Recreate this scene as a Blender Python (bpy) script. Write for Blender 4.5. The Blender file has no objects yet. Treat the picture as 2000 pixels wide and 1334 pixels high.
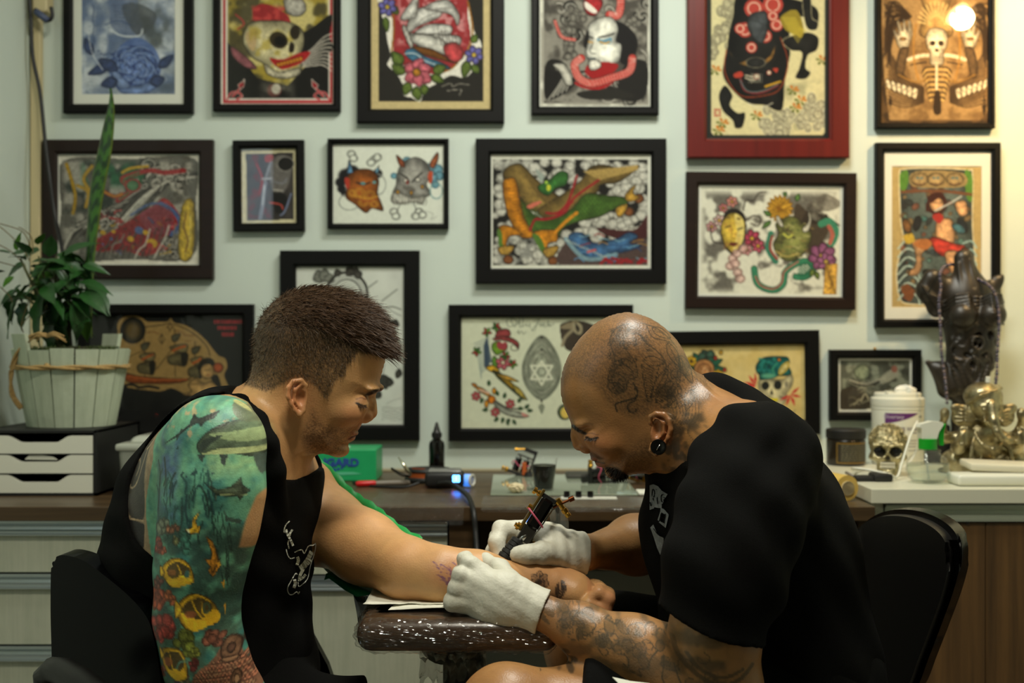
import bpy,bmesh,math,random
import numpy as np
from mathutils import Vector,Matrix,Euler
S=bpy.context.scene
COL=S.collection
PI=math.pi
random.seed(7)
RNG=np.random.default_rng(11)
# ------------------------------------------------------------------ camera, world, lights, exposure
FPX=2330.0  # focal length in pixels of the 2000 x 1334 frame
CAMZ=1.08
WALL=2.75  # distance of the picture wall
cam_d=bpy.data.cameras.new('camera');cam=bpy.data.objects.new('camera',cam_d);COL.objects.link(cam)
cam.location=(0,0,CAMZ);cam.rotation_euler=(PI/2,0,0)
cam_d.sensor_width=36.0;cam_d.lens=36.0*FPX/2000.0
cam_d.clip_start=0.05;cam_d.clip_end=60
cam_d.dof.use_dof=True;cam_d.dof.focus_distance=1.53;cam_d.dof.aperture_fstop=4.6
S.camera=cam
world=bpy.data.worlds.new('world');S.world=world;world.use_nodes=True
wb=world.node_tree.nodes['Background']
wb.inputs[0].default_value=(0.80,0.90,0.80,1);wb.inputs[1].default_value=0.01
def area(name,loc,target,sx,sy,power,col,spread=PI):
 d=bpy.data.lights.new(name,'AREA');d.shape='RECTANGLE';d.size=sx;d.size_y=sy
 d.energy=power;d.color=col;d.spread=spread
 o=bpy.data.objects.new(name,d);COL.objects.link(o);o.location=loc
 o.rotation_euler=(Vector(target)-Vector(loc)).to_track_quat('-Z','Y').to_euler()
 return o
# ceiling light in front of the people, a second one nearer the wall, weak cool daylight from the left
area('ceiling_light',(0.05,0.92,2.59),(0.10,1.45,0.95),0.5,0.22,24.0,(1.0,0.94,0.78))
area('wall_side_light',(0.32,1.86,2.38),(0.26,2.06,0.0),0.5,0.22,17.5,(0.97,0.98,0.88))
area('side_daylight',(-1.02,0.9,1.7),(-0.7,2.6,0.8),0.2,0.4,0.8,(0.62,0.82,1.0))
S.view_settings.view_transform='Standard'
S.view_settings.look='None'
S.view_settings.exposure=0.0
S.view_settings.gamma=1.0
S.view_settings.use_curve_mapping=False
# ------------------------------------------------------------------ helpers
def P(px,py,Y):
 return Vector(((px-1000.0)*Y/FPX,Y,CAMZ-(py-667.0)*Y/FPX))
def lin(c):
 c=np.asarray(c,float)
 if c.max()>1.001:c=c/255.0
 return np.where(c<=0.04045,c/12.92,((c+0.055)/1.055)**2.4)
MATS={}
def mat(name,col=(128,128,128),rough=0.5,metal=0.0,spec=0.5,attr=False,noise=None,bump=None,coat=0.0,emit=None,sss=0.0,wave=None):
 """principled material; noise=(scale, amount) mottles the colour, bump=(scale, strength), wave=(axis, scale, colour2)"""
 if name in MATS:return MATS[name]
 m=bpy.data.materials.new(name);m.use_nodes=True;MATS[name]=m
 nt=m.node_tree;N=nt.nodes;L=nt.links
 b=N['Principled BSDF']
 c=tuple(lin(col))+(1,)
 b.inputs['Base Color'].default_value=c
 b.inputs['Roughness'].default_value=rough;b.inputs['Metallic'].default_value=metal
 b.inputs['Specular IOR Level'].default_value=spec
 b.inputs['Coat Weight'].default_value=coat
 if sss:
  b.inputs['Subsurface Weight'].default_value=sss
  b.inputs['Subsurface Radius'].default_value=(1.0,0.4,0.2);b.inputs['Subsurface Scale'].default_value=0.004
 src=None
 tc=N.new('ShaderNodeTexCoord')
 if attr:
  a=N.new('ShaderNodeAttribute');a.attribute_name='Col';src=a.outputs['Color']
 if wave:
  axis,sc,c2=wave
  mp=N.new('ShaderNodeMapping');L.new(tc.outputs['Object'],mp.inputs[0])
  s3=[sc,sc,sc];s3[axis]=sc*0.04
  mp.inputs['Scale'].default_value=s3
  n=N.new('ShaderNodeTexNoise');n.inputs['Scale'].default_value=1.0;n.inputs['Detail'].default_value=6;n.inputs['Roughness'].default_value=0.65
  L.new(mp.outputs[0],n.inputs['Vector'])
  r=N.new('ShaderNodeValToRGB');r.color_ramp.elements[0].position=0.3;r.color_ramp.elements[1].position=0.72
  r.color_ramp.elements[0].color=tuple(lin(c2))+(1,);r.color_ramp.elements[1].color=c
  L.new(n.outputs['Fac'],r.inputs[0]);src=r.outputs[0]
 if noise:
  n=N.new('ShaderNodeTexNoise');n.inputs['Scale'].default_value=noise[0];n.inputs['Detail'].default_value=5
  L.new(tc.outputs['Object'],n.inputs['Vector'])
  mr=N.new('ShaderNodeMapRange');mr.inputs[1].default_value=0.3;mr.inputs[2].default_value=0.7
  mr.inputs[3].default_value=1-noise[1];mr.inputs[4].default_value=1+noise[1]
  L.new(n.outputs['Fac'],mr.inputs[0])
  mx=N.new('ShaderNodeMix');mx.data_type='RGBA';mx.blend_type='MULTIPLY';mx.inputs[0].default_value=1
  if src:L.new(src,mx.inputs[6])
  else:mx.inputs[6].default_value=c
  L.new(mr.outputs[0],mx.inputs[7]);src=mx.outputs[2]
 if src:L.new(src,b.inputs['Base Color'])
 if bump:
  n=N.new('ShaderNodeTexNoise');n.inputs['Scale'].default_value=bump[0];n.inputs['Detail'].default_value=4
  L.new(tc.outputs['Object'],n.inputs['Vector'])
  bp=N.new('ShaderNodeBump');bp.inputs['Strength'].default_value=bump[1];bp.inputs['Distance'].default_value=0.004
  L.new(n.outputs['Fac'],bp.inputs['Height']);L.new(bp.outputs[0],b.inputs['Normal'])
 if emit:
  b.inputs['Emission Color'].default_value=tuple(lin(emit[0]))+(1,);b.inputs['Emission Strength'].default_value=emit[1]
 return m
def pane_mat(name,tint=(255,255,255),rough=0.02,ior=1.45,haze=0.0,hazecol=(220,225,220),bump=None,bdist=.006):
 """thin clear sheet: fresnel mix of transparent and glossy, optional milky haze"""
 if name in MATS:return MATS[name]
 m=bpy.data.materials.new(name);m.use_nodes=True;MATS[name]=m
 nt=m.node_tree;N=nt.nodes;L=nt.links;N.remove(N['Principled BSDF'])
 t=N.new('ShaderNodeBsdfTransparent');t.inputs[0].default_value=tuple(lin(tint))+(1,)
 g=N.new('ShaderNodeBsdfGlossy');g.inputs['Roughness'].default_value=rough
 fr=N.new('ShaderNodeFresnel');ge=N.new('ShaderNodeNewGeometry');mr=N.new('ShaderNodeMapRange')  # same reflectance from both sides of the sheet
 mr.inputs[3].default_value=ior;mr.inputs[4].default_value=1/ior;L.new(ge.outputs['Backfacing'],mr.inputs[0]);L.new(mr.outputs[0],fr.inputs[0])
 mx=N.new('ShaderNodeMixShader');L.new(fr.outputs[0],mx.inputs[0]);L.new(g.outputs[0],mx.inputs[2])
 first=t.outputs[0]
 if haze:
  d=N.new('ShaderNodeBsdfDiffuse');d.inputs[0].default_value=tuple(lin(hazecol))+(1,)
  h=N.new('ShaderNodeMixShader');h.inputs[0].default_value=haze
  L.new(t.outputs[0],h.inputs[1]);L.new(d.outputs[0],h.inputs[2]);first=h.outputs[0]
 L.new(first,mx.inputs[1])
 if bump:
  tc=N.new('ShaderNodeTexCoord');n=N.new('ShaderNodeTexNoise');n.inputs['Scale'].default_value=bump[0];n.inputs['Detail'].default_value=5
  L.new(tc.outputs['Object'],n.inputs['Vector'])
  bp=N.new('ShaderNodeBump');bp.inputs['Strength'].default_value=bump[1];bp.inputs['Distance'].default_value=bdist
  L.new(n.outputs['Fac'],bp.inputs['Height']);L.new(bp.outputs[0],g.inputs['Normal']);L.new(bp.outputs[0],fr.inputs['Normal'])
 L.new(mx.outputs[0],N['Material Output'].inputs[0])
 return m
def link(name,me,m=None,parent=None,smooth=False):
 o=bpy.data.objects.new(name,me);COL.objects.link(o)
 if m is not None and not me.materials:me.materials.append(m)
 if smooth:me.shade_smooth()
 if parent is not None:o.parent=parent
 return o
def tag(o,label=None,cat=None,group=None,kind=None):
 if label:o['label']=label
 if cat:o['category']=cat
 if group:o['group']=group
 if kind:o['kind']=kind
 return o
def empty(name,loc,label,cat,group=None,rot=None):
 o=bpy.data.objects.new(name,None);COL.objects.link(o);o.location=loc
 o.empty_display_size=0.05
 if rot:o.rotation_euler=rot
 return tag(o,label,cat,group)
class MB:
 """collects simple solids, builds ONE mesh object; coordinates are world, the parent's location is taken off"""
 def __init__(s):s.bm=bmesh.new()
 def box(s,lo,hi,bevel=0.0,seg=2,rot=None,pivot=None,top=None):
  lo=Vector(lo);hi=Vector(hi);c=(lo+hi)/2;d=hi-lo
  r=bmesh.ops.create_cube(s.bm,size=1.0);vs=r['verts']
  for v in vs:
   v.co=Vector((v.co.x*d.x,v.co.y*d.y,v.co.z*d.z))
   if top and v.co.z>0:v.co.x*=top[0];v.co.y*=top[1]
  if bevel:
   es=list({e for v in vs for e in v.link_edges})
   rb=bmesh.ops.bevel(s.bm,geom=es,offset=bevel,segments=seg,affect='EDGES',profile=0.5)
   vs=list({v for f in rb['faces']for v in f.verts}|{v for v in vs if v.is_valid})
  M=Matrix.Identity(4)
  if rot:
   M=Euler(rot).to_matrix().to_4x4()
  pv=Vector(pivot)if pivot else c
  for v in vs:
   v.co=v.co+c
   if rot:v.co=pv+M.to_3x3()@(v.co-pv)
  return s
 def tube(s,pts,r,n=8,cap=True,closed=False):
  pts=[Vector(p)for p in pts];k=len(pts)
  rs=r if isinstance(r,(list,tuple))else[r]*k
  rings=[];up=None
  for i,p in enumerate(pts):
   a=pts[(i-1)%k]if(closed or i>0)else p;b=pts[(i+1)%k]if(closed or i<k-1)else p
   t=(b-a).normalized()
   if up is None:
    up=Vector((0,0,1))if abs(t.z)<0.9 else Vector((1,0,0))
   u=(up-t*up.dot(t)).normalized();w=t.cross(u);up=u
   rings.append([s.bm.verts.new(p+(u*math.cos(q)+w*math.sin(q))*rs[i])for q in[2*PI*j/n for j in range(n)]])
  for i in range(k if closed else k-1):
   A=rings[i];B=rings[(i+1)%k]
   for j in range(n):s.bm.faces.new((A[j],A[(j+1)%n],B[(j+1)%n],B[j]))
  if cap and not closed:
   s.bm.faces.new(rings[0][::-1]);s.bm.faces.new(rings[-1])
  return s
 def lathe(s,prof,base=(0,0,0),axis=(0,0,1),n=24,sx=1.0,sy=1.0):
  """prof = [(radius, height)...]"""
  q=Vector((0,0,1)).rotation_difference(Vector(axis).normalized());base=Vector(base);rings=[]
  for r,h in prof:
   if r<1e-6:rings.append([s.bm.verts.new(base+q@Vector((0,0,h)))])
   else:rings.append([s.bm.verts.new(base+q@Vector((r*sx*math.cos(2*PI*j/n),r*sy*math.sin(2*PI*j/n),h)))for j in range(n)])
  for A,B in zip(rings,rings[1:]):
   if len(A)==1 and len(B)==1:continue
   for j in range(n):
    k=(j+1)%n
    if len(A)==1:s.bm.faces.new((A[0],B[k],B[j]))
    elif len(B)==1:s.bm.faces.new((A[j],A[k],B[0]))
    else:s.bm.faces.new((A[j],A[k],B[k],B[j]))
  if len(rings[0])>1:s.bm.faces.new(rings[0][::-1])
  if len(rings[-1])>1:s.bm.faces.new(rings[-1])
  return s
 def prism(s,pts,vec,bevel=0):
  """closed polygon (3D points) extruded along vec"""
  vec=Vector(vec);A=[s.bm.verts.new(Vector(p))for p in pts];B=[s.bm.verts.new(Vector(p)+vec)for p in pts]
  n=len(A);s.bm.faces.new(A);s.bm.faces.new(B[::-1])
  es=[]
  for i in range(n):s.bm.faces.new((A[i],B[i],B[(i+1)%n],A[(i+1)%n]))
  return s
 def sphere(s,c,r,n=12,scale=(1,1,1),rot=None):
  q=bmesh.ops.create_uvsphere(s.bm,u_segments=n,v_segments=max(6,n//2+2),radius=1)
  R=Euler(rot).to_matrix()if rot else Matrix.Identity(3)
  for v in q['verts']:v.co=Vector(c)+R@Vector((v.co.x*r*scale[0],v.co.y*r*scale[1],v.co.z*r*scale[2]))
  return s
 def sheet(s,rows,thick=0.0):
  """grid of points (list of rows)"""
  V=[[s.bm.verts.new(Vector(p))for p in r]for r in rows]
  fs=[s.bm.faces.new((V[i][j],V[i][j+1],V[i+1][j+1],V[i+1][j]))for i in range(len(V)-1)for j in range(len(V[0])-1)]
  if thick:
   bmesh.ops.recalc_face_normals(s.bm,faces=fs)
   bmesh.ops.solidify(s.bm,geom=fs,thickness=thick)
  return s
 def build(s,name,m,parent=None,smooth=False,angle=None):
  bmesh.ops.recalc_face_normals(s.bm,faces=s.bm.faces[:])
  me=bpy.data.meshes.new(name)
  if parent is not None:
   off=Vector((0,0,0));q=parent
   Mw=Matrix.Identity(4)
   chain=[]
   while q is not None:chain.append(q);q=q.parent
   for q in reversed(chain):Mw=Mw@q.matrix_basis
   Mi=Mw.inverted()
   for v in s.bm.verts:v.co=Mi@v.co
  s.bm.to_mesh(me);s.bm.free()
  o=link(name,me,m,parent)
  if smooth:
   me.shade_smooth()
   if angle:me.set_sharp_from_angle(angle=math.radians(angle))
  return o
def dup(o,parent=None):
 c=o.copy();COL.objects.link(c);c.parent=parent
 for ch in list(o.children):dup(ch,c)
 return c
def spline(pts,n=8,closed=False):
 """Catmull-Rom through points (any dimension)"""
 p=np.asarray([list(q)for q in pts],float);k=len(p);out=[]
 rng=range(k)if closed else range(k-1)
 for i in rng:
  if closed:a,b,c,d=p[(i-1)%k],p[i],p[(i+1)%k],p[(i+2)%k]
  else:a,b,c,d=p[max(i-1,0)],p[i],p[i+1],p[min(i+2,k-1)]
  t=np.linspace(0,1,n,endpoint=False)[:,None]
  out.append(0.5*((2*b)+(-a+c)*t+(2*a-5*b+4*c-d)*t**2+(-a+3*b-3*c+d)*t**3))
 if not closed:out.append(p[-1:])
 return np.vstack(out)
def textobj(name,s,size,loc,rot,m,parent=None,extrude=0.0003,align='CENTER',sx=1.0,shear=0.0,bold=0.0):
 cu=bpy.data.curves.new(name,'FONT');cu.body=s;cu.size=size;cu.extrude=extrude;cu.align_x=align;cu.align_y='CENTER'
 cu.shear=shear;cu.offset=bold;cu.resolution_u=3
 tmp=bpy.data.objects.new(name,cu);COL.objects.link(tmp)
 dg=bpy.context.evaluated_depsgraph_get();me=bpy.data.meshes.new_from_object(tmp.evaluated_get(dg))
 bpy.data.objects.remove(tmp);bpy.data.curves.remove(cu)
 M=Matrix.Translation(Vector(loc))@Euler(rot).to_matrix().to_4x4()@Matrix.Diagonal((sx,1,1,1))
 if parent is not None:
  Mw=Matrix.Identity(4);chain=[];q=parent
  while q is not None:chain.append(q);q=q.parent
  for q in reversed(chain):Mw=Mw@q.matrix_basis
  M=Mw.inverted()@M
 me.transform(M);me.materials.clear()
 return link(name,me,m,parent)
# ------------------------------------------------------------------ 2D painting on arrays (prints, tattoos)
def vnoise(h,w,scale,seed=0,octaves=3):
 r=np.random.default_rng(seed);out=np.zeros((h,w));amp=1.0;tot=0
 for o in range(octaves):
  gh=max(2,int(h/scale)+3);gw=max(2,int(w/scale)+3);g=r.random((gh,gw))
  y=np.linspace(0,gh-1.001,h);x=np.linspace(0,gw-1.001,w)
  yi=y.astype(int);xi=x.astype(int);fy=(y-yi)[:,None];fx=(x-xi)[None]
  fy=fy*fy*(3-2*fy);fx=fx*fx*(3-2*fx)
  a=g[yi][:,xi];b=g[yi][:,xi+1];c=g[yi+1][:,xi];d=g[yi+1][:,xi+1]
  out+=amp*((a*(1-fx)+b*fx)*(1-fy)+(c*(1-fx)+d*fx)*fy);tot+=amp;amp*=0.5;scale=max(2,scale/2)
 return out/tot
def inpoly(X,Y,p):
 ins=np.zeros(X.shape,bool);n=len(p)
 for i in range(n):
  x1,y1=p[i];x2,y2=p[(i+1)%n]
  if y1==y2:continue
  c=(y1>Y)!=(y2>Y)
  ins^=c&(X<(x2-x1)*(Y-y1)/(y2-y1)+x1)
 return ins
def segdist(X,Y,p,closed=False):
 d=np.full(X.shape,1e9);n=len(p)
 for i in range(n if closed else n-1):
  x1,y1=p[i];x2,y2=p[(i+1)%n];dx,dy=x2-x1,y2-y1;l2=dx*dx+dy*dy+1e-12
  t=np.clip(((X-x1)*dx+(Y-y1)*dy)/l2,0,1)
  d=np.minimum(d,(X-x1-t*dx)**2+(Y-y1-t*dy)**2)
 return np.sqrt(d)
class Cv:
 """canvas over a rectangle given in pixels of the photograph's frame (only a convenient unit for the print's own layout)"""
 def __init__(s,x0,y0,x1,y1,bg,step=0.9):
  s.x0,s.y0,s.x1,s.y1,s.st=x0,y0,x1,y1,step
  s.w=int((x1-x0)/step);s.h=int((y1-y0)/step)
  s.a=np.ones((s.h,s.w,3))*(np.asarray(bg,float)/255)
  s.X=(x0+(np.arange(s.w)+.5)*step)[None,:].repeat(s.h,0);s.Y=(y0+(np.arange(s.h)+.5)*step)[:,None].repeat(s.w,1)
 def win(s,xa,ya,xb,yb):
  i0=max(0,int((ya-s.y0)/s.st)-1);i1=min(s.h,int((yb-s.y0)/s.st)+2)
  j0=max(0,int((xa-s.x0)/s.st)-1);j1=min(s.w,int((xb-s.x0)/s.st)+2)
  return(slice(i0,max(i0,i1)),slice(j0,max(j0,j1)))
 def blend(s,w,m,col,op=1.0):
  m=(m*op)[...,None];s.a[w]=s.a[w]*(1-m)+np.asarray(col,float)/255*m
 def poly(s,pts,col,sm=True,op=1.0,line=None,lw=1.2,n=6,col2=None):
  p=spline(pts,n,True)if sm else np.asarray(pts,float)
  w=s.win(p[:,0].min(),p[:,1].min(),p[:,0].max(),p[:,1].max());X,Y=s.X[w],s.Y[w]
  if X.size==0:return
  m=inpoly(X,Y,p).astype(float);sz=min(np.ptp(p[:,0]),np.ptp(p[:,1]))
  if col is not None:
   if col2 is not None:
    t=(Y-p[:,1].min())/max(1e-6,np.ptp(p[:,1]));t=np.clip(t,0,1)[...,None]
    c=(np.asarray(col,float)*(1-t)+np.asarray(col2,float)*t)/255;mm=(m*op)[...,None]
    s.a[w]=s.a[w]*(1-mm)+c*mm
   else:s.blend(w,m,col,op)
   if line is not None and sz>5:s.shade(w,m,segdist(X,Y,p[::2],True),sz,int(p[0,0]*7+p[0,1]),op)
  if line is not None:s.line(np.vstack([p,p[:1]]),lw,line,sm=False)
 def shade(s,w,m,d,sz,seed,op=1.0):
  """flash-style whip shading: darker towards the outline, mottled inside"""
  n=vnoise(m.shape[0],m.shape[1],max(3,sz*.22/s.st),seed%9973,3)if min(m.shape)>3 else np.full(m.shape,.5)
  k=1.12-.52*np.exp(-d/(sz*.14+.6))+.55*(n-.5)-.30*np.clip(np.sin(n*34)-.72,0,1)
  s.a[w]=np.clip(s.a[w]*(1-m[...,None]*op*(1-k[...,None])),0,1)
 def ink(s,scale,n,op,seed=0,box=None,col=(30,28,24),paper=None,tol=.12):
  """wavering ink contours laid over the drawing, kept off the bare paper"""
  v=vnoise(s.h,s.w,scale/s.st,seed,2)*n;f=np.abs(v-np.floor(v)-.5);m=np.clip(1-f/.13,0,1)*op
  if box:m=m*((s.X>box[0])&(s.X<box[2])&(s.Y>box[1])&(s.Y<box[3]))
  if paper is not None:m=m*np.clip((np.abs(s.a-np.asarray(paper,float)/255).max(2)-tol)/.08,0,1)
  s.blend((slice(None),slice(None)),m,col)
 def border(s,x0,y0,x1,y1,col):
  m=((s.X<x0)|(s.X>x1)|(s.Y<y0)|(s.Y>y1)).astype(float);s.blend((slice(None),slice(None)),m,col)
 def line(s,pts,wd,col,sm=True,op=1.0,n=6,taper=False):
  p=spline(pts,n)if sm else np.asarray(pts,float);e=wd+1
  w=s.win(p[:,0].min()-e,p[:,1].min()-e,p[:,0].max()+e,p[:,1].max()+e);X,Y=s.X[w],s.Y[w]
  if X.size==0:return
  d=segdist(X,Y,p);s.blend(w,np.clip((wd/2-d)/(s.st*.9)+.5,0,1),col,op)
 def ell(s,cx,cy,rx,ry,col,rot=0,op=1.0,soft=0.0,line=None,lw=1.2,ring=None):
  e=max(rx,ry)*(1+soft)+2;w=s.win(cx-e,cy-e,cx+e,cy+e);X,Y=s.X[w]-cx,s.Y[w]-cy
  if X.size==0:return
  c,q=math.cos(rot),math.sin(rot);u=(X*c+Y*q)/rx;v=(-X*q+Y*c)/ry;r=np.sqrt(u*u+v*v)
  m=np.clip((1-r)/max(soft,s.st/max(rx,ry))+.5,0,1)
  if ring:m=np.clip(1-np.abs(r-1)/ring,0,1)
  if col is not None:
   s.blend(w,m,col,op)
   if line is not None and min(rx,ry)>4:s.shade(w,m,np.clip(1-r,0,1)*min(rx,ry),2*min(rx,ry),int(cx*7+cy),op)
  if line is not None:s.blend(w,np.clip((lw/2-np.abs(r-1)*min(rx,ry))/s.st+.5,0,1),line)
 def mottle(s,scale,amt,seed=0,mask=None):
  n=(vnoise(s.h,s.w,scale/s.st,seed)-.5)*2*amt
  s.a=np.clip(s.a*(1+n[...,None]),0,1)
 def fog(s,col,scale,lo,hi,op=1.0,seed=0,region=None):
  n=np.clip((vnoise(s.h,s.w,scale/s.st,seed)-lo)/(hi-lo),0,1)*op
  if region is not None:
   xa,ya,xb,yb,f=region
   n=n*np.clip(np.minimum(np.minimum(s.X-xa,xb-s.X),np.minimum(s.Y-ya,yb-s.Y))/f,0,1)
  s.a=s.a*(1-n[...,None])+np.asarray(col,float)/255*n[...,None]
 def flower(s,cx,cy,r,col,core,petals=6,line=(40,25,20),rot=0.3):
  for i in range(petals):
   a=rot+2*PI*i/petals
   s.ell(cx+math.cos(a)*r*.55,cy+math.sin(a)*r*.55,r*.5,r*.36,col,a,line=line,lw=1)
  s.ell(cx,cy,r*.26,r*.26,core,line=line,lw=1)
 def leaf(s,x,y,x2,y2,wd,col,line=(25,35,20),lw=1):
  dx,dy=x2-x,y2-y;l=math.hypot(dx,dy)+1e-6;nx,ny=-dy/l*wd,dx/l*wd
  s.poly([(x,y),(x+dx*.4+nx,y+dy*.4+ny),(x2,y2),(x+dx*.4-nx,y+dy*.4-ny)],col,line=line,lw=lw)
 def strokes(s,n,box,ln,ang,col,wd=1,seed=0,jit=.4,op=1.0,curve=0.2):
  r=random.Random(seed)
  for _ in range(n):
   x=r.uniform(box[0],box[2]);y=r.uniform(box[1],box[3]);a=ang+r.uniform(-jit,jit);l=ln*r.uniform(.5,1.2);b=a+r.uniform(-curve,curve)*3
   s.line([(x,y),(x+math.cos(a)*l*.5,y+math.sin(a)*l*.5),(x+math.cos(a)*l*.5+math.cos(b)*l*.5,y+math.sin(a)*l*.5+math.sin(b)*l*.5)],wd,col,op=op,n=4)
 def sample(s,px,py):
  j=np.clip(((px-s.x0)/s.st-.5),0,s.w-1.001);i=np.clip(((py-s.y0)/s.st-.5),0,s.h-1.001)
  ji=j.astype(int);ii=i.astype(int);fj=(j-ji)[...,None];fi=(i-ii)[...,None];a=s.a
  return(a[ii,ji]*(1-fj)+a[ii,ji+1]*fj)*(1-fi)+(a[ii+1,ji]*(1-fj)+a[ii+1,ji+1]*fj)*fi
def setcol(me,rgb):
 """per-vertex colours (display values 0..1)"""
 at=me.color_attributes.new('Col','FLOAT_COLOR','POINT')
 c=np.ones((len(me.vertices),4),np.float32);c[:,:3]=lin(np.clip(rgb,0,1)*.9999)
 at.data.foreach_set('color',c.ravel())
def mesh_from(name,V,Fq):
 me=bpy.data.meshes.new(name);V=np.ascontiguousarray(V,np.float32);Fq=np.ascontiguousarray(Fq,np.int32)
 me.vertices.add(len(V));me.vertices.foreach_set('co',V.ravel())
 k=Fq.shape[1];me.loops.add(Fq.size);me.loops.foreach_set('vertex_index',Fq.ravel())
 me.polygons.add(len(Fq));me.polygons.foreach_set('loop_start',np.arange(0,Fq.size,k,dtype=np.int32))
 me.update(calc_edges=True);me.validate();return me
# ------------------------------------------------------------------ implicit surfaces: smooth unions of tapered limbs, meshed by surface nets
def axis(*segs):
 """segs = (start, end, step)..., contiguous"""
 out=[]
 for a,b,st in segs:
  n=max(1,int(round((b-a)/st)));out.append(np.linspace(a,b,n,endpoint=False))
 out.append(np.array([segs[-1][1]]));return np.concatenate(out).astype(np.float32)
class Sdf:
 def __init__(s,xs,ys,zs):
  s.xs,s.ys,s.zs=xs,ys,zs;s.f=np.full((len(xs),len(ys),len(zs)),1.0,np.float32)
 def win(s,lo,hi,m):
  sl=[]
  for a,l,h in zip((s.xs,s.ys,s.zs),lo,hi):
   i0=int(np.searchsorted(a,l-m));i1=int(np.searchsorted(a,h+m));sl.append(slice(max(0,i0-1),min(len(a),i1+1)))
  return tuple(sl)
 def grid(s,w):return s.xs[w[0]][:,None,None],s.ys[w[1]][None,:,None],s.zs[w[2]][None,None,:]
 def merge(s,w,d,k,sub=False):
  a=s.f[w]
  if a.size==0:return
  if sub:
   b=-d
   if k<=0:s.f[w]=np.maximum(a,b);return
   h=np.clip(.5+.5*(b-a)/k,0,1)
   s.f[w]=a*(1-h)+b*h+k*h*(1-h);return
  if k<=0:s.f[w]=np.minimum(a,d);return
  h=np.clip(.5+.5*(a-d)/k,0,1)
  s.f[w]=a*(1-h)+d*h-k*h*(1-h)
 def cap(s,p,q,r0,r1,k=0.01,sub=False,flat=None):
  """tapered limb; flat=(direction, factor) squashes it along a direction"""
  p=np.array(p,float);q=np.array(q,float);R=max(r0,r1)*(1 if not flat else max(1,flat[1]));m=R+max(k,.004)*1.5+.012
  w=s.win(np.minimum(p,q),np.maximum(p,q),m);X,Y,Z=s.grid(w);v=q-p;l2=float(v@v)+1e-12
  dx,dy,dz=X-p[0],Y-p[1],Z-p[2]
  t=np.clip((dx*v[0]+dy*v[1]+dz*v[2])/l2,0,1)
  ex,ey,ez=dx-t*v[0],dy-t*v[1],dz-t*v[2]
  if flat:
   n=np.array(flat[0],float);n/=np.linalg.norm(n);f=flat[1]
   c=(ex*n[0]+ey*n[1]+ez*n[2])*(1/f-1)
   ex,ey,ez=ex+c*n[0],ey+c*n[1],ez+c*n[2]
  d=np.sqrt(ex*ex+ey*ey+ez*ez)-(r0+(r1-r0)*t)
  s.merge(w,d.astype(np.float32),k,sub);return s
 def chain(s,pts,rs,k=0.01,**kw):
  for a,b,r0,r1 in zip(pts,pts[1:],rs,rs[1:]):s.cap(a,b,r0,r1,k,**kw)
  return s
 def ell(s,c,r,k=0.01,rot=None,sub=False):
  c=np.array(c,float);r=np.array(r,float);R=r.max();m=R+max(k,.004)*1.5+.012
  w=s.win(c,c,m);X,Y,Z=s.grid(w);x,y,z=X-c[0],Y-c[1],Z-c[2]
  if rot:
   M=np.array(Euler(rot).to_matrix()).T
   x,y,z=M[0,0]*x+M[0,1]*y+M[0,2]*z,M[1,0]*x+M[1,1]*y+M[1,2]*z,M[2,0]*x+M[2,1]*y+M[2,2]*z
  k0=np.sqrt((x/r[0])**2+(y/r[1])**2+(z/r[2])**2);k1=np.sqrt((x/r[0]**2)**2+(y/r[1]**2)**2+(z/r[2]**2)**2)
  d=k0*(k0-1)/np.maximum(k1,1e-6)
  s.merge(w,d.astype(np.float32),k,sub);return s
 def prismY(s,pts,y0,y1,k=0.004,sub=True,round_=0.0):
  """polygon in (x, z) extruded from y0 to y1"""
  p=np.asarray(pts,float);lo=(p[:,0].min(),y0,p[:,1].min());hi=(p[:,0].max(),y1,p[:,1].max())
  w=s.win(lo,hi,.03);X,Y,Z=s.grid(w);X2,Z2=np.broadcast_arrays(X[:,0,:],Z[:,0,:])
  d2=segdist(X2,Z2,p,True);d2=np.where(inpoly(X2,Z2,p),-d2,d2)[:,None,:]
  dy=np.maximum(y0-Y,Y-y1);d=np.maximum(d2,dy)-round_
  s.merge(w,np.broadcast_to(d,s.f[w].shape).astype(np.float32),k,sub);return s
 def head(s,outline,Yc,ctrl,k=0.01,sig=0.035):
  """head from a profile outline (x, z): half width grows inwards from the outline; ctrl = (x, z, halfwidth, rounding)"""
  p=np.asarray(outline,float);m=.03
  w=s.win((p[:,0].min(),Yc-.09,p[:,1].min()),(p[:,0].max(),Yc+.09,p[:,1].max()),m)
  xs,zs=s.xs[w[0]],s.zs[w[2]];X,Z=np.meshgrid(xs,zs,indexing='ij')
  d=segdist(X,Z,p,True);ins=inpoly(X,Z,p)
  W=np.zeros_like(X);R=np.zeros_like(X);T=np.zeros_like(X)
  for cx,cz,hw,rr in ctrl:
   g=np.exp(-((X-cx)**2+(Z-cz)**2)/(2*sig*sig))+1e-9;W+=g*hw;R+=g*rr;T+=g
  W/=T;R/=T
  t=np.clip(d/R,0,1);wd=np.where(ins,W*np.sqrt(1-(1-t)**2),-d)
  gx,gz=np.gradient(wd,xs,zs);L=np.sqrt(1+np.minimum(gx**2+gz**2,9))
  Y=np.abs(s.ys[w[1]]-Yc)
  f=(Y[None,:,None]-wd[:,None,:])/L[:,None,:]
  s.merge(w,f.astype(np.float32),k);return s
 def cut(s,p,n):
  """keep only the side the normal points away from"""
  X,Y,Z=s.xs[:,None,None],s.ys[None,:,None],s.zs[None,None,:];n=Vector(n).normalized()
  s.f=np.maximum(s.f,((X-p[0])*n[0]+(Y-p[1])*n[1]+(Z-p[2])*n[2]).astype(np.float32))
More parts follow.
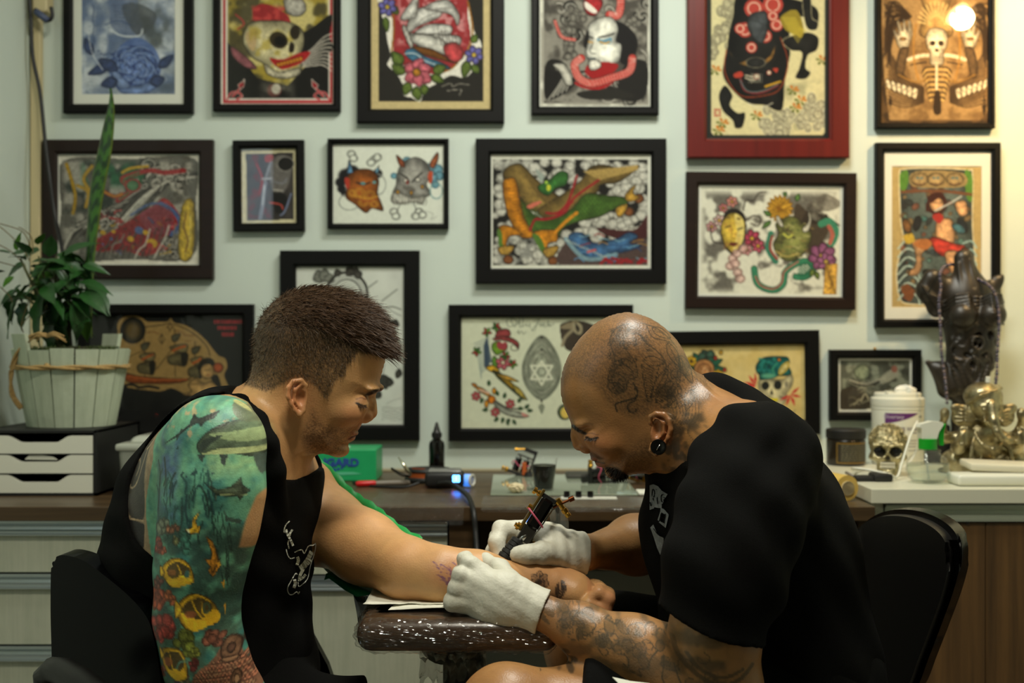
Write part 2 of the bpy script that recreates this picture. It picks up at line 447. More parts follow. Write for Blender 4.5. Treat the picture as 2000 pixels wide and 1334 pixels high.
 def noise(s,fn):s.f+=fn(s.xs[:,None,None],s.ys[None,:,None],s.zs[None,None,:])
 def mesh(s):
  f=s.f;nx,ny,nz=f.shape;I=f<0
  n=np.zeros((nx-1,ny-1,nz-1),np.uint8)
  for a in(0,1):
   for b in(0,1):
    for c in(0,1):n+=I[a:nx-1+a,b:ny-1+b,c:nz-1+c]
  A=np.argwhere((n>0)&(n<8));idx=np.full(n.shape,-1,np.int32);idx[tuple(A.T)]=np.arange(len(A))
  i,j,k=A.T;cor={}
  for a in(0,1):
   for b in(0,1):
    for c in(0,1):cor[a,b,c]=f[i+a,j+b,k+c]
  pos=np.zeros((len(A),3));cnt=np.zeros(len(A))
  for ax in range(3):
   for u in(0,1):
    for v in(0,1):
     p=[0,0,0];p[(ax+1)%3]=u;p[(ax+2)%3]=v;q=p.copy();q[ax]=1
     fa,fb=cor[tuple(p)],cor[tuple(q)];m=(fa<0)!=(fb<0);t=np.where(m,fa/np.where(m,fa-fb,1),0)
     e=np.array(p,float)[None].repeat(len(A),0);e[:,ax]=t
     pos+=e*m[:,None];cnt+=m
  pos/=cnt[:,None]
  V=np.stack([a[A[:,d]]+pos[:,d]*(a[np.minimum(A[:,d]+1,len(a)-1)]-a[A[:,d]])for d,a in enumerate((s.xs,s.ys,s.zs))],1)
  Fs=[]
  for ax in range(3):
   sl0=[slice(1,-1)]*3;sl1=[slice(1,-1)]*3;sl0[ax]=slice(0,-1);sl1[ax]=slice(1,None)
   a,b=I[tuple(sl0)],I[tuple(sl1)];E=np.argwhere(a!=b)
   if len(E)==0:continue
   up=a[tuple(E.T)];off=np.array([1,1,1]);off[ax]=0;E=E+off
   d1=np.zeros(3,int);d1[(ax+1)%3]=1;d2=np.zeros(3,int);d2[(ax+2)%3]=1
   g=lambda e:idx[tuple(e.T)]
   q=np.stack([g(E-d1-d2),g(E-d2),g(E),g(E-d1)],1);q[~up]=q[~up][:,::-1];Fs.append(q)
  return V,np.vstack(Fs)
# ------------------------------------------------------------------ the room
M_WALL=mat('wall_paint',(201,212,202),rough=.6,spec=.3,bump=(90,.06),noise=(3,.03))
def struct(name,b,m,**k):
 o=b.build(name,m,None,**k);o['kind']='structure';return o
XL,XR,YF,ZC=-1.105,1.95,-1.3,2.62
struct('wall_back',MB().box((XL-.1,WALL,0),(XR+.1,WALL+.1,ZC)),M_WALL)
struct('wall_left',MB().box((XL-.1,YF,0),(XL,WALL,ZC)),M_WALL)
struct('wall_right',MB().box((XR,YF,0),(XR+.1,WALL,ZC)),M_WALL)
struct('wall_front',MB().box((XL-.1,YF-.1,0),(XR+.1,YF,ZC)),mat('dark_wall',(120,118,108),rough=.7))
struct('ceiling',MB().box((XL-.1,YF-.1,ZC),(XR+.1,WALL+.1,ZC+.1)),mat('ceiling_paint',(200,200,190),rough=.8))
struct('floor',MB().box((XL-.1,YF-.1,-.1),(XR+.1,WALL+.1,0)),mat('floor_tile',(112,104,90),rough=.35,noise=(6,.12)))
struct('baseboard_back',MB().box((XL,WALL-.012,0),(XR,WALL,.08)),mat('white_trim',(200,200,190),rough=.5))
# cable duct in the corner, junction box and loose black cable
o=MB().box((XL+.002,WALL-.022,.80),(XL+.026,WALL-.001,ZC),.003).build('cable_duct',mat('cream_plastic',(196,182,140),rough=.5));tag(o,'narrow cream cable duct running up the corner at the left','cable duct')
t=empty('junction_box',P(84,8,WALL-.02),'cream wiring box on the wall corner above the plant','junction box')
MB().box(P(62,24,WALL-.045),P(106,-40,WALL-.002),.004).build('housing',MATS['cream_plastic'],t)
MB().tube(spline([P(68,18,2.70),P(80,30,2.70),P(94,40,2.70),P(102,32,2.70),P(100,14,2.70)],6),.0045,8).build('cable_loop',mat('black_rubber',(14,14,14),rough=.5),t,True)
MB().tube([P(70,22,2.695),P(93,40,2.695)],.0075,10).build('blue_sleeve',mat('blue_sleeve',(70,80,110),rough=.5),t,True)
o=MB().tube(spline([P(55,-30,2.70),P(60,30,2.70),P(64,110,2.70),P(78,180,2.70),P(88,275,2.68),P(96,340,2.665),P(108,425,2.66),P(120,480,2.62),P(134,570,2.58),P(136,650,2.55),P(150,800,2.66),P(160,915,2.68)],8),.0045,8).build('black_cable',MATS['black_rubber'],None,True)
tag(o,'thin black cable hanging down the wall behind the plant','cable')
# ------------------------------------------------------------------ desk: brown worktop, drawer cabinet, side panel
M_DESK=mat('brown_desk_wood',(88,69,46),rough=.34,spec=.35,wave=(0,55,(60,46,30)))
M_FRONT=mat('pale_drawer_front',(188,190,170),rough=.5,noise=(40,.03),wave=(2,160,(172,176,156)))
M_ALU=mat('brushed_aluminium',(176,184,184),rough=.34,metal=.85)
M_DARK=mat('dark_recess',(34,30,25),rough=.8)
DT=.782;DF=2.15
t=empty('desk_worktop',(0.0,2.45,DT-.026),'long brown wood worktop along the wall under the framed pictures','worktop')
MB().box((XL+.004,DF,DT-.026),(.655,WALL-.003,DT),.0015).build('slab',M_DESK,t)
MB().box((XL+.004,WALL-.018,DT),(.65,WALL-.003,DT+.006),.001).build('back_strip',mat('pale_strip',(170,160,130),rough=.5),t)
xe=P(875,0,2.165).x
t=empty('drawer_cabinet',(-.6,2.45,0),'pale drawer cabinet with aluminium grip rails under the brown worktop','cabinet')
MB().box((XL+.004,2.185,.05),(xe-.001,WALL-.02,DT-.03)).build('carcass',M_DARK,t)
xs_=[XL+.006,P(238,0,2.165).x,xe]
for ci in(0,1):
 zz=[1017,1121,1262,1480,1700]if ci==0 else[1019,1125,1420,1700]
 for ri in range(len(zz)-1):
  z1=P(0,zz[ri],2.165).z;z0=max(.06,P(0,zz[ri+1],2.165).z+.003);x0,x1=xs_[ci]+.0015,xs_[ci+1]-.0015
  d=MB().box((x0,2.165,z0),(x1,2.184,z1-.026),.001).build('drawer',M_FRONT,t)
  b=MB();prof=[(0,0),(0,-.0045),(.006,-.006),(.0095,-.011),(.0075,-.0165),(.004,-.0195),(.004,-.022),(-.004,-.0245),(-.004,-.026),(.012,-.026),(.018,-.012),(.018,0)]
  b.prism([(x0,2.162+dy,z1+dz)for dy,dz in prof],(x1-x0,0,0));b.build('grip_rail',M_ALU,d)
o=MB().box((xe+.002,2.165,0),(P(924,0,2.165).x,WALL-.02,DT-.027),.001).build('desk_support_panel',M_DESK);tag(o,'upright brown end panel beside the pale drawers under the worktop','panel')
o=MB().box((P(924,0,2.165).x+.002,2.60,.58),(.63,2.618,DT-.027),.001).build('modesty_panel',mat('dark_brown_wood',(92,78,58),rough=.6,wave=(0,50,(70,58,42))));tag(o,'dark brown back panel in the knee space under the worktop','panel')
o=MB().box((.627,2.16,0),(.655,2.59,DT-.027),.001).build('desk_support_panel',M_DESK);tag(o,'brown leg panel under the worktop end beside the white counter','panel')
# right: white counter with a grip rail and a wood front
M_WHITE=mat('white_laminate',(214,212,190),rough=.3,spec=.5)
CF=2.19;cx0=P(1702,0,CF).x;CT=P(0,955,CF).z
t=empty('white_counter',(1.2,2.4,0),'white topped counter with wood door holding the statue and bottles','counter')
MB().box((cx0,CF,CT-.027),(XR-.002,WALL-.003,CT),.0015).build('white_top',M_WHITE,t)
MB().box((cx0+.004,CF+.02,0),(cx0+.028,WALL-.01,CT-.0285),.001).build('side_panel',M_WHITE,t)
MB().box((cx0+.029,CF+.04,.06),(XR-.004,WALL-.02,CT-.03)).build('carcass',M_DARK,t)
b=MB();x0,x1=cx0+.031,XR-.004;z1=CT-.031
prof=[(0,0),(0,-.004),(.005,-.005),(.009,-.011),(.007,-.018),(.003,-.021),(.003,-.024),(-.004,-.026),(-.004,-.030),(.012,-.030),(.018,0)]
b.prism([(x0,CF+.012+dy,z1+dz)for dy,dz in prof],(x1-x0,0,0));b.build('grip_rail',mat('pale_aluminium',(186,192,176),rough=.4,metal=.6),t)
M_WOOD2=mat('streaked_wood',(114,82,44),rough=.5,wave=(2,60,(72,50,25)))
for xa,xb in((x0,P(1925,0,CF+.012).x),(P(1925,0,CF+.012).x+.0015,x1)):MB().box((xa,CF+.014,.07),(xb,CF+.033,z1-.033),.001).build('door',M_WOOD2,t)
MB().prism([(P(1884,0,CF+.01).x,CF+.010,z1-.030),(P(1896,0,CF+.01).x,CF+.010,z1-.030),(P(1890,0,CF+.01).x,CF+.010,z1-.036)],(0,.004,0)).build('lock_tab',M_DARK,t)
# warm spot lamp on a wall bracket, above the picture at the right
LP=Vector((1.235,2.16,1.99))
t=empty('spot_lamp',LP,'small warm spot lamp on a bracket high on the right','lamp')
b=MB();ax=Vector((.10,.60,-.46)).normalized();b.lathe([(.012,-.085),(.03,-.08),(.036,-.02),(.046,.03),(.044,.03),(.033,-.02),(.01,-.07)],LP,ax,20);b.build('shade',mat('lamp_white',(190,185,170),rough=.4),t,True,40)
MB().sphere(LP-ax*.006,.034,16).build('bulb',mat('warm_bulb',(255,214,150),emit=((255,206,140),60.0)),t,True)
MB().tube([LP-ax*.08,Vector((1.235,2.08,2.25)),Vector((1.235,2.08,ZC-.001))],.008,8).build('bracket',MATS['lamp_white'],t,True)
d=bpy.data.lights.new('spot_lamp_light','SPOT');d.energy=38;d.color=(1.0,.66,.30);d.spot_size=2.3;d.spot_blend=.9;d.shadow_soft_size=.03
o=bpy.data.objects.new('spot_lamp_light',d);COL.objects.link(o);o.location=LP+ax*.035;o.rotation_euler=ax.to_track_quat('-Z','Y').to_euler()
# ------------------------------------------------------------------ painted skin: the client's sea-life sleeve, the other person's line work
def sleeve_tattoo():
 c=Cv(170,765,530,1345,(90,146,120),1.0)
 zs=lambda pts:[(1000+(160+x/2.283-1000)*1.055,667+(750+y/2.283-667)*1.055)for x,y in pts]  # the shoulder blade lies deeper
 zz=lambda pts:[(160+x/2.283,750+y/2.283)for x,y in pts]
 z1=lambda x,y:(160+x/2.283,750+y/2.283)
 c.fog((104,156,120),40,.40,.65,.8,3);c.fog((44,96,96),30,.5,.75,.7,5)
 c.fog((66,88,128),40,.42,.62,.8,9,(300,830,375,1010,20))
 c.fog((44,84,78),26,.38,.62,.8,12,(300,905,470,1040,22));c.fog((44,62,56),26,.36,.60,.75,15,(300,1010,500,1220,18))
 c.fog((150,176,120),34,.45,.65,.6,21,(400,775,520,930,22))
 c.fog((58,74,62),22,.36,.56,.7,31,(300,1180,480,1345,14))
 c.fog((190,150,110),14,.62,.7,.7,41,(320,780,500,860,10))
# blade of the shoulder: dark waves with a pale spiral
 c.poly([(170,765),(262,800),(288,900),(268,1000),(290,1110),(170,1110)],(140,120,92),sm=False)
 c.poly(zs([(330,190),(300,230),(215,340),(185,470),(200,580),(335,740),(338,500),(340,300)]),(128,112,88),sm=False)
 c.poly(zs([(318,250),(250,310),(205,400),(200,480),(230,560),(325,580),(325,400)]),(60,56,50));c.poly(zs([(325,590),(215,585),(240,660),(330,700)]),(38,36,34))
 c.line(zs([(310,260),(300,340),(270,430),(230,460),(205,430),(215,370),(245,340),(268,365),(255,400)]),3.6,(150,132,104));c.line(zs([(335,200),(325,260),(290,290)]),3,(176,150,116))
 c.line(zs([(195,560),(240,580),(325,588)]),4,(170,146,112));c.line(zs([(336,180),(338,700)]),3,(150,126,96))
# shark above
 c.poly(zz([(380,262),(430,232),(470,205),(505,175),(518,130),(545,150),(590,130),(625,116),(612,145),(575,160),(560,182),(545,165),(500,190),(450,228)]),(52,60,52),sm=False,line=(30,40,38))
 c.line(zz([(470,195),(450,240)]),3,(46,56,50))
# whale
 c.poly(zz([(548,265),(570,225),(620,185),(690,160),(800,150),(800,310),(700,300),(610,290),(570,300)]),(92,108,84),line=(34,46,42))
 c.poly(zz([(600,215),(690,205),(800,195),(800,250),(690,245)]),(142,160,116));c.poly(zz([(570,300),(660,275),(800,280),(800,300),(690,300),(600,300)]),(166,176,124))
 c.poly(zz([(560,262),(590,232),(650,222),(610,255),(570,290)]),(56,66,58));c.poly(zz([(645,300),(682,305),(668,352),(655,335)]),(54,66,60),sm=False);c.poly(zz([(552,300),(590,300),(575,335)]),(54,66,60),sm=False)
 c.poly(zz([(665,80),(720,110),(775,170),(700,150)]),(98,108,84));c.line(zz([(660,75),(730,120),(790,175)]),3,(170,170,116));c.poly(zz([(770,310),(815,330),(800,400)]),(70,86,78))
# two lower sharks
 c.poly(zz([(595,418),(650,450),(700,440),(735,405),(742,435),(772,462),(750,478),(735,500),(728,482),(680,478),(650,470),(642,495),(636,462)]),(82,94,72),sm=False,line=(30,42,38));c.line(zz([(660,470),(760,478)]),2,(150,160,110))
 c.poly(zz([(672,530),(690,570),(740,585),(735,605),(700,590),(682,590)]),(60,78,68),sm=False)
 for x,y,s in((545,375,16),(490,380,10),(600,378,6),(455,275,7),(625,380,6),(510,395,6)):c.poly(zz([(x-s,y+s*.6),(x+s*.4,y-s),(x+s,y),(x+s*.3,y+s*.9)]),(40,66,64),sm=False)
# weed and reef
 rr=random.Random(3)
 for i in range(46):
  x,y=rr.uniform(345,640),rr.uniform(430,720);c.line(zz([(x,y),(x+rr.uniform(-14,14),y-40),(x+rr.uniform(-26,26),y-rr.uniform(60,120))]),rr.uniform(2,5),rr.choice([(30,60,58),(28,52,54),(40,76,66),(34,50,44)]),op=.8)
 for i in range(26):
  x,y=rr.uniform(620,700),rr.uniform(560,900);c.line(zz([(x,y),(x+rr.uniform(-10,10),y-30),(x+rr.uniform(-16,16),y-70)]),1.8,(36,54,46),op=.9)
 def coral(x,y,r,col,n=9,seed=0):
  q=random.Random(seed+int(x))
  for i in range(n):
   a=q.uniform(0,6.28);d=q.uniform(0,r*.75);k=q.uniform(.75,1.2);x_,y_=z1(x+math.cos(a)*d,y+math.sin(a)*d)
   c.ell(x_,y_,r/2.283*q.uniform(.3,.5),r/2.283*q.uniform(.25,.4),tuple(min(255,v*k)for v in col),q.uniform(0,3),soft=.3,line=tuple(v*.5 for v in col),lw=1)
 coral(390,620,56,(104,112,92),12);coral(455,620,34,(150,104,74),6);coral(370,700,44,(142,66,54),9);coral(400,720,26,(160,90,66),6);coral(520,680,50,(60,108,92),8);coral(470,670,30,(110,112,74),6)
 coral(380,940,60,(168,82,54),12);coral(440,915,40,(184,104,62),7);coral(400,1050,70,(172,70,58),14);coral(360,1090,40,(140,62,52),8);coral(520,1110,62,(104,110,44),12);coral(545,1150,34,(124,128,54),6)
 coral(630,1090,48,(132,82,62),9);coral(555,1200,34,(124,58,50),8);coral(385,1240,40,(150,84,66),8);coral(380,860,36,(120,74,60),7);coral(480,1300,44,(96,80,92),8);coral(520,1275,34,(138,130,104),6)
# yellow fish
 Yw,Or,Dk=(226,176,44),(204,134,36),(48,42,32)
 def fish(pts,dark,tail,stripe):
  c.poly(zz(pts),Yw,line=(60,46,26),lw=1.6);c.poly(zz(dark),Dk,op=.82);c.poly(zz(tail),Yw,line=(60,46,26))
  for q in stripe:c.line(zz(q),2.4,Yw)
 fish([(400,800),(440,752),(490,742),(535,770),(552,840),(500,855),(460,868),(430,850)],[(430,800),(450,765),(510,760),(538,800),(500,815),(460,830)],[(394,780),(420,810),(396,826)],[[(445,770),(480,752),(530,775)],[(480,770),(495,800),(488,830)]])
 c.ell(*z1(525,808),5,8,(62,96,88));c.poly(zz([(430,835),(520,825),(550,842),(470,868)]),Yw);c.ell(*z1(455,805),9,6,(150,96,48),op=.8)
 fish([(475,960),(510,910),(560,895),(620,930),(648,1015),(600,1040),(545,1055),(500,1030)],[(500,970),(530,925),(580,915),(620,950),(610,1000),(560,1010)],[(468,925),(500,965),(470,1000)],[[(505,935),(560,900),(615,935)],[(540,920),(560,970),(590,1010)],[(580,930),(585,980),(615,1010)]])
 c.poly(zz([(500,985),(560,1005),(640,1000),(600,1042),(540,1055)]),Yw);c.poly(zz([(595,985),(640,975),(648,1020),(605,1035)]),(230,172,36));c.ell(*z1(600,960),5,9,(70,92,66),ring=.5);c.ell(*z1(535,985),11,7,(150,84,52),op=.7)
 fish([(390,1150),(440,1132),(490,1140),(518,1190),(520,1260),(470,1272),(420,1240),(395,1190)],[(410,1165),(450,1145),(500,1160),(505,1210),(460,1240),(420,1210)],[(382,1140),(410,1170),(388,1190)],[[(430,1150),(480,1145),(512,1190)],[(440,1165),(450,1210),(470,1250)]])
 c.line(zz([(465,1235),(490,1190),(518,1185)]),3.4,(86,128,110));c.poly(zz([(430,1235),(480,1225),(518,1250),(470,1273)]),Yw);c.ell(*z1(430,1195),10,9,(168,96,56),op=.7)
 c.poly(zz([(515,620),(545,610),(550,570),(578,540),(560,580),(570,605),(582,600),(576,630),(540,636)]),Yw,sm=False,line=(60,46,26));c.poly(zz([(515,622),(530,618),(540,634)]),(230,220,170),sm=False)
 c.poly(zz([(604,645),(630,670),(645,720),(660,775),(630,825),(612,800),(620,780),(598,745),(622,750),(628,720)]),(224,150,44),sm=False,line=(60,46,26));c.line(zz([(640,700),(648,760),(625,815)]),2,(60,44,26))
 c.poly(zz([(660,855),(672,845),(668,890)]),(220,160,50),sm=False);c.poly(zz([(662,955),(670,950),(668,1000)]),(220,160,50),sm=False)
# turtle in red-brown scales
 c.poly(zz([(560,1240),(620,1190),(690,1100),(740,1200),(800,1345),(540,1345)]),(126,88,66));q=random.Random(8)
 for i in range(16):
  for j in range(14):
   x=555+i*14+(j%2)*7;y=1185+j*12
   if y>1240-(x-560)*.6:c.ell(*z1(x+q.uniform(-2,2),y),2.9,2.4,(168+q.randint(-20,20),118,88),line=(74,48,38),lw=.9)
 c.ell(*z1(690,1150),15,24,(124,90,66),line=(50,34,26),lw=1.8);c.ell(*z1(692,1146),6,9,(88,62,48),line=(40,28,22),lw=1.5);c.ell(*z1(690,1190),14,4,(150,112,82),line=(50,34,26))
 c.ell(*z1(715,1275),8,15,(120,86,62),line=(50,34,26),lw=1.6);c.ell(*z1(716,1282),4,9,(160,122,88),line=(50,34,26))
 c.a=np.clip(c.a*1.14,0,1);c.mottle(6,.12,3);return c
# ------------------------------------------------------------------ people
def XZ(pts,Y):return[((x-1000)*Y/FPX,CAMZ-(y-667)*Y/FPX)for x,y in pts]
def ctrl(pts,Y):return[((x-1000)*Y/FPX,CAMZ-(y-667)*Y/FPX,w,r)for x,y,w,r in pts]
def topx(V,Y):
 """layout pixels of points for a pattern laid flat against the plane at distance Y (straight along the room's depth)"""
 return 1000+V[:,0]*FPX/Y,667+(CAMZ-V[:,2])*FPX/Y
def persp(V,Yc):
 """layout pixels of a head's two sides, each side read from its own depth"""
 Y=Yc-np.minimum(np.abs(V[:,1]-Yc),.09);return 1000+V[:,0]*FPX/Y,667+(CAMZ-V[:,2])*FPX/Y
def vnormals(V,Fq):
 a,b,c,d=(V[Fq[:,i]]for i in range(4));n=np.cross(c-a,d-b);N=np.zeros_like(V)
 for i in range(4):np.add.at(N,Fq[:,i],n)
 return N/(np.linalg.norm(N,axis=1,keepdims=True)+1e-12)
def smooth01(x,a,b):t=np.clip((x-a)/(b-a),0,1);return t*t*(3-2*t)
def emask(px,py,cx,cy,rx,ry,rot=0,soft=.5):
 c,q=math.cos(rot),math.sin(rot);x,y=px-cx,py-cy;r=np.sqrt(((x*c+y*q)/rx)**2+((-x*q+y*c)/ry)**2)
 return 1-smooth01(r,1-soft,1+soft*.5)
def mixc(C,m,col):return C*(1-m[:,None])+np.asarray(col,float)/255*m[:,None]
def polymask(px,py,pts,soft=4):
 p=np.asarray(pts,float);d=segdist(px,py,p,True);d=np.where(inpoly(px,py,p),d,-d);return smooth01(d,-soft,soft)
def hash3(V,s=1.0,seed=0):
 """cheap smooth 3D noise in 0..1"""
 x,y,z=(V*s).T;o=seed*1.7
 return.5+(np.sin(x*1.7+2.1*np.sin(y*1.3+o)+o)+np.sin(y*2.3+1.9*np.sin(z*1.1-o))+np.sin(z*1.9+2.3*np.sin(x*.9+2*o)))/6
def strands(name,R,D,N,length,width,m,parent,nseg=3,drop=0.0,wob=.25,lift=None):
 """short hairs as narrow ribbons: roots R, directions D, normals N"""
 n=len(R);r=RNG;length=np.broadcast_to(length,(n,))*r.uniform(.7,1.2,n)
 D=D+r.normal(0,wob,D.shape);D/=np.linalg.norm(D,axis=1,keepdims=True)
 side=np.cross(D,N+r.normal(0,.4,N.shape));side/=np.linalg.norm(side,axis=1,keepdims=True)+1e-9
 pts=[];p=R-N*.0008
 for i in range(nseg+1):
  pts.append(p.copy());p=p+D*(length/nseg)[:,None];D=D+np.array([0,0,-drop]);D/=np.linalg.norm(D,axis=1,keepdims=True)
 V=[];
 for i,q in enumerate(pts):
  w=width*(1-.75*i/nseg)/2;V+=[q-side*w,q+side*w]
 V=np.stack(V,1).reshape(-1,3);k=2*(nseg+1);b=np.arange(n)[:,None]*k;F=[]
 for i in range(nseg):F.append(np.concatenate([b+2*i,b+2*i+1,b+2*i+3,b+2*i+2],1))
 return link(name,mesh_from(name,V,np.concatenate(F)),m,parent,True)
def local(V,root):return V-np.array(root.location)[None]
def pick(V,prob,n):
 prob=prob/prob.sum();return RNG.choice(len(V),n,p=prob)
M_SKIN=mat('skin',attr=True,rough=.44,spec=.45,sss=.08,bump=(420,.12))
M_BLACKCLOTH=mat('black_cloth',(11,11,10),rough=.95,spec=.10,bump=(900,.25))
M_HAIR=mat('brown_hair',(74,51,31),rough=.5,spec=.3)
M_GLOVE=mat('white_glove',(214,212,196),rough=.5,spec=.35,noise=(60,.06),bump=(170,.22))
M_WHITEPRINT=mat('white_print',(206,208,196),rough=.8)
M_GREYPRINT=mat('grey_print',(120,126,128),rough=.85,noise=(300,.2))
# ================================================================== the client (left)
CY=1.615
client=empty('person',P(420,1334,1.6)+Vector((0,0,0)),'seated person in black tank top with colourful sea life tattoo sleeve, looking down','person')
client.location.z=0.0
g=Sdf(axis((-.62,-.47,.004),(-.47,-.15,.0018),(-.15,.03,.0026),(.03,.16,.0019)),axis((1.28,1.38,.004),(1.38,1.53,.0024),(1.53,1.71,.0017),(1.71,1.96,.004)),axis((0,.56,.01),(.56,.60,.005),(.60,.92,.002),(.92,1.17,.0017)))
def TORSO_C(s,e=0.0,k=.05):
 s.ell(P(426,995,1.62),(.119+e,.165+e,.148+e),k,rot=(0,.12,0))
 s.ell(P(398,1150,1.62),(.132+e,.158+e,.17+e),k)
 s.ell(P(405,1330,1.62),(.136+e,.172+e,.15+e),k)
 s.chain([P(398,905,1.50),P(472,882,1.615),P(546,955,1.75)],[.060+e,.066+e,.050+e],k)
 s.ell(P(495,985,1.70),(.085+e,.10+e,.10+e),k)  # chest
TORSO_C(g)
# head
out=[(752,700),(749,675),(738,640),(722,613),(696,590),(664,574),(630,565),(600,563),(573,570),(547,582),(523,604),(506,635),(498,668),(496,706),(492,742),(482,775),(512,850),(545,905),(572,898),(600,882),(628,885),(650,887),(664,884),(672,879),(673,868),(684,862),(689,856),(693,850),(697.5,842),(703,834),(708,825),(715,815),(723,800),(726.5,787),(729,777),(733,768),(739,757),(742,740),(748,717)]
g.head(spline(XZ(out,CY),4,True),CY,ctrl([(620,620,.068,.06),(560,655,.077,.068),(512,690,.066,.055),(690,650,.060,.05),(705,720,.061,.05),(690,790,.061,.05),(596,775,.070,.05),(630,850,.054,.035),(600,875,.046,.025),(668,874,.028,.022),(690,845,.040,.034),(540,850,.05,.04)],CY),k=.012)
hp=lambda x,y,dy=0.0:P(x,y,CY-abs(dy))+Vector((0,dy+abs(dy),0))
g.chain([hp(558,802),hp(514,856),P(484,920,1.625)],[.054,.054,.064],.03)  # neck
g.cap(hp(520,850,-.03),P(430,850,1.52),.035,.045,.04)  # trapezius
g.cap(P(512,860,CY+.03),P(532,922,1.73),.033,.036,.03)
g.chain([hp(721,772),hp(721.5,790),hp(724,806)],[.0058,.0070,.0088],.009)  # nose
for s_ in(-1,1):
 g.ell(hp(712,815,.0115*s_),(.0105,.0068,.0085),.006)
 g.ell(hp(727,760,.026*s_),(.010,.018,.006),.010)  # brow
 g.ell(hp(710,787,.036*s_),(.013,.010,.0105),.012,sub=True)  # eye socket
 g.ell(hp(703,787,.0325*s_),(.0118,.0120,.0112),.008)  # lidded eyeball
 g.ell(hp(682,808,.040*s_),(.018,.014,.014),.018)  # cheek
 g.ell(hp(719,822,.0075*s_),(.005,.0035,.0035),.002,sub=True)  # nostril
 y=.0725*s_
 ear=[(597,768),(599,752),(590,742),(575,744),(565,757),(564,775),(570,790),(577,802),(586,811),(594,803),(597,792)]
 ez=[0,.001,.004,.008,.011,.012,.010,.007,.004,.001,0]
 ep=[hp(x,yy,y+s_*(e_+.003))for(x,yy),e_ in zip([((a-580)*.97+578,(b-776)*.97+776)for a,b in ear],ez)]
 g.ell(hp(582,775,y+s_*.002),(.0125,.006,.0215),.004)
 g.chain(ep,[.0028,.003,.0034,.0034,.0034,.0032,.003,.0032,.004,.0035,.0026],.0018)
 g.chain([hp(588,752,y+s_*.008),hp(576,762,y+s_*.010),hp(575,782,y+s_*.009),hp(586,797,y+s_*.006)],[.002,.0026,.0026,.0022],.002)
 g.ell(hp(588,777,y+s_*.008),(.0065,.006,.010),.002,sub=True)
g.ell(hp(692.5,846.5),(.0048,.019,.0030),.004);g.ell(hp(686,856),(.0050,.017,.0036),.004)
g.cap(hp(692,851,-.02),hp(692,851,.02),.0007,.0007,.001,sub=True)
g.cap(hp(694,851,-.012),hp(682,857,-.024),.0008,.0006,.001,sub=True)
g.ell(hp(664,879),(.012,.02,.009),.01)  # chin
# right arm, tattooed, hanging near the camera
g.ell(P(424,868,1.47),(.056,.058,.056),.03)
g.chain([P(417,872,1.46),P(418,960,1.45),P(407,1030,1.445),P(391,1110,1.44),P(384,1205,1.44),P(400,1290,1.44),P(440,1375,1.45),P(500,1452,1.49)],[.055,.0575,.0555,.0505,.0470,.048,.047,.034],.02)
g.chain([P(500,1452,1.49),P(545,1480,1.53),P(590,1490,1.56)],[.032,.034,.022],.02)
for i in range(4):g.chain([P(575,1470+6*i,1.53+.018*i),P(620,1482+5*i,1.545+.018*i),P(650,1505,1.55+.018*i)],[.0095,.0085,.007],.004)
g.chain([P(530,1470,1.51),P(560,1460,1.49),P(590,1465,1.49)],[.013,.011,.009],.006)
# left arm, laid on the rest
g.ell(P(592,972,1.775),(.050,.053,.052),.03)
g.chain([P(590,972,1.76),P(634,1026,1.71),P(712,1070,1.65),P(800,1114,1.585),P(862,1124,1.565),P(930,1130,1.57),P(1040,1140,1.60),P(1092,1146,1.61)],[.050,.0525,.047,.039,.0345,.0335,.027,.0255],.02)
g.ell(P(690,1052,1.66),(.055,.033,.027),.03,rot=(0,.55,0))
# hand: heel, palm seen from the thumb edge, curled fingers, thumb laid over them
hq=lambda x,y,Y:P(x,y,Y)
g.chain([hq(1088,1142,1.61),hq(1122,1156,1.605),hq(1152,1176,1.60)],[.0245,.0235,.0185],.012,flat=((0,1,0),1.35))
for i in range(4):
 Y=1.572+.019*i;dz=-3*i
 g.chain([hq(1150,1180+dz,Y),hq(1180,1190+dz,Y),hq(1187,1170+dz,Y),hq(1170,1158+dz,Y),hq(1158,1166+dz,Y)],[.0112,.0105,.0098,.009,.0078],.0028)
g.chain([hq(1100,1138,1.64),hq(1132,1140,1.645),hq(1160,1148,1.63),hq(1172,1152,1.61)],[.014,.0115,.0102,.0085],.006)
# legs
for yy,kx,kz,hz in((1.525,-.175,.580,.575),(1.74,-.14,.49,.53)):
 kn=Vector((kx,yy,kz));g.chain([Vector((-.41,(CY+yy)/2,hz)),kn],[.078,.055],.03)
 g.chain([kn,Vector((-.13,yy,.30)),Vector((-.11,yy,.09))],[.054,.05,.036],.02)
 g.cap((-.12,yy,.055),(.03,yy,.04),.04,.034,.02)
V,Fq=g.mesh();del g
N=vnormals(V,Fq)
px,py=persp(V,CY);r=RNG.random(len(V));n1=hash3(V,60);n2=hash3(V,190,2);n3=hash3(V,26,4)
C=np.ones((len(V),3))*np.array([208,160,106])/255
C=mixc(C,(n3-.5)*.35+.1,(190,120,84));C*=(1+.06*(n1-.5)+.04*(n2-.5))[:,None]
ishead=(V[:,2]>.915)&(V[:,0]>-.42)&(np.abs(V[:,1]-CY)<.12)
hm=ishead.astype(float)
C=mixc(C,hm*emask(px,py,690,815,34,26,0,.9)*.35,(196,112,78))
C=mixc(C,hm*emask(px,py,731,812,12,14,0,.8)*.2,(200,110,74))
C=mixc(C,hm*emask(px,py,578,775,24,40,0,.4)*.30*(np.abs(V[:,1]-CY)>.066),(206,104,70))
beard=hm*np.clip(polymask(px,py,[(610,800),(632,830),(668,836),(700,830),(704,842),(688,850),(690,862),(674,872),(668,888),(640,893),(600,888),(590,850)],9),0,1)
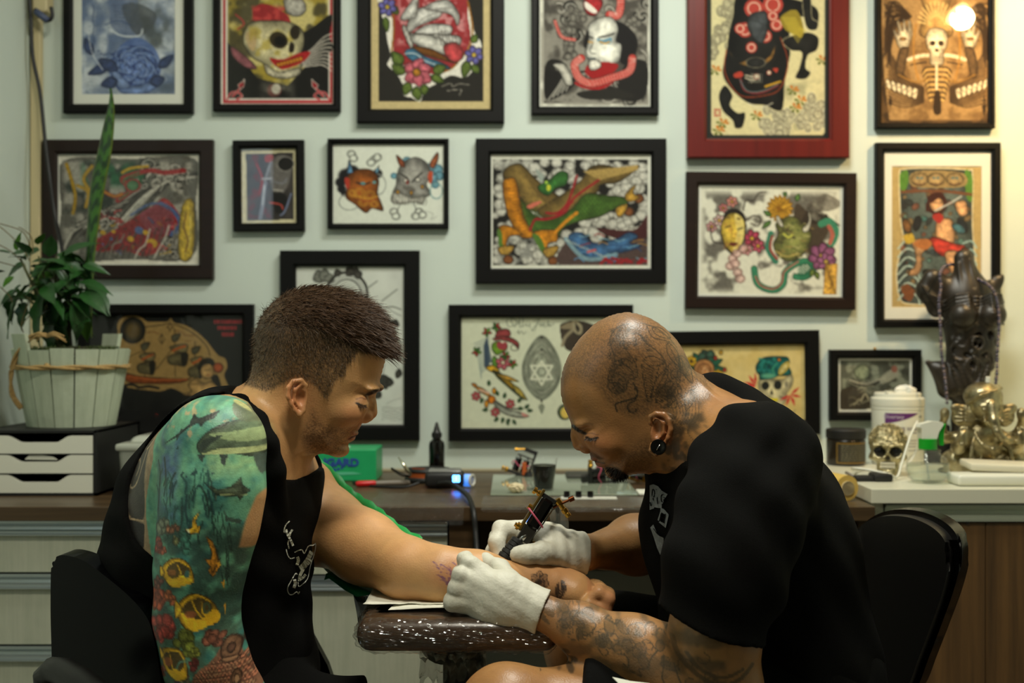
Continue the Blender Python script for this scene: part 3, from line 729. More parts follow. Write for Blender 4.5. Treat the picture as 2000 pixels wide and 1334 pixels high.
C=mixc(C,beard*np.clip(.34+.5*(r-.5)+.25*(n2-.5),0,1),(66,44,30))
C=mixc(C,hm*np.clip(emask(px,py,692,846.5,9,4.2)+emask(px,py,686,857,9,4.6),0,1)*.5,(172,94,70))
C=mixc(C,hm*(1-smooth01(segdist(px,py,[(696,851),(690,852.5),(681,858)]),.6,2.2))*.8,(70,34,28))
# fading haircut painted on the scalp, brow, lashes
scalp=[(760,690),(752,697),(738,694),(716,690),(699,684),(690,700),(680,712),(672,736),(654,744),(646,766),(640,778),(632,775),(618,756),(604,744),(588,738),(566,742),(548,752),(520,764),(478,752),(470,640),(560,520),(780,540)]
sm=hm*polymask(px,py,scalp,4);fade=smooth01(py,770,640)
C=mixc(C,sm*np.clip(.50+.36*fade+.5*(r-.5),0,1),(58,44,31))
C=mixc(C,hm*emask(px,py,712,781,17,8,-.25,.9)*.35,(120,70,44))  # eye-socket shade under the brow, painted into the skin colour
C=mixc(C,hm*emask(px,py,728,766,16,4.0,-.42,.4)*.92,(34,22,14))
C=mixc(C,hm*(1-smooth01(segdist(px,py,[(697,787),(704,791.5),(714,793)]),1.3,3.0))*.95,(22,14,10))
C=mixc(C,hm*(1-smooth01(segdist(px,py,[(696,779),(706,777),(715,780)]),.5,2))*.5,(90,52,36))  # shade of the upper-lid fold, painted as a darker line
# stencil lines in violet on the inner forearm, black flower on the wrist
ax_,ay_=topx(V,1.56);arm=((V[:,0]>-.125)&(V[:,0]<.12)&(V[:,2]<.86)&(V[:,2]>.70)&(V[:,1]>1.5)).astype(float)
st=Cv(800,1060,1200,1220,(0,0,0),.8)
rr=random.Random(4)
for i in range(17):
 x=846+i*4.0;y=1092+(i%5)*8+rr.uniform(-4,4);l=rr.uniform(16,30)
 st.line([(x,y),(x+l*.5,y+l*.22+rr.uniform(-3,3)),(x+l*.85,y+l*.7),(x+l,y+l*.25)],1.4,(255,255,255))
for i in range(8):st.line([(880+i*3,1098+i*9),(886+i*2.2,1112+i*7),(878+i*2.8,1124+i*5)],1.3,(220,220,220))
C=mixc(C,arm*st.sample(ax_,ay_)[:,0]*.75,(78,48,120))
C=mixc(C,arm*emask(ax_,ay_,880,1112,48,34,0,.9)*.22,(170,86,90))
wx,wy=topx(V,1.60);st=Cv(980,1090,1220,1220,(0,0,0),.8)
st.flower(1052,1128,18,(70,70,70),(255,255,255),7,line=(255,255,255));[st.line([(1052,1128),(1052+16*math.cos(a),1128+14*math.sin(a))],1.2,(230,230,230))for a in np.linspace(0,6,16)]
st.leaf(1098,1128,1088,1163,10,(235,235,235),line=(255,255,255));st.line([(1093,1130),(1090,1160)],1.6,(20,20,20));[st.line([(1091,1138+6*i),(1098-i,1134+6*i)],1.1,(40,40,40))for i in range(4)]
st.leaf(1050,1150,1080,1162,6,(245,245,245),line=(255,255,255));st.leaf(1010,1140,1040,1150,5,(200,200,200),line=(255,255,255))
C=mixc(C,arm*st.sample(wx,wy)[:,0]*.9*(V[:,0]>.0)*(V[:,0]<.085),(30,22,20))
C=mixc(C,((V[:,0]>.10)&(V[:,1]>1.55)&(V[:,2]>.70)).astype(float)*(n3)*.5,(202,116,88))
#@SLEEVE
tp,tq=topx(V,1.44)
isarm=((V[:,1]<1.57)&(V[:,2]>.55)&(V[:,2]<1.02)&(V[:,0]<-.25)).astype(float)
isarm*=~((V[:,0]>-.298)&(V[:,2]>.93));isarm*=np.where((V[:,2]>.90)&(V[:,0]>-.42),smooth01(-V[:,1],-1.54,-1.51),smooth01(-V[:,1],-1.575,-1.53))*(1-polymask(tp,tq,[(478,1060),(490,1010),(506,965),(540,930),(540,1080)],3))
C=C*(1-isarm[:,None])+sleeve_tattoo().sample(tp,tq)*(1+.10*(n2-.5)+.08*(n1-.5))[:,None]*isarm[:,None]
me=mesh_from('body',local(V,client),Fq);setcol(me,C)
link('body',me,M_SKIN,client,True)
# hair: longer and combed forward on top, clipped short at the sides
top=hm*polymask(px,py,[(775,700),(752,699),(735,692),(700,682),(660,664),(600,640),(540,640),(500,640),(530,540),(760,540)],6)*(V[:,2]>.95)
sid=hm*sm*(1-smooth01(np.abs(V[:,1]-CY),.073,.079)*emask(px,py,580,775,26,42))
i1=pick(V,top**2,15000);i2=pick(V,sid,15000)
d1=np.array([.95,0,.10])+N[i1]*.42;d1[:,1]+=(V[i1,1]-CY)*-1.5
front=smooth01(px[i1],660,745);d1[:,2]-=front*.15
strands('hair',local(V[i1],client),d1,N[i1],.014+.014*smooth01(px[i1],560,740),.0011,M_HAIR,client,4,.22,.22)
d2=np.array([.1,0,-.75])[None]+N[i2]*.55
strands('clipped_hair',local(V[i2],client),d2,N[i2],.0045+.004*smooth01(py[i2],760,640),.0007,mat('clipped_hair',(84,66,46),rough=.6,spec=.25),client,2,.05,.3)
il=pick(V,hm*(1-smooth01(segdist(px,py,[(699,789),(705,792),(714,793)]),.8,2))*(V[:,1]<CY),70)
strands('eyelashes',local(V[il],client),np.array([.55,-.25,-.7])[None]+N[il]*.4,N[il],.0065,.0007,M_HAIR,client,2,0,.12)
i3=pick(V,hm*emask(px,py,730,765,15,4,-.42,.3)*(V[:,1]<CY),260)
strands('eyebrow',local(V[i3],client),np.array([-.7,-.3,.3])[None]+N[i3]*.3,N[i3],.006,.0006,M_HAIR,client,2)
# tank top
t=Sdf(axis((-.66,-.22,.0035)),axis((1.38,1.90,.004)),axis((.52,1.05,.0035)))
TORSO_C(t,.0065,.05)
t.chain([P(462,812,1.585),P(450,860,1.57)],[.028,.045],.03);t.chain([P(548,932,1.715),P(510,905,1.66)],[.026,.04],.03)
t.noise(lambda x,y,z:.0028*np.sin(38*x+55*z+3*np.sin(14*z+9*y))*np.sin(21*y+17*z)+.0022*np.sin(90*x-40*z+20*y))
t.cap(P(590,948,1.80),P(640,985,1.95),.066,.09,.006,sub=True);t.cap(P(590,948,1.80),P(660,1030,1.72),.066,.075,.006,sub=True)
t.cap(P(522,852,CY-.03),P(430,850,1.52),.042,.052,.04);t.cap(P(512,860,CY+.03),P(532,922,1.73),.038,.042,.03);t.chain([P(514,856,CY),P(484,920,1.625)],[.060,.070],.03)
t.prismY(XZ([(440,700),(455,764),(470,776),(490,803),(508,842),(526,884),(548,924),(578,934),(610,930),(640,860),(600,700)],1.58),1.50,1.715,.005)  # neckline
t.prismY(spline(XZ([(462,772),(508,838),(517,903),(515,956),(500,1015),(474,1045),(430,1085),(350,1085),(303,1066),(270,1036),(251,990),(246,935),(268,877),(322,812),(398,776)],1.50),5,True),1.20,1.565,.006)
t.f=np.maximum(t.f,(.56-t.zs)[None,None,:])
t.chain([P(425,788,1.57),P(468,792,1.545),P(500,824,1.515),P(520,868,1.498),P(529,920,1.505),P(528,990,1.53)],[.014,.014,.0145,.015,.018,.022],.008)  # shoulder strap
tv,tf=t.mesh();del t
tank=link('tank_top',mesh_from('tank_top',local(tv,client),tf),M_BLACKCLOTH,client,True)
# print on the chest of the tank: outlines and letters as flat shapes pressed on the cloth
def wrap_print(name,shapes,SV,root,Y,m,parent,lift=.0012):
 """flat shapes (layout px lists) pressed on the near side of a surface along the room's depth"""
 sx,sy=topx(SV,1.0);sx=1000+SV[:,0]*FPX/SV[:,1];sy=667+(CAMZ-SV[:,2])*FPX/SV[:,1]
 bm=bmesh.new()
 for pts in shapes:
  p=np.asarray(pts,float);vs=[]
  for x,y in p:
   d=(sx-x)**2+(sy-y)**2;c=np.argsort(d)[:40];c=c[d[c]<d[c[0]]+30];Yv=SV[c,1].min()-lift
   vs.append(bm.verts.new(P(x,y,Yv)-Vector(root.location)))
  try:bm.faces.new(vs)
  except ValueError:pass
 bmesh.ops.triangulate(bm,faces=bm.faces[:]);bmesh.ops.recalc_face_normals(bm,faces=bm.faces[:]);me=bpy.data.meshes.new(name);bm.to_mesh(me);bm.free();return link(name,me,m,parent)
def ribbon_px(pts,wd,n=5):
 """short quads along a line, so the print can follow the cloth"""
 p=spline(pts,n);d=np.gradient(p,axis=0);d/=np.linalg.norm(d,axis=1,keepdims=True)+1e-9;nrm=np.stack([-d[:,1],d[:,0]],1)*wd/2
 return[[p[i]-nrm[i],p[i+1]-nrm[i+1],p[i+1]+nrm[i+1],p[i]+nrm[i]]for i in range(len(p)-1)]
zx=lambda pts:[(520+x/7.41,1000+y/7.41)for x,y in pts]
sh=[]
for pts,wd in(([(340,130),(290,180),(262,245),(258,300)],2.2),([(290,540),(310,620),(350,672),(410,660)],1.8),([(410,585),(470,555),(520,550),(552,600),(610,495),(680,480),(718,450)],1.8),([(718,450),(705,570),(640,780),(600,960),(520,1050),(470,1075),(462,1010)],1.5),([(448,905),(425,890),(370,980),(310,1100),(330,1185),(380,1195),(440,1155),(465,1185),(482,1150)],1.8),([(325,410),(315,460),(330,530)],2.4),([(335,350),(350,300),(380,255)],4.0)):sh+=ribbon_px(zx(pts),wd)
sh+=ribbon_px(zx([(285,250),(310,330),(350,400),(390,490)]),4.5)
sh+=ribbon_px(zx([(410,975),(420,1040),(400,1100)]),6)
wrap_print('chest_print',sh,tv,client,1.6,M_WHITEPRINT,tank)
sh=ribbon_px(zx([(660,570),(600,690),(520,790),(480,815)]),9,6)+ribbon_px(zx([(650,680),(600,740),(540,800)]),8,6)+ribbon_px(zx([(540,820),(490,920),(480,1000)]),6)+ribbon_px(zx([(480,980),(530,950),(570,905)]),5)+ribbon_px(zx([(450,650),(465,700),(445,770)]),6)
wrap_print('chest_lettering',sh,tv,client,1.6,mat('pale_grey_print',(168,170,150),rough=.85),tank)
# shorts and shoes
t=Sdf(axis((-.62,.0,.006)),axis((1.36,1.90,.006)),axis((.40,.74,.005)))
t.ell(P(405,1330,1.62),(.15,.178,.14),.04)
for yy,kx,kz,hz in((1.525,-.175,.580,.575),(1.74,-.14,.49,.53)):t.cap(Vector((-.41,(CY+yy)/2,hz)),Vector((kx,yy,kz+.004)),.086,.064,.03)
t.noise(lambda x,y,z:.003*np.sin(60*x+30*y)*np.sin(40*z+25*y))
t.f=np.maximum(t.f,(t.xs+.19)[:,None,None]);v_,f_=t.mesh();del t
link('shorts',mesh_from('shorts',local(v_,client),f_),M_BLACKCLOTH,client,True)
def shoe(x0,x1,y,parent,name='shoe'):
 d=1 if x1>x0 else-1;b=MB()
 b.bm.free();s=Sdf(axis((min(x0,x1)-.08,max(x0,x1)+.08,.006)),axis((y-.07,y+.07,.006)),axis((-.01,.16,.006)))
 s.cap((x0,y,.05),(x1,y,.04),.048,.042,.02);s.cap((x0,y,.05),(x0,y,.11),.046,.046,.02);s.f=np.maximum(s.f,(.001-s.zs)[None,None,:]);v,f=s.mesh()
 return link(name,mesh_from(name,local(v,parent),f),mat('black_shoe',(20,20,20),rough=.6),parent,True)
shoe(-.12,.04,1.525,client);shoe(-.12,.04,1.74,client)
#@ARTIST
# ================================================================== the tattooist (right)
AY=1.60
artist=empty('person',(P(1520,667,1.62).x,1.62,0),'bald tattooed person in black t-shirt and white gloves bending over the arm','person')
M_SKIN2=mat('tanned_skin',attr=True,rough=.36,spec=.5,sss=.06,bump=(420,.12))
g=Sdf(axis((-.08,.06,.0026),(.06,.27,.0017),(.27,.53,.003)),axis((1.24,1.52,.0026),(1.52,1.70,.0017),(1.70,1.98,.004)),axis((0,.56,.01),(.56,.80,.0021),(.80,.885,.0026),(.885,1.13,.0017)))
def TORSO_A(s,e=0.0,k=.05):
 s.ell(P(1446,1022,1.64),(.118+e,.178+e,.142+e),k,rot=(0,-.35,0))
 s.ell(P(1478,1130,1.64),(.130+e,.170+e,.17+e),k)
 s.ell(P(1515,1320,1.63),(.128+e,.180+e,.15+e),k)
 s.chain([P(1476,918,1.475),P(1432,890,1.61),P(1430,935,1.80)],[.066+e,.064+e,.062+e],k)
TORSO_A(g)
ap=lambda x,y,dy=0.0:P(x,y,AY-abs(dy))+Vector((0,dy+abs(dy),0))
out=[(1229,611),(1199,615),(1169,628),(1145,648),(1124,673),(1108,701),(1099,726),(1096,750),(1097,774),(1103,797),(1111,815),(1117,828),(1120,836),(1125,852),(1136,868),(1148,876),(1152,884),(1155,892),(1163,898),(1165,904),(1172,909),(1184,912),(1191,919),(1198,925),(1212,931),(1235,926),(1258,920),(1276,916),(1300,915),(1345,880),(1400,800),(1378,764),(1357,734),(1344,706),(1331,679),(1313,655),(1289,634),(1262,619)]
g.head(spline(XZ(out,AY),4,True),AY,ctrl([(1215,690,.072,.062),(1285,720,.079,.07),(1330,740,.070,.055),(1150,700,.064,.055),(1130,770,.061,.05),(1160,850,.060,.05),(1240,830,.069,.05),(1230,905,.054,.034),(1275,895,.052,.03),(1198,920,.030,.022),(1165,893,.042,.036),(1350,800,.056,.045)],AY),k=.012)
g.chain([ap(1300,830),ap(1345,840),P(1420,870,1.62)],[.056,.060,.075],.03)
g.cap(ap(1370,820,-.03),P(1440,860,1.50),.035,.05,.04);g.cap(ap(1370,820,.03),P(1440,870,1.76),.035,.05,.04)
g.chain([ap(1128,838),ap(1129,852),ap(1132,867)],[.0058,.0074,.0090],.009)
for s_ in(-1,1):
 g.ell(ap(1146,874,.0115*s_),(.0105,.007,.0085),.004)
 g.ell(ap(1137,832,.026*s_),(.009,.018,.006),.014)
 g.ell(ap(1148,849,.037*s_),(.0125,.010,.010),.012,sub=True)
 g.ell(ap(1157,852,.0325*s_),(.0118,.0120,.0112),.008)
 g.ell(ap(1182,868,.041*s_),(.018,.014,.014),.018)
 g.ell(ap(1143,879,.008*s_),(.005,.0035,.0035),.002,sub=True)
 y=.0725*s_
 ear=[(1272,826),(1273,812),(1284,806),(1300,808),(1312,820),(1314,838),(1309,854),(1302,866),(1296,880),(1284,888),(1273,880),(1276,868)]
 ez=[0,.001,.005,.009,.012,.0125,.011,.008,.007,.006,.005,.004]
 ep=[ap(x,yy,y+s_*(e_+.003))for(x,yy),e_ in zip([((a-1290)*.96+1287,(b-840)*.97+841)for a,b in ear],ez)]
 g.ell(ap(1292,838,y+s_*.002),(.0135,.006,.0225),.004,rot=(0,.3,0))
 g.chain(ep,[.0028,.0032,.0036,.0036,.0036,.0034,.0032,.003,.0028,.0028,.0028,.003],.0018)
 g.chain([ap(1281,818,y+s_*.009),ap(1297,826,y+s_*.011),ap(1296,846,y+s_*.010),ap(1283,858,y+s_*.007)],[.002,.0028,.0026,.0024],.002)
 g.ell(ap(1283,838,y+s_*.009),(.0065,.006,.012),.002,sub=True)
g.ell(ap(1161,896),(.0048,.019,.0030),.004);g.ell(ap(1171,906),(.0050,.017,.0036),.004)
g.cap(ap(1164,902,-.02),ap(1164,902,.02),.0007,.0007,.001,sub=True);g.cap(ap(1163,902,-.012),ap(1178,904,-.027),.0008,.0006,.001,sub=True)
g.ell(ap(1200,921),(.012,.02,.009),.01)
# left arm, nearest the camera
g.chain([P(1474,910,1.465),P(1446,1010,1.41),P(1414,1120,1.37),P(1396,1240,1.36),P(1404,1345,1.37)],[.060,.056,.051,.049,.046],.02)
g.chain([P(1404,1350,1.37),P(1330,1308,1.40),P(1240,1268,1.43),P(1130,1226,1.46),P(1056,1198,1.475),P(1010,1180,1.48)],[.048,.047,.038,.028,.0195,.015],.02)
# right arm behind, holding the machine
g.chain([P(1428,940,1.80),P(1374,1015,1.855),P(1330,1055,1.83)],[.052,.049,.043],.02)
g.chain([P(1330,1055,1.83),P(1240,1064,1.74),P(1140,1080,1.645),P(1105,1078,1.63)],[.046,.041,.0205,.015],.02)
# legs: bare near knee, both in black shorts
for s_,yy,kz,kx in((-1,1.41,.634,-.005),(1,1.80,.62,.11)):
 kn=Vector((kx,yy,kz));g.chain([Vector((.36,1.62+s_*.1,.58)),kn],[.09,.058],.03)
 g.ell(kn+Vector((-.004,0,.004)),(.050,.052,.058),.02)
 g.chain([kn,Vector((kx+.03,yy,.33)),Vector((kx+.06,yy,.09))],[.054,.052,.036],.02);g.cap((kx+.06,yy,.055),(kx-.09,yy,.04),.04,.034,.02)
V,Fq=g.mesh();del g
N=vnormals(V,Fq);px,py=persp(V,AY);r=RNG.random(len(V));n1=hash3(V,60);n2=hash3(V,190,2);n3=hash3(V,26,4)
C=np.ones((len(V),3))*np.array([168,123,75])/255
C=mixc(C,(n3-.5)*.3+.1,(150,92,58));C*=(1+.06*(n1-.5)+.05*(n2-.5))[:,None]
hm=((V[:,2]>.885)&(V[:,0]<.30)&(np.abs(V[:,1]-AY)<.12)).astype(float);side=np.abs(V[:,1]-AY)
C=mixc(C,hm*emask(px,py,1165,868,40,28,0,.9)*.3,(160,88,56));C=mixc(C,hm*emask(px,py,1290,842,26,42,0,.4)*.35*(side>.066),(176,92,58))
scalp=[(1090,755),(1118,735),(1160,752),(1190,790),(1230,812),(1262,818),(1276,800),(1320,800),(1370,792),(1395,740),(1300,600),(1200,590),(1090,660)]
C=mixc(C,hm*polymask(px,py,scalp,12)*np.clip(.40+.5*(r-.5),0,1),(74,58,44))
beard=hm*polymask(px,py,[(1156,884),(1168,888),(1186,902),(1205,896),(1240,870),(1262,850),(1274,884),(1282,915),(1240,934),(1200,932),(1180,912),(1160,900)],9)
C=mixc(C,beard*np.clip(.26+.45*(r-.5),0,1),(60,40,26))
C=mixc(C,hm*polymask(px,py,[(1182,912),(1205,914),(1226,926),(1214,940),(1196,930)],4)*.85,(26,18,13))
C=mixc(C,hm*polymask(px,py,[(1151,882),(1160,886),(1178,896),(1172,899),(1155,893)],3)*.55,(52,34,24))
C=mixc(C,hm*np.clip(emask(px,py,1162,897,9,3.4,.5)+emask(px,py,1171,907,9,3.8,.3),0,1)*.6,(140,70,52))
C=mixc(C,hm*(1-smooth01(segdist(px,py,[(1160,901),(1166,902),(1180,905)]),.6,2.2))*.8,(50,26,20))
C=mixc(C,hm*(1-smooth01(segdist(px,py,[(1119,832),(1130,841),(1143,847)]),1.6,4.2))*.95,(26,18,13))
C=mixc(C,hm*(1-smooth01(segdist(px,py,[(1145,854),(1155,858),(1167,855)]),1.3,3.0))*.9,(20,13,10))
C=mixc(C,hm*(1-smooth01(segdist(px,py,[(1143,847),(1155,846),(1168,850)]),.5,2))*.45,(74,44,30))
# head tattoo: snake with flowers, line work
def head_tattoo():
 c=Cv(1150,600,1420,960,(0,0,0),.8);z=lambda pts:[(860+x/3.333,580+y/3.333)for x,y in pts];W=(255,255,255)
 body=[(1240,170),(1150,200),(1105,270),(1120,350),(1140,400),(1110,470),(1090,540),(1100,600),(1150,630),(1210,600),(1225,540),(1280,520),(1270,430),(1230,370),(1195,310),(1215,250),(1290,240),(1340,300)]
 c.poly(z([(1240,165),(1140,195),(1095,280),(1120,380),(1085,500),(1095,590),(1150,640),(1215,615),(1235,545),(1290,520),(1275,430),(1205,330),(1220,250),(1300,235),(1300,175)]),W,op=.20)
 c.poly(z([(1105,480),(1150,450),(1210,500),(1225,560),(1190,620),(1120,610)]),W,op=.2)
 for a in(z(body),z([(1290,240),(1350,310),(1420,360),(1470,440),(1450,520)]),z([(1310,170),(1400,200),(1480,260),(1540,330)]),z([(1340,180),(1380,260),(1450,280),(1520,300)])):c.line(a,1.6,W,op=.9)
 for i in range(22):
  t=i/21;x,y=1225-95*math.sin(t*2.4),185+t*250;c.line(z([(x-30,y),(x,y+14),(x+34,y+4)]),1.1,W,op=.7)
 rr=random.Random(2)
 for i in range(60):
  x,y=rr.uniform(1095,1280),rr.uniform(200,620);c.ell(*z([(x,y)])[0],3.2,2.4,None,rr.uniform(0,3),line=W,lw=.9)
 for pts in([(1110,520),(1150,500),(1200,530),(1215,580)],[(1110,560),(1160,560),(1200,600)],[(1130,480),(1180,440),(1230,460),(1260,500)],[(1160,540),(1170,530),(1180,540)],[(1120,600),(1150,580),(1190,610)],[(1140,420),(1200,400),(1250,430)]):c.line(z(pts),1.6,W)
 for i in range(10):c.line(z([(1305+4*i,245+12*i),(1330+5*i,262+10*i),(1350+4*i,250+11*i)]),1.2,W,op=.8)
 for i in range(14):
  y=450+i*17;c.line(z([(1315+2*i,y),(1345+2*i,y+12),(1390-i,y-6)]),1.4,W,op=.85)
 c.line(z([(1310,440),(1325,560),(1350,680)]),1.5,W);c.line(z([(1430,440),(1395,560),(1370,680)]),1.5,W)
 for a,b,w_ in(((1320,410),(1460,430),10),((1480,470),(1370,660),9),((1560,520),(1400,690),11),((1480,300),(1560,460),9),((1560,380),(1640,560),10),((1540,560),(1480,720),9),((1640,600),(1600,740),9),((1380,200),(1500,270),8)):
  A,B=z([a])[0],z([b])[0];c.leaf(A[0],A[1],B[0],B[1],w_,None,line=W,lw=1.5);c.line([A,B],1,W,op=.7);c.leaf(A[0],A[1],B[0],B[1],w_*.6,W,line=None)if False else c.poly([A,((A[0]+B[0])/2+w_*.4,(A[1]+B[1])/2),B],W,sm=False,op=.22)
 c.line(z([(1255,560),(1285,620),(1260,660),(1190,680),(1140,700),(1150,745)]),3.2,W);c.line(z([(1285,620),(1270,670),(1225,700),(1230,745),(1270,750),(1275,730)]),2.8,W)
 c.ell(*z([(1465,620)])[0],20,15,W,.3,op=.5);c.flower(*z([(1490,640)])[0],26,None,None,7,line=W);c.flower(*z([(1560,470)])[0],22,None,None,6,line=W)
 c.fog(W,18,.5,.75,.35,4,(1290,690,1400,850,20));c.fog(W,14,.35,.55,.8,8,(1290,800,1375,945,8))
 for i in range(9):c.line(z([(1500+i*22,700-i*8),(1520+i*20,760),(1490+i*18,820+i*3)]),1.5,W,op=.7)
 rr=random.Random(9)
 for i in range(26):
  x,y=rr.uniform(1460,1700),rr.uniform(420,860);c.line(z([(x,y),(x+rr.uniform(-40,40),y+40),(x+rr.uniform(-50,50),y+90)]),1.1,W,op=.7)
 return c
earcut=1-emask(px,py,1291,845,24,44,0,.2)*(side>.068)
onleft=(V[:,1]<AY+.02).astype(float)
C=mixc(C,((V[:,2]>.88)&(V[:,0]<.33)).astype(float)*onleft*earcut*head_tattoo().sample(px,py)[:,0]*.74,(38,38,34))
# forearm, elbow and knee tattoos
def arm_tattoo():
 c=Cv(1000,1150,1500,1345,(0,0,0),.8);W=(255,255,255);z=lambda pts:[(1100+x/5,1080+y/5)for x,y in pts];z2=lambda pts:[(840+x/3.385,940+y/3.385)for x,y in pts]
 c.poly(z2([(665,900),(720,960),(800,1010),(760,940),(700,890)]),W,op=.7);c.poly(z2([(710,840),(790,780),(830,900),(820,960),(750,920)]),W,op=.6);c.poly(z2([(780,770),(860,790),(880,880),(850,960),(830,860)]),W,op=.5)
 c.poly(z2([(690,770),(640,810),(650,840)]),W,op=.6)
 rr=random.Random(12)
 for i in range(30):
  x=1095+rr.uniform(0,280);cy=1205+(x-1095)*.26+rr.uniform(-26,40);a=rr.uniform(0,6)
  c.line([(x+15*math.cos(a+t*1.1)*(1-t/9),cy+13*math.sin(a+t*1.1)*(1-t/9))for t in range(6)],1.9,W,op=.85)
 for i in range(16):
  x=1100+rr.uniform(0,260);cy=1210+(x-1100)*.27+rr.uniform(-24,36);c.ell(x,cy,rr.uniform(7,16),rr.uniform(5,11),W,rr.uniform(0,3),op=rr.uniform(.25,.55),soft=.4,line=W,lw=1.4)
 c.fog(W,26,.42,.62,.55,6,(1090,1170,1400,1345,10))
 for a in([(80,760),(100,700),(180,650),(280,700),(330,760),(240,850),(130,860)],[(440,690),(520,720),(570,690)],[(890,890),(830,960),(790,1060),(720,1090),(740,1150),(640,1120)],[(940,910),(930,1040),(920,1120),(960,1200)],[(1020,950),(1050,1060),(1090,1150)],[(560,960),(620,1000),(620,1090),(580,1060)],[(350,910),(440,970),(400,1020),(350,960)]):c.line(z(a),2.6,W)
 for a,w_ in(([(1000,690),(1040,830),(1130,940),(1260,1040),(1420,1100),(1600,1040),(1720,920)],9),([(1110,800),(1200,920),(1330,1000),(1480,1010),(1620,950)],7)):c.line(z(a),w_,W,op=.72)
 c.line(z([(1560,1240),(1500,1210),(1400,1180),(1390,1230),(1560,1290)]),2,W);c.poly(z([(1220,830),(1290,940),(1380,960),(1440,900),(1420,860)]),W,op=.28)
 return c
qx,qy=topx(V,1.40);am=((V[:,1]<1.52)&(V[:,2]<.86)&(V[:,2]>.60)&((V[:,0]>.06)|(V[:,2]>.70)))
C=mixc(C,am*np.clip(smooth01(-V[:,1],-1.50,-1.44),0,1)*arm_tattoo().sample(qx,qy)[:,0]*.72,(52,50,42))
kx,ky=topx(V,1.36);c=Cv(900,1270,1180,1345,(0,0,0),.8);W=(255,255,255)
c.ell(1045,1302,22,11,W,.2,op=.85,soft=.3);c.ell(1052,1300,10,4,(0,0,0),.2,op=.6)
for x,y in((1085,1305),(1100,1318),(1112,1308),(1128,1322),(1095,1332),(1120,1336)):c.ell(x,y,8,6,W,.4,op=.8,soft=.3)
for i in range(8):c.line([(1050+i*9,1322),(1060+i*9,1316),(1068+i*8,1326),(1058+i*9,1334)],2,W,op=.8)
C=mixc(C,((V[:,1]<1.50)&(V[:,2]<.72)&(V[:,0]<.09)&(V[:,2]>.55))*c.sample(kx,ky)[:,0]*.8,(46,40,34))
me=mesh_from('body',local(V,artist),Fq);setcol(me,C);link('body',me,M_SKIN2,artist,True)
# beard on the chin, brow, stubble sparkle
i1=pick(V,hm*polymask(px,py,[(1184,913),(1205,916),(1226,928),(1212,942),(1194,930)],3),900)
strands('chin_beard',local(V[i1],artist),np.array([-.25,0,-.7])[None]+N[i1]*.6,N[i1],.0075,.0007,mat('dark_hair',(20,15,11),rough=.55),artist,3,.1,.3)
i2=pick(V,hm*(1-smooth01(segdist(px,py,[(1119,832),(1130,841),(1143,847)]),1.5,4)),300)
strands('eyebrow',local(V[i2],artist),np.array([.6,-.3,-.3])[None]+N[i2]*.35,N[i2],.006,.0006,MATS['dark_hair'],artist,2)
il=pick(V,hm*(1-smooth01(segdist(px,py,[(1146,855),(1155,858),(1165,856)]),.8,2))*(V[:,1]<AY),60)
strands('eyelashes',local(V[il],artist),np.array([-.55,-.25,-.7])[None]+N[il]*.4,N[il],.0055,.0006,MATS['dark_hair'],artist,2,0,.12)
i3=pick(V,hm*polymask(px,py,scalp,12)*earcut,9000)
strands('shaved_stubble',local(V[i3],artist),N[i3].copy(),N[i3],.0013,.0004,mat('stubble',(96,84,68),rough=.4,spec=.6),artist,1)
e=ap(1286,873,-.0905);b=MB();ax_=Vector((-.18,-1,.1))
b.lathe([(.0001,.0035),(.006,.0032),(.0075,.0042),(.0096,.004),(.0102,.002),(.0102,-.004),(.008,-.007),(.0001,-.007)],e,ax_,24)
plug=b.build('ear_plug',mat('black_gloss',(8,8,8),rough=.12,spec=.6),artist,True,40)
b=MB();b.tube([e+ax_*.0044+Vector((-.002,0,-.004)),e+ax_*.0044+Vector((.0022,0,.003))],.0007,6);b.build('ear_plug_pin',mat('steel',(190,190,185),rough=.25,metal=1),plug,True)
# t-shirt
t=Sdf(axis((.13,.54,.0034)),axis((1.27,1.96,.004)),axis((.56,1.07,.0034)))
TORSO_A(t,.008,.05)
t.cap(P(1400,832,1.60),P(1436,895,1.62),.060,.072,.03)
t.chain([P(1398,806,1.61),P(1440,856,1.61)],[.046,.056],.03)
t.chain([P(1474,910,1.465),P(1446,1010,1.41),P(1412,1115,1.37),P(1380,1290,1.355)],[.074,.071,.066,.0625],.03)
t.chain([P(1430,925,1.79),P(1388,985,1.845),P(1352,1024,1.86)],[.080,.078,.066],.03)
t.cap(P(1325,930,1.62),P(1345,1060,1.62),.035,.05,.05)
t.noise(lambda x,y,z:.0030*np.sin(30*x+46*z+3*np.sin(12*z+8*y))*np.sin(19*y-23*z)+.0018*np.sin(80*x+60*z+25*y)+.003*np.sin(120*(x*.6-z*.8)+10*y)*np.exp(-((x-.29)**2+(z-.97)**2)/.004))
t.prismY(XZ([(1350,728),(1380,752),(1412,790),(1398,812),(1375,850),(1338,890),(1300,912),(1268,930),(1150,940),(1150,600),(1340,600)],1.56),1.50,1.71,.006)
hemA,hemB=P(1296,1196,1.318),P(1472,1262,1.318)
w=t.win((.08,1.20,.56),(.36,1.47,.80),0);X,Y,Z=t.grid(w);sl=(hemB.z-hemA.z)/(hemB.x-hemA.x)
zz_=hemA.z+sl*(X-hemA.x)-.006*np.sin(np.clip((X-hemA.x)/(hemB.x-hemA.x),0,1)*PI);inside=(X<hemB.x+.02)&(Y<1.452)
t.f[w]=np.where(np.broadcast_to(inside,t.f[w].shape),np.maximum(t.f[w],((zz_-Z)*.9).astype(np.float32)),t.f[w])
t.cap(P(1318,1050,1.86),P(1235,1085,1.79),.048,.072,.006,sub=True)
t.f=np.maximum(t.f,(.575-t.zs)[None,None,:])
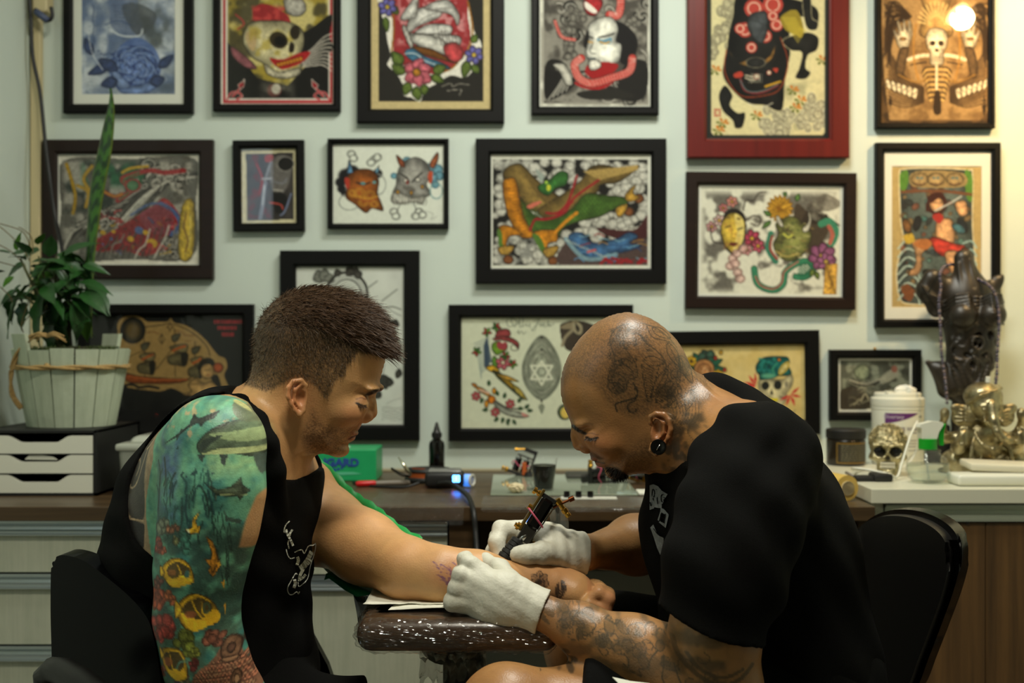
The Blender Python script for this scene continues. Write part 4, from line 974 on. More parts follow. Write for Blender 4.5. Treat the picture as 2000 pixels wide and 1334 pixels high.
tv,tf=t.mesh();del t
shirt=link('t_shirt',mesh_from('t_shirt',local(tv,artist),tf),M_BLACKCLOTH,artist,True)
zf=lambda pts:[(1240+x/6.67,900+y/6.67)for x,y in pts]
wrap_print('shirt_print',[zf(q)for q in([(192,320),(240,305),(250,620),(192,640)],[(240,305),(300,330),(310,615),(250,605)],[(300,330),(350,390),(350,620),(310,612)],[(350,390),(425,435),(400,480),(350,470)],[(350,470),(390,490),(360,560),(350,560)],[(335,610),(380,630),(440,700),(420,720),(330,660)],[(330,660),(350,680),(330,800),(296,770)],[(400,700),(440,710),(400,875),(385,850)],[(330,790),(390,820),(395,870),(310,800)],[(200,870),(240,830),(290,950),(250,1010)],[(290,950),(375,1005),(370,1100),(250,1010)],[(250,1010),(370,1100),(330,1225),(290,1140)])],tv[tv[:,1]>1.53],artist,1.6,M_GREYPRINT,shirt)
lt=[]
for pts,wd in(([(230,370),(225,450),(255,540)],2),([(235,365),(255,400),(250,470),(228,455)],1.6),([(275,360),(285,460),(295,560)],1.8),([(380,440),(345,450),(345,520),(372,540),(378,500)],2),([(195,540),(210,590)],2),([(240,880),(300,960),(375,1000)],1.4)):lt+=ribbon_px(zf(pts),wd)
for pts in([(345,680),(320,790)],[(395,690),(375,810)],[(335,735),(385,750)]):lt+=ribbon_px(zf(pts),2.4)
wrap_print('shirt_lettering',lt,tv[tv[:,1]>1.53],artist,1.6,M_BLACKCLOTH,shirt,.0022)
# shorts
t=Sdf(axis((.04,.56,.006)),axis((1.28,1.94,.006)),axis((.40,.76,.005)))
t.ell(P(1500,1320,1.63),(.156,.186,.14),.04)
t.cap(Vector((.36,1.52,.585)),Vector((.06,1.413,.633)),.10,.070,.03);t.cap(Vector((.36,1.72,.60)),Vector((.135,1.80,.625)),.10,.078,.03)
t.noise(lambda x,y,z:.003*np.sin(60*x+30*y)*np.sin(40*z+25*y))
X,Y,Z=t.xs[:,None,None],t.ys[None,:,None],t.zs[None,None,:]
t.f=np.maximum(t.f,np.where(Y<1.62,.078-X+(Z-.66)*.25,.14-X).astype(np.float32));v_,f_=t.mesh();del t
link('shorts',mesh_from('shorts',local(v_,artist),f_),M_BLACKCLOTH,artist,True)
shoe(.055,-.10,1.41,artist);shoe(.17,.015,1.80,artist)
# ---- gloves: palm, five fingers, rolled cuff
def glove(name,build,axes,parent,cuff=None):
 s=Sdf(*axes);build(s);v,f=s.mesh()
 o=link(name,mesh_from(name,local(v,parent),f),M_GLOVE,parent,True);return o
def left_hand(s):  # near hand: back of the hand towards the camera, fingers hooked over the forearm
 q=lambda x,y,Y:P(x,y,Y)
 s.chain([q(1046,1194,1.475),q(1020,1182,1.478),q(985,1168,1.482),q(930,1152,1.488)],[.0275,.0270,.0300,.0270],.015,flat=((0,1,0),.78))
 s.cap(q(985,1160,1.485),q(915,1125,1.492),.022,.0125,.012)  # index side of the palm
 s.cap(q(985,1185,1.48),q(905,1176,1.487),.024,.0125,.012)  # little finger side
 s.cap(q(1000,1195,1.478),q(950,1200,1.48),.019,.0145,.012)
 s.chain([q(940,1118,1.492),q(916,1102,1.494),q(909,1093,1.515),q(914,1100,1.54)],[.0128,.0112,.0102,.009],.005)  # index over the arm
 s.chain([q(925,1136,1.486),q(901,1125,1.484),q(899,1122,1.51),q(910,1126,1.535)],[.0135,.0118,.0105,.009],.0035)
 s.chain([q(920,1156,1.484),q(893,1150,1.482),q(891,1148,1.51),q(904,1150,1.535)],[.0135,.0118,.0105,.009],.0035)
 s.chain([q(918,1178,1.484),q(885,1176,1.482),q(882,1172,1.505),q(894,1170,1.525)],[.0135,.0118,.0100,.0085],.0035)
 s.chain([q(1000,1142,1.50),q(975,1112,1.53),q(948,1098,1.56),q(930,1096,1.575)],[.016,.0128,.0108,.009],.008)  # thumb over the top
 a,b=q(1060,1198,1.473),q(1024,1184,1.477);d=(a-b).normalized();s.cap(b,a+d*.03,.0278,.0290,.006,flat=((0,1,0),.9));s.cap(a-d*.004,a-d*.0005,.0304,.0304,.002,flat=((0,1,0),.9));s.cut(a,d)
 s.noise(lambda x,y,z:.0005*np.sin(300*x+160*z)*np.sin(180*z-90*x+60*y))
glove('glove',left_hand,(axis((-.10,.07,.0014)),axis((1.42,1.62,.0018)),axis((.69,.84,.0014))),artist)
def right_hand(s):  # far hand round the machine's grip
 q=lambda x,y,Y:P(x,y,Y)
 s.chain([q(1142,1082,1.648),q(1112,1080,1.64),q(1075,1074,1.632),q(1048,1060,1.63)],[.0270,.0275,.0290,.0260],.015,flat=((0,1,0),.85))
 s.cap(q(1075,1050,1.64),q(1030,1036,1.645),.020,.0145,.012)
 s.chain([q(1034,1036,1.648),q(979,1034,1.63),q(970,1060,1.612),q(976,1086,1.604)],[.0142,.0122,.0110,.0092],.005)  # index
 s.chain([q(1034,1052,1.655),q(973,1050,1.65),q(964,1078,1.63),q(978,1104,1.618)],[.0138,.0120,.0108,.0092],.004)  # middle
 s.chain([q(1040,1078,1.655),q(985,1080,1.65),q(980,1108,1.635),q(992,1118,1.62)],[.0135,.0115,.0102,.0088],.004)  # ring
 s.chain([q(1050,1092,1.65),q(1010,1096,1.648),q(1000,1114,1.635),q(1008,1122,1.622)],[.0130,.0108,.0096,.0082],.004)  # little
 s.chain([q(1088,1082,1.612),q(1058,1080,1.594),q(1030,1083,1.585),q(1009,1082,1.584)],[.0185,.0142,.0122,.0108],.008)  # thumb
 s.cap(q(1098,1096,1.625),q(1062,1094,1.625),.0185,.0145,.012)
 a,b=q(1140,1082,1.648),q(1108,1080,1.64);d=(a-b).normalized();s.cap(b,a+d*.03,.0280,.0282,.006);s.cap(a-d*.004,a-d*.0005,.0296,.0296,.002);s.cut(a,d)
 s.noise(lambda x,y,z:.0006*np.sin(420*x+40*z)*np.exp(-np.maximum(0,.06-x)*40)+.0003*np.sin(260*z+200*x))
glove('glove',right_hand,(axis((-.05,.12,.0014)),axis((1.55,1.70,.0017)),axis((.74,.86,.0014))),artist)
# ------------------------------------------------------------------ things on the desk, left part
def at(px,Y,z):return Vector(((px-1000)*Y/FPX,Y,z))  # stands at depth Y on height z
M_MATTBLACK=mat('matt_black',(18,18,17),rough=.55)
M_WHITEPL=mat('white_plastic',(222,222,206),rough=.35)
M_STEEL=mat('steel',(190,190,185),rough=.25,metal=1)
M_BRASS=mat('brass',(190,146,60),rough=.28,metal=1)
M_GLOSSBLACK=mat('black_gloss',(8,8,8),rough=.12,spec=.6)
M_CLEAR=pane_mat('clear_plastic',rough=.05)
M_GLASS=pane_mat('picture_glass',rough=.015)
UT=.909
x0,x1=at(-40,2.30,0).x,at(190,2.30,0).x
t=empty('desk_organizer',((x0+x1)/2,2.43,DT),'black desk organizer with three white scooped drawers under the plant pot','drawer unit')
b=MB();b.box((x0,2.30,UT-.006),(x1,2.56,UT),.001);b.box((x0,2.30,DT+.0004),(x1,2.56,DT+.006));b.box((x0,2.30,DT+.0004),(x0+.007,2.56,UT));b.box((x1-.007,2.30,DT+.0004),(x1,2.56,UT));b.box((x0,2.55,DT+.0004),(x1,2.56,UT))
for z in(P(0,926,2.3).z,P(0,887.5,2.3).z):b.box((x0+.006,2.303,z-.0012),(x1-.006,2.55,z+.0012))
b.build('case',M_MATTBLACK,t)
for ya,yb in((851,886),(889,924.5),(928,965)):
 za,zb=P(0,yb,2.3).z,P(0,ya,2.3).z;xa,xb=x0+.009,x1-.009;c=(xa+xb)/2;h=zb-za
 pts=[(xa,za),(xb,za),(xb,zb),(c+.062,zb)]+[(c+.062-.03*s_,zb-.38*h*(3*s_**2-2*s_**3))for s_ in(.2,.4,.6,.8,1)]+[(c-.062+.03*s_,zb-.38*h*(3*s_**2-2*s_**3))for s_ in(1,.8,.6,.4,.2)]+[(c-.062,zb),(xa,zb)]
 d=MB().prism([(x,2.301,z)for x,z in pts],(0,.010,0)).build('drawer',M_WHITEPL,t)
 MB().box((xa,2.312,za),(xb,2.54,za+.003)).build('tray',M_WHITEPL,d)
o=MB().prism([at(48,2.306,P(0,898,2.3).z),at(62,2.306,P(0,885,2.3).z),at(104,2.306,P(0,893,2.3).z),at(112,2.306,P(0,899,2.3).z)],(0,.004,.0)).build('paper_slip',mat('paper',(214,214,200),rough=.8));tag(o,'white paper slip poking out of the middle organizer drawer','paper')
o=MB().box(at(205,2.58,DT+.0006),at(236,2.66,UT+.004),.003).build('power_adapter',M_MATTBLACK);tag(o,'small black power adapter with red light beside the plant pot','adapter')
MB().sphere(at(222,2.578,UT-.006),.003,8).build('red_light',mat('red_led',(255,30,30),emit=((255,20,20),2.5)),o)
# planter
pc=at(140,2.43,UT);R0,R1,H=.086,.115,.156
t=empty('potted_plant',pc,'leafy houseplant and tall striped leaf in a white slatted wooden planter with rope','plant')
M_SLAT=mat('whitewashed_wood',(186,196,172),rough=.7,wave=(2,90,(168,178,154)),bump=(60,.2))
MB().lathe([(R0-.012,.006),(R1-.014,H-.02),(R1-.02,H-.02),(R1-.03,H-.03)],pc,n=28).build('liner',mat('dark_liner',(52,44,34),rough=.9),t)
ns=15
for i in range(ns):
 a0=2*PI*(i+.03)/ns-.33;a1=2*PI*(i+.97)/ns-.33;am=(a0+a1)/2;tall=.03 if(abs(math.atan2(math.sin(am+2.06),math.cos(am+2.06)))<.22 or abs(math.atan2(math.sin(am-1.1),math.cos(am-1.1)))<.2)else 0.0
 dz=RNG.uniform(-.002,.002);b=MB();rr_=[]
 for(r_,z_)in((R0,.001),(R1+tall*.18,H+tall+dz)):
  for(q,k)in((a0,0),(am,0),(a1,0),(a1,.009),(a0,.009)):rr_.append(pc+Vector(((r_-k)*math.cos(q),(r_-k)*math.sin(q),z_)))
 vs=[b.bm.verts.new(p)for p in rr_];b.bm.faces.new(vs[:5]);b.bm.faces.new(vs[5:][::-1])
 for j in range(5):b.bm.faces.new((vs[j],vs[(j+1)%5],vs[5+(j+1)%5],vs[5+j]))
 b.build('slat',M_SLAT,t)
M_ROPE=mat('rope',(178,146,92),rough=.9,bump=(500,.8),noise=(300,.2))
def rope(name,pts,r,parent,closed=False):
 """two twisted strands"""
 p=spline(pts,10,closed);b=MB();tan=np.gradient(p,axis=0);L=np.cumsum(np.r_[0,np.linalg.norm(np.diff(p,axis=0),axis=1)])
 for ph in(0,PI):
  q=[]
  for i,(c,tn)in enumerate(zip(p,tan)):
   tn=Vector(tn).normalized();u=tn.cross(Vector((0,0,1)))if abs(tn.z)<.9 else tn.cross(Vector((1,0,0)));u.normalize();w=tn.cross(u);a=L[i]/(r*4.5)+ph
   q.append(Vector(c)+(u*math.cos(a)+w*math.sin(a))*r*.5)
  b.tube(q,r*.62,6,closed=closed)
 return b.build(name,M_ROPE,parent,True)
rz=.120;rr0=R0+(R1-R0)*rz/H+.004
rope('rope_band',[pc+Vector((rr0*math.cos(q),rr0*math.sin(q),rz))for q in np.linspace(0,2*PI,40,endpoint=False)],.0048,t,True)
rope('rope_handle',[P(78,652,2.33),P(55,662,2.335),P(34,690,2.345),P(22,730,2.36),P(24,770,2.37),P(42,798,2.38)],.005,t)
MB().lathe([(.0005,-.004),(.007,0),(.0005,.006)],P(92,714,2.322),(0,-1,0),8).build('knot',M_ROPE,t,True)
b=MB()
for i in range(16):
 a=RNG.uniform(-.3,.3);x=P(92,656,2.318);d=Vector((math.cos(a),-.1,math.sin(a)))*(1 if i%2 else-1);e=x+d*RNG.uniform(.022,.040);b.tube([x+Vector((0,0,RNG.uniform(-.003,.003))),(x+e)/2+Vector((0,-.004,.004)),e+Vector((0,0,-.006))],[.0022,.002,.0014],5)
b.build('rope_bow',M_ROPE,t,True)
b=MB();b.lathe([(R1-.016,H-.012),(R1-.04,H-.004),(.03,H+.004),(0,H+.006)],pc,n=24);b.build('soil',mat('soil',(48,38,26),rough=1,bump=(120,1)),t,True)
b=MB();q=random.Random(5)
for i in range(420):
 a=q.uniform(0,6.28);r_=math.sqrt(q.random())*(R1-.016);p=pc+Vector((r_*math.cos(a),r_*math.sin(a),H-.004));d=Vector((q.uniform(-1,1),q.uniform(-1,1),q.uniform(.2,1)))*.012;b.prism([p,p+Vector((.0022,.001,0)),p+d],(.0006,.0014,0))
o=b.build('moss',mat('moss',(58,72,30),rough=.9),t);o['kind']='stuff'
# foliage
M_LEAF=mat('dark_leaf',(34,74,30),rough=.38,spec=.45,noise=(40,.25));M_LEAF2=mat('light_leaf',(66,108,36),rough=.42,spec=.4,noise=(40,.2));M_STEM=mat('stem',(70,74,36),rough=.7);M_TWIG=mat('dry_twig',(104,88,56),rough=.9)
def leaf_mesh(l,w,lobes=0,fold=.25,droop=.35,seed=0):
 rg=random.Random(seed);n=9;V=[];F=[]
 for i in range(n+1):
  u=i/n;ww=w*(math.sin(PI*min(1,u*1.05+.02)**.8)**.8)*(1-.25*u)if 0<i<n else.0004
  if lobes:ww*=1+.22*math.sin(u*lobes*2*PI)
  z=-droop*l*u*u;y=u*l
  for k in(-1,-.5,0,.5,1):V.append((k*ww,y+(abs(k)*.02*l if lobes else 0),z+abs(k)*ww*fold+.0008*rg.uniform(-1,1)))
 for i in range(n):
  for k in range(4):a=i*5+k;F.append((a,a+1,a+6,a+5))
 me=bpy.data.meshes.new('leaf');me.from_pydata(V,[],F);me.shade_smooth();return me
L_D=[leaf_mesh(.075,.019,0,.3,.3,i)for i in range(2)]+[leaf_mesh(.09,.024,3,.25,.45,4),leaf_mesh(.055,.017,0,.2,.2,5)]
L_L=[m.copy()for m in L_D]
for m in L_D:m.materials.append(M_LEAF)
for m in L_L:m.materials.append(M_LEAF2)
def add_leaf(p,d,roll,size,which,light=False,parent=None):
 o=bpy.data.objects.new('leaf',(L_L if light else L_D)[which]);COL.objects.link(o);o.parent=parent
 d=Vector(d).normalized();z=Vector((0,-.25,1));x=d.cross(z).normalized();z=x.cross(d);M=Matrix((x,d,z)).transposed().to_4x4()
 o.matrix_basis=Matrix.Translation(Vector(p)-Vector(parent.location))@M@Matrix.Rotation(roll,4,'Y')@Matrix.Scale(size,4);return o
q=random.Random(21);tips=[(40,505),(75,500),(110,500),(140,520),(60,545),(95,550),(130,560),(160,560),(45,575),(85,590),(120,600),(150,590),(105,530),(70,520)]
b=MB()
for(x,y)in tips:b.tube(spline([at(125+(x-110)*.12,2.43,UT+H),P(122+(x-110)*.4,625,2.43),P(x,y,2.41)],5),[.0028]*10+[.0016],6)
b.build('stems',M_STEM,t,True)
for(x,y,dx,dz,sz,wh,lg)in((20,495,-1,.25,1.0,3,0),(10,530,-1,-.2,1.1,0,0),(34,490,.1,.7,.8,3,1),(74,478,.5,.7,.7,3,1),(58,496,-.2,.4,.9,3,0),(96,502,.2,.7,1.0,3,0),(125,500,.6,.4,1.0,0,0),(26,540,-.4,-.5,.6,3,1),(60,555,-.6,-.7,1.2,2,0),(92,565,-.35,-.9,1.25,2,0),(112,580,-.1,-1,1.2,2,0),(150,552,1,-.05,1.1,1,0),(160,570,.9,-.5,1.0,1,0),(146,588,.2,-1,1.1,0,0),(160,598,.1,-1,1.0,0,1),(100,622,-.1,-.8,.9,2,0),(150,640,.3,.2,.8,3,0),(120,640,-.3,.1,.8,3,0)):
 add_leaf(P(x,y,2.39+q.uniform(-.02,.02)),(dx,q.uniform(-.5,.1),dz),q.uniform(-.5,.5),sz,wh,lg,t)
for i in range(74):
 x,y=q.choice(tips);x+=q.uniform(-26,26);y+=q.uniform(-14,22);a=q.uniform(0,6.28)
 add_leaf(P(x,y,2.43+q.uniform(-.06,.05)),(math.cos(a),q.uniform(-.7,.3),-.75+.8*q.random()+(.3 if y<520 else 0)),q.uniform(-.6,.6),q.uniform(.55,.95),q.choice((0,1,2,3)),q.random()<.14,t)
b=MB()
for pts in([(58,510),(40,480),(0,443),(-40,420)],[(60,500),(55,470),(40,450),(0,437)],[(64,495),(62,465),(45,448),(36,444)],[(50,520),(20,490),(-20,470)],[(60,580),(52,600),(42,632),(46,650)],[(70,590),(58,615),(44,632)],[(30,520),(0,512),(-30,505)],[(0,560),(20,580),(26,600)]):b.tube(spline([P(x,y,2.42)for x,y in pts],5),.0011,5)
b.build('dry_twigs',M_TWIG,t)
def snake_col(u,v):
 n=np.sin(u*95+1.6*np.sin(v*5+u*21)+3*np.sin(u*13));d=(n>.1).astype(float);edge=(np.abs(v)>.86).astype(float);c=np.array([50,92,30])*(1-d)[:,None]+np.array([22,50,24])*d[:,None];return(c*(1-edge)[:,None]+np.array([96,112,36])*edge[:,None])/255
cl=spline([(172,660,5),(170,600,7),(172,520,9),(178,440,11.5),(188,360,14.5),(200,300,14),(209,245,11),(214,205,6),(215,172,.6)],10);V=[];uv=[]
for i,(x,y,w_)in enumerate(cl):
 for k in np.linspace(-1,1,9):V.append(tuple(P(x+k*w_,y,2.44)+Vector((0,.010*k*k-.0,0))));uv.append((i/len(cl),k))
F=[(i*9+k,i*9+k+1,i*9+k+10,i*9+k+9)for i in range(len(cl)-1)for k in range(8)]
me=bpy.data.meshes.new('striped_leaf');me.from_pydata([Vector(v)-Vector(t.location)for v in V],[],F);uv=np.array(uv);setcol(me,snake_col(uv[:,0],uv[:,1]));o=link('striped_leaf',me,mat('striped_leaf',attr=True,rough=.4),t,True)
sm_=o.modifiers.new('thickness','SOLIDIFY');sm_.thickness=.002
# translucent tub with lid, crumpled tissue
x0,x1=at(236,2.31,0).x,at(372,2.31,0).x
t=empty('plastic_tub',((x0+x1)/2,2.39,DT),'translucent plastic tub with a white lid behind the tattooed shoulder','container')
M_MILK=pane_mat('milky_plastic',haze=.62,hazecol=(170,174,160),rough=.25)
MB().box((x0,2.31,DT+.0005),(x1,2.47,DT+.094),.012,3,top=(1.10,1.06)).build('tub',M_MILK,t,True,40)
b=MB();b.box((x0-.010,2.302,DT+.086),(x1+.010,2.478,DT+.100),.005,2);b.box((x0+.006,2.32,DT+.099),(x1-.006,2.46,DT+.114),.010,3,top=(.82,.8));b.build('lid',pane_mat('milky_lid',haze=.8,hazecol=(196,200,186),rough=.25),t,True,40)
def crumple(name,c,r,m,seed=0,parent=None,sc=(1,1,1),n=10):
 bm=bmesh.new();bmesh.ops.create_icosphere(bm,subdivisions=3,radius=1);rg=random.Random(seed);A=[(rg.uniform(3,7),rg.uniform(3,7),rg.uniform(3,7),rg.uniform(0,6))for _ in range(5)]
 for v in bm.verts:
  k=1+.16*sum(abs(math.sin(v.co.x*a+v.co.y*b_+v.co.z*c_+d))-.6 for a,b_,c_,d in A)/1.4;v.co=Vector((v.co.x*sc[0],v.co.y*sc[1],v.co.z*sc[2]))*r*k
 me=bpy.data.meshes.new(name);bm.to_mesh(me);bm.free();o=link(name,me,m,parent);o.location=c;return o
o=crumple('tissue',at(342,2.40,DT+.114+.016),.022,mat('tissue_paper',(226,226,216),rough=.95),3,sc=(1.1,.8,.9));tag(o,'crumpled white tissue lying on the translucent tub lid','tissue')
# green glove box
x0,x1=at(735,2.54,0).x-.24,at(735,2.54,0).x
t=empty('glove_box',((x0+x1)/2,2.59,DT),'green glove box with blue lettering behind the chin of the client','box')
M_GREENBOX=mat('green_card',(28,160,96),rough=.4,noise=(30,.08))
MB().box((x0,2.54,DT+.0005),(x1,2.66,DT+.068),.002).build('carton',M_GREENBOX,t)
textobj('lettering','MUGARD',.0225,P(652,904,2.539),(PI/2,0,0),mat('blue_print',(36,70,150),rough=.5),t,bold=.0012,sx=1.12)
b=MB()
for i in range(5):b.lathe([(.0001,0),(.0045-.0004*i,.0002),(.0001,.0004)],P(640+7*i,914+(2-abs(i-2))*2.0,2.5396),(0,-1,0),10)
b.build('blue_emblem',MATS['blue_print'],t)
b=MB();b.prism([(x0+.004,2.5394,DT+.006),(x1-.03,2.5394,DT+.016),(x1-.05,2.5394,DT+.020),(x0+.004,2.5394,DT+.020)],(0,.0006,0));b.build('pale_swoosh',mat('pale_green_print',(92,190,150),rough=.5),t)
b=MB();b.lathe([(.03,0),(.03,.0012),(.0001,.0012)],((x0+x1)/2,2.60,DT+.0675),n=24,sx=1.9);b.build('opening',mat('white_film',(216,222,214),rough=.5),t)
# ink bottle
t=empty('ink_bottle',at(853,2.66,DT),'black ink bottle with pointed nozzle standing against the wall','bottle')
MB().lathe([(.0165,.0005),(.0175,.003),(.0175,.066),(.016,.074),(.0095,.080),(.0095,.084)],t.location,n=28).build('bottle_body',M_GLOSSBLACK,t,True,35)
MB().lathe([(.0115,.0842),(.0115,.094),(.009,.096),(.0075,.100),(.003,.116),(.0022,.118)],t.location,n=20).build('nozzle_cap',mat('black_cap',(24,24,24),rough=.4),t,True,35)
# red capped marker
t=empty('marker',P(742,945,2.44),'grey marker with a red cap lying on the brown worktop','marker')
a,c=Vector((at(695,2.44,0).x,2.44,DT+.0066)),Vector((at(806,2.46,0).x,2.475,DT+.0060));d=(c-a).normalized()
MB().lathe([(.0035,0),(.0062,.004),(.0064,.038),(.0058,.0405)],a,d,14).build('red_cap',mat('red_plastic',(196,22,24),rough=.35),t,True,40)
MB().lathe([(.0054,.041),(.0056,.105),(.004,.112),(.0001,.113)],a,d,14).build('barrel',mat('grey_plastic',(120,112,100),rough=.45),t,True,40)
# black and orange headband ring, tweezers, steel spatula
def ring_thing():
 t=empty('cable_reel',at(838,2.50,DT),'flat black reel with orange sides lying behind the power supply','reel');c=at(836,2.53,DT)
 MB().lathe([(.030,.001),(.048,.001),(.050,.005),(.050,.008),(.046,.012),(.030,.012)],c,n=32,sy=.8).build('lower_rim',M_MATTBLACK,t,True,40)
 MB().lathe([(.030,.012),(.0455,.012),(.0455,.022),(.030,.022)],c,n=32,sy=.8).build('orange_band',mat('orange_plastic',(178,84,30),rough=.45),t,True,40)
 MB().lathe([(.030,.022),(.047,.022),(.050,.025),(.046,.030),(.028,.031),(.0001,.030)],c,n=32,sy=.8).build('upper_rim',M_MATTBLACK,t,True,40)
 b=MB();
 for k in range(14):
  a0=PI*1.15+k*.05;b.box(c+Vector((.036*math.cos(a0+.2)-.004,.030*math.sin(a0+.2)-.002,.0305)),c+Vector((.036*math.cos(a0+.2)+.004,.030*math.sin(a0+.2)+.002,.0318)))
 b.build('orange_inlay',MATS['orange_plastic'],t)
ring_thing()
o=MB().tube([at(803,2.47,DT+.020),at(790,2.47,DT+.040),at(778,2.475,DT+.058)],[.004,.0036,.0008],8).build('steel_spatula',mat('polished_steel',(230,226,200),rough=.18,metal=1),None,True);tag(o,'bright steel tip sticking up beside the black reel','tool')
o=MB().tube(spline([at(802,2.46,DT+.022),at(785,2.46,DT+.026),at(764,2.47,DT+.036)],4),.0018,6).build('tweezers',mat('dark_steel',(70,66,60),rough=.35,metal=1),None,True)
b=MB();b.tube(spline([at(802,2.463,DT+.020),at(785,2.464,DT+.021),at(764,2.474,DT+.034)],4),.0018,6);b.build('tweezers_arm',MATS['dark_steel'],o,True);tag(o,'thin dark tweezers leaning on the black reel','tweezers')
o=MB().tube(spline([at(820,2.42,DT+.012),at(790,2.41,DT+.004),at(740,2.43,DT+.0028),at(700,2.47,DT+.0028),at(690,2.50,DT+.003)],6),.0026,8).build('thin_cable',MATS['black_rubber'],None,True);tag(o,'thin dark cable lying behind the red capped marker','cable')
# power supply with blue display
t=empty('power_supply',at(866,2.42,DT),'small black power supply with glowing blue digits and knob','power supply')
b=MB();b.box(at(829,2.405,DT+.003),at(908,2.46,DT+.034),.008,3);b.build('case',M_MATTBLACK,t,True,40)
b=MB();b.box(at(834,2.41,DT+.034),at(904,2.455,DT+.0385),.003,2,top=(.9,.8));b.build('grey_top',mat('grey_gloss',(120,120,116),rough=.25),t,True,40)
b=MB()
for cx_ in(887.5,894.5):
 for dx,dz,w_,h_ in((0,.016,.0028,.0012),(0,.0215,.0028,.0012),(0,.027,.0028,.0012),(-.0026,.0188,.001,.0024),(.0026,.0188,.001,.0024),(-.0026,.0242,.001,.0024),(.0026,.0242,.001,.0024)):
  c=at(cx_,2.4045,DT+dz)+Vector((dx,0,0));b.box(c-Vector((w_,.0006,h_)),c+Vector((w_,.0006,h_)))
b.build('blue_digits',mat('blue_led',(120,190,255),emit=((70,150,255),14.0)),t)
MB().sphere(at(884,2.4045,DT+.009),.0016,8).build('pink_light',mat('pink_led',(255,80,160),emit=((255,40,120),6.0)),t)
MB().lathe([(.0115,0),(.0125,.002),(.0125,.016),(.0105,.018),(.0105,.012),(.0001,.012)],at(907,2.43,DT+.0155),(1,-.55,.05),20).build('knob',mat('translucent_knob',(150,190,235),rough=.2,emit=((60,140,255),.9)),t,True,40)
MB().lathe([(.0075,.0182),(.0085,.0165),(.0125,.0165),(.0130,.0195),(.010,.0205),(.0075,.0182)],at(907,2.43,DT+.0155),(1,-.55,.05),20).build('knob_rim',mat('clear_rim',(205,205,195),rough=.2),t,True,40)
o=MB().tube(spline([at(856,2.40,DT+.012),at(880,2.37,DT+.016),at(900,2.30,DT+.012),at(916,2.20,DT+.010),P(925,1000,2.135),P(929,1040,2.12),P(932,1085,2.10),P(935,1160,2.05),P(938,1330,2.0)],8),.0048,8).build('power_cable',MATS['black_rubber'],None,True);tag(o,'dark cord from the power supply hanging over the worktop front','cable')
o['category']='cable'
# standing and lying tattoo machines
def machine(name,label,base,u,v,parts='dark',group=None,s=1.0):
 """coil machine: u = along the needle towards the top, v = towards the armature bar"""
 u=Vector(u).normalized();v=Vector(v);v=(v-u*v.dot(u)).normalized();w=u.cross(v);base=Vector(base);t=empty(name,base,label,'tattoo machine',group)
 q=lambda a,b_,c=0.0:base+(u*a+v*b_+w*c)*s
 fm=M_BRASS if parts=='brass' else M_MATTBLACK
 def bar(b,a0,a1,b0,b1,c0=-.005,c1=.005):
  P8=[q(a,b_,c)for a in(a0,a1)for b_ in(b0,b1)for c in(c0,c1)];vs=[b.bm.verts.new(p)for p in P8]
  for f in((0,1,3,2),(4,6,7,5),(0,4,5,1),(2,3,7,6),(0,2,6,4),(1,5,7,3)):b.bm.faces.new([vs[i]for i in f])
  return b
 b=MB();bar(b,.0,.006,-.016,.024,-.006,.006);bar(b,.0,.060,-.022,-.017);bar(b,.052,.060,-.022,.006);bar(b,-.016,.0,-.008,.006,-.005,.005);b.build('frame',fm,t)
 for i,bb in enumerate((-.007,.010)):
  b=MB();b.lathe([(.0075,0),(.0075,.028)],q(.007,bb),u,16);b.build('coil',M_GLOSSBLACK,t,True,40)
  b=MB();b.lathe([(.0082,.0285),(.0082,.031),(.004,.031),(.004,.034)],q(.007,bb),u,16);b.build('coil_cap',M_STEEL,t,True,40)
 b=MB();bar(b,.040,.043,-.020,.016,-.004,.004);b.build('armature_bar',M_BRASS if parts=='brass' else mat('dark_steel',metal=1),t)
 b=MB();b.lathe([(.0022,0),(.0022,.022),(.004,.022),(.004,.028)],q(.058,.0),v*.8-u*.3,10);b.build('contact_screw',M_BRASS,t,True,40)
 b=MB();b.lathe([(.003,0),(.0055,.001),(.0055,.006),(.003,.008)],q(.004,.024),v,12);b.lathe([(.003,.009),(.005,.010),(.005,.014),(.002,.015)],q(.004,.024),v,12);b.build('binding_post',M_BRASS,t,True,40)
 b=MB();r=[q(.022+.004*math.sin(3*k),.0015+.0195*math.cos(k),.0095*math.sin(k))for k in np.linspace(0,2*PI,24,endpoint=False)];b.tube(r,.0011,6,closed=True);b.build('rubber_band',mat('pink_rubber',(196,84,110),rough=.6),t,True)
 return t,q
z0=DT
t,q=machine('tattoo_machine','dark tattoo machine standing on the worktop left of the ink cup',at(1012,2.62,DT+.004),(.35,.12,.94),(-.9,0,.3),s=1.05)
b=MB();b.lathe([(.010,0),(.012,.003),(.010,.012),(.004,.014)],at(1034,2.60,DT+.0005),(0,0,1),14);b.build('foot_knob',M_MATTBLACK,t,True,40)
b=MB();b.box(at(1020,2.60,DT+.006),at(1028,2.615,DT+.034),.001);b.build('orange_card',MATS['orange_plastic'],t)
t1,q1=machine('tattoo_machine','tattoo machine with pink bands lying beneath the bearded chin',at(1150,2.47,DT+.0165),(.95,.25,.12),(.1,-.3,.95))
b=MB();b.lathe([(.004,0),(.004,.018),(.0075,.019),(.0085,.022),(.0085,.060),(.006,.063),(.0035,.064),(.0030,.085)],q1(.058,.002),(.97,-.15,.02),16);b.build('chrome_grip',mat('blue_steel',(170,190,205),rough=.22,metal=1),t1,True,40)
b=MB()
for k in range(5):b.lathe([(.0086,0),(.0094,.0015),(.0094,.0032),(.0086,.0045)],q1(.085+.0075*k,.0008),(.97,-.15,.02),16)
b.build('grip_ridges',MATS['blue_steel'],t1,True,40)
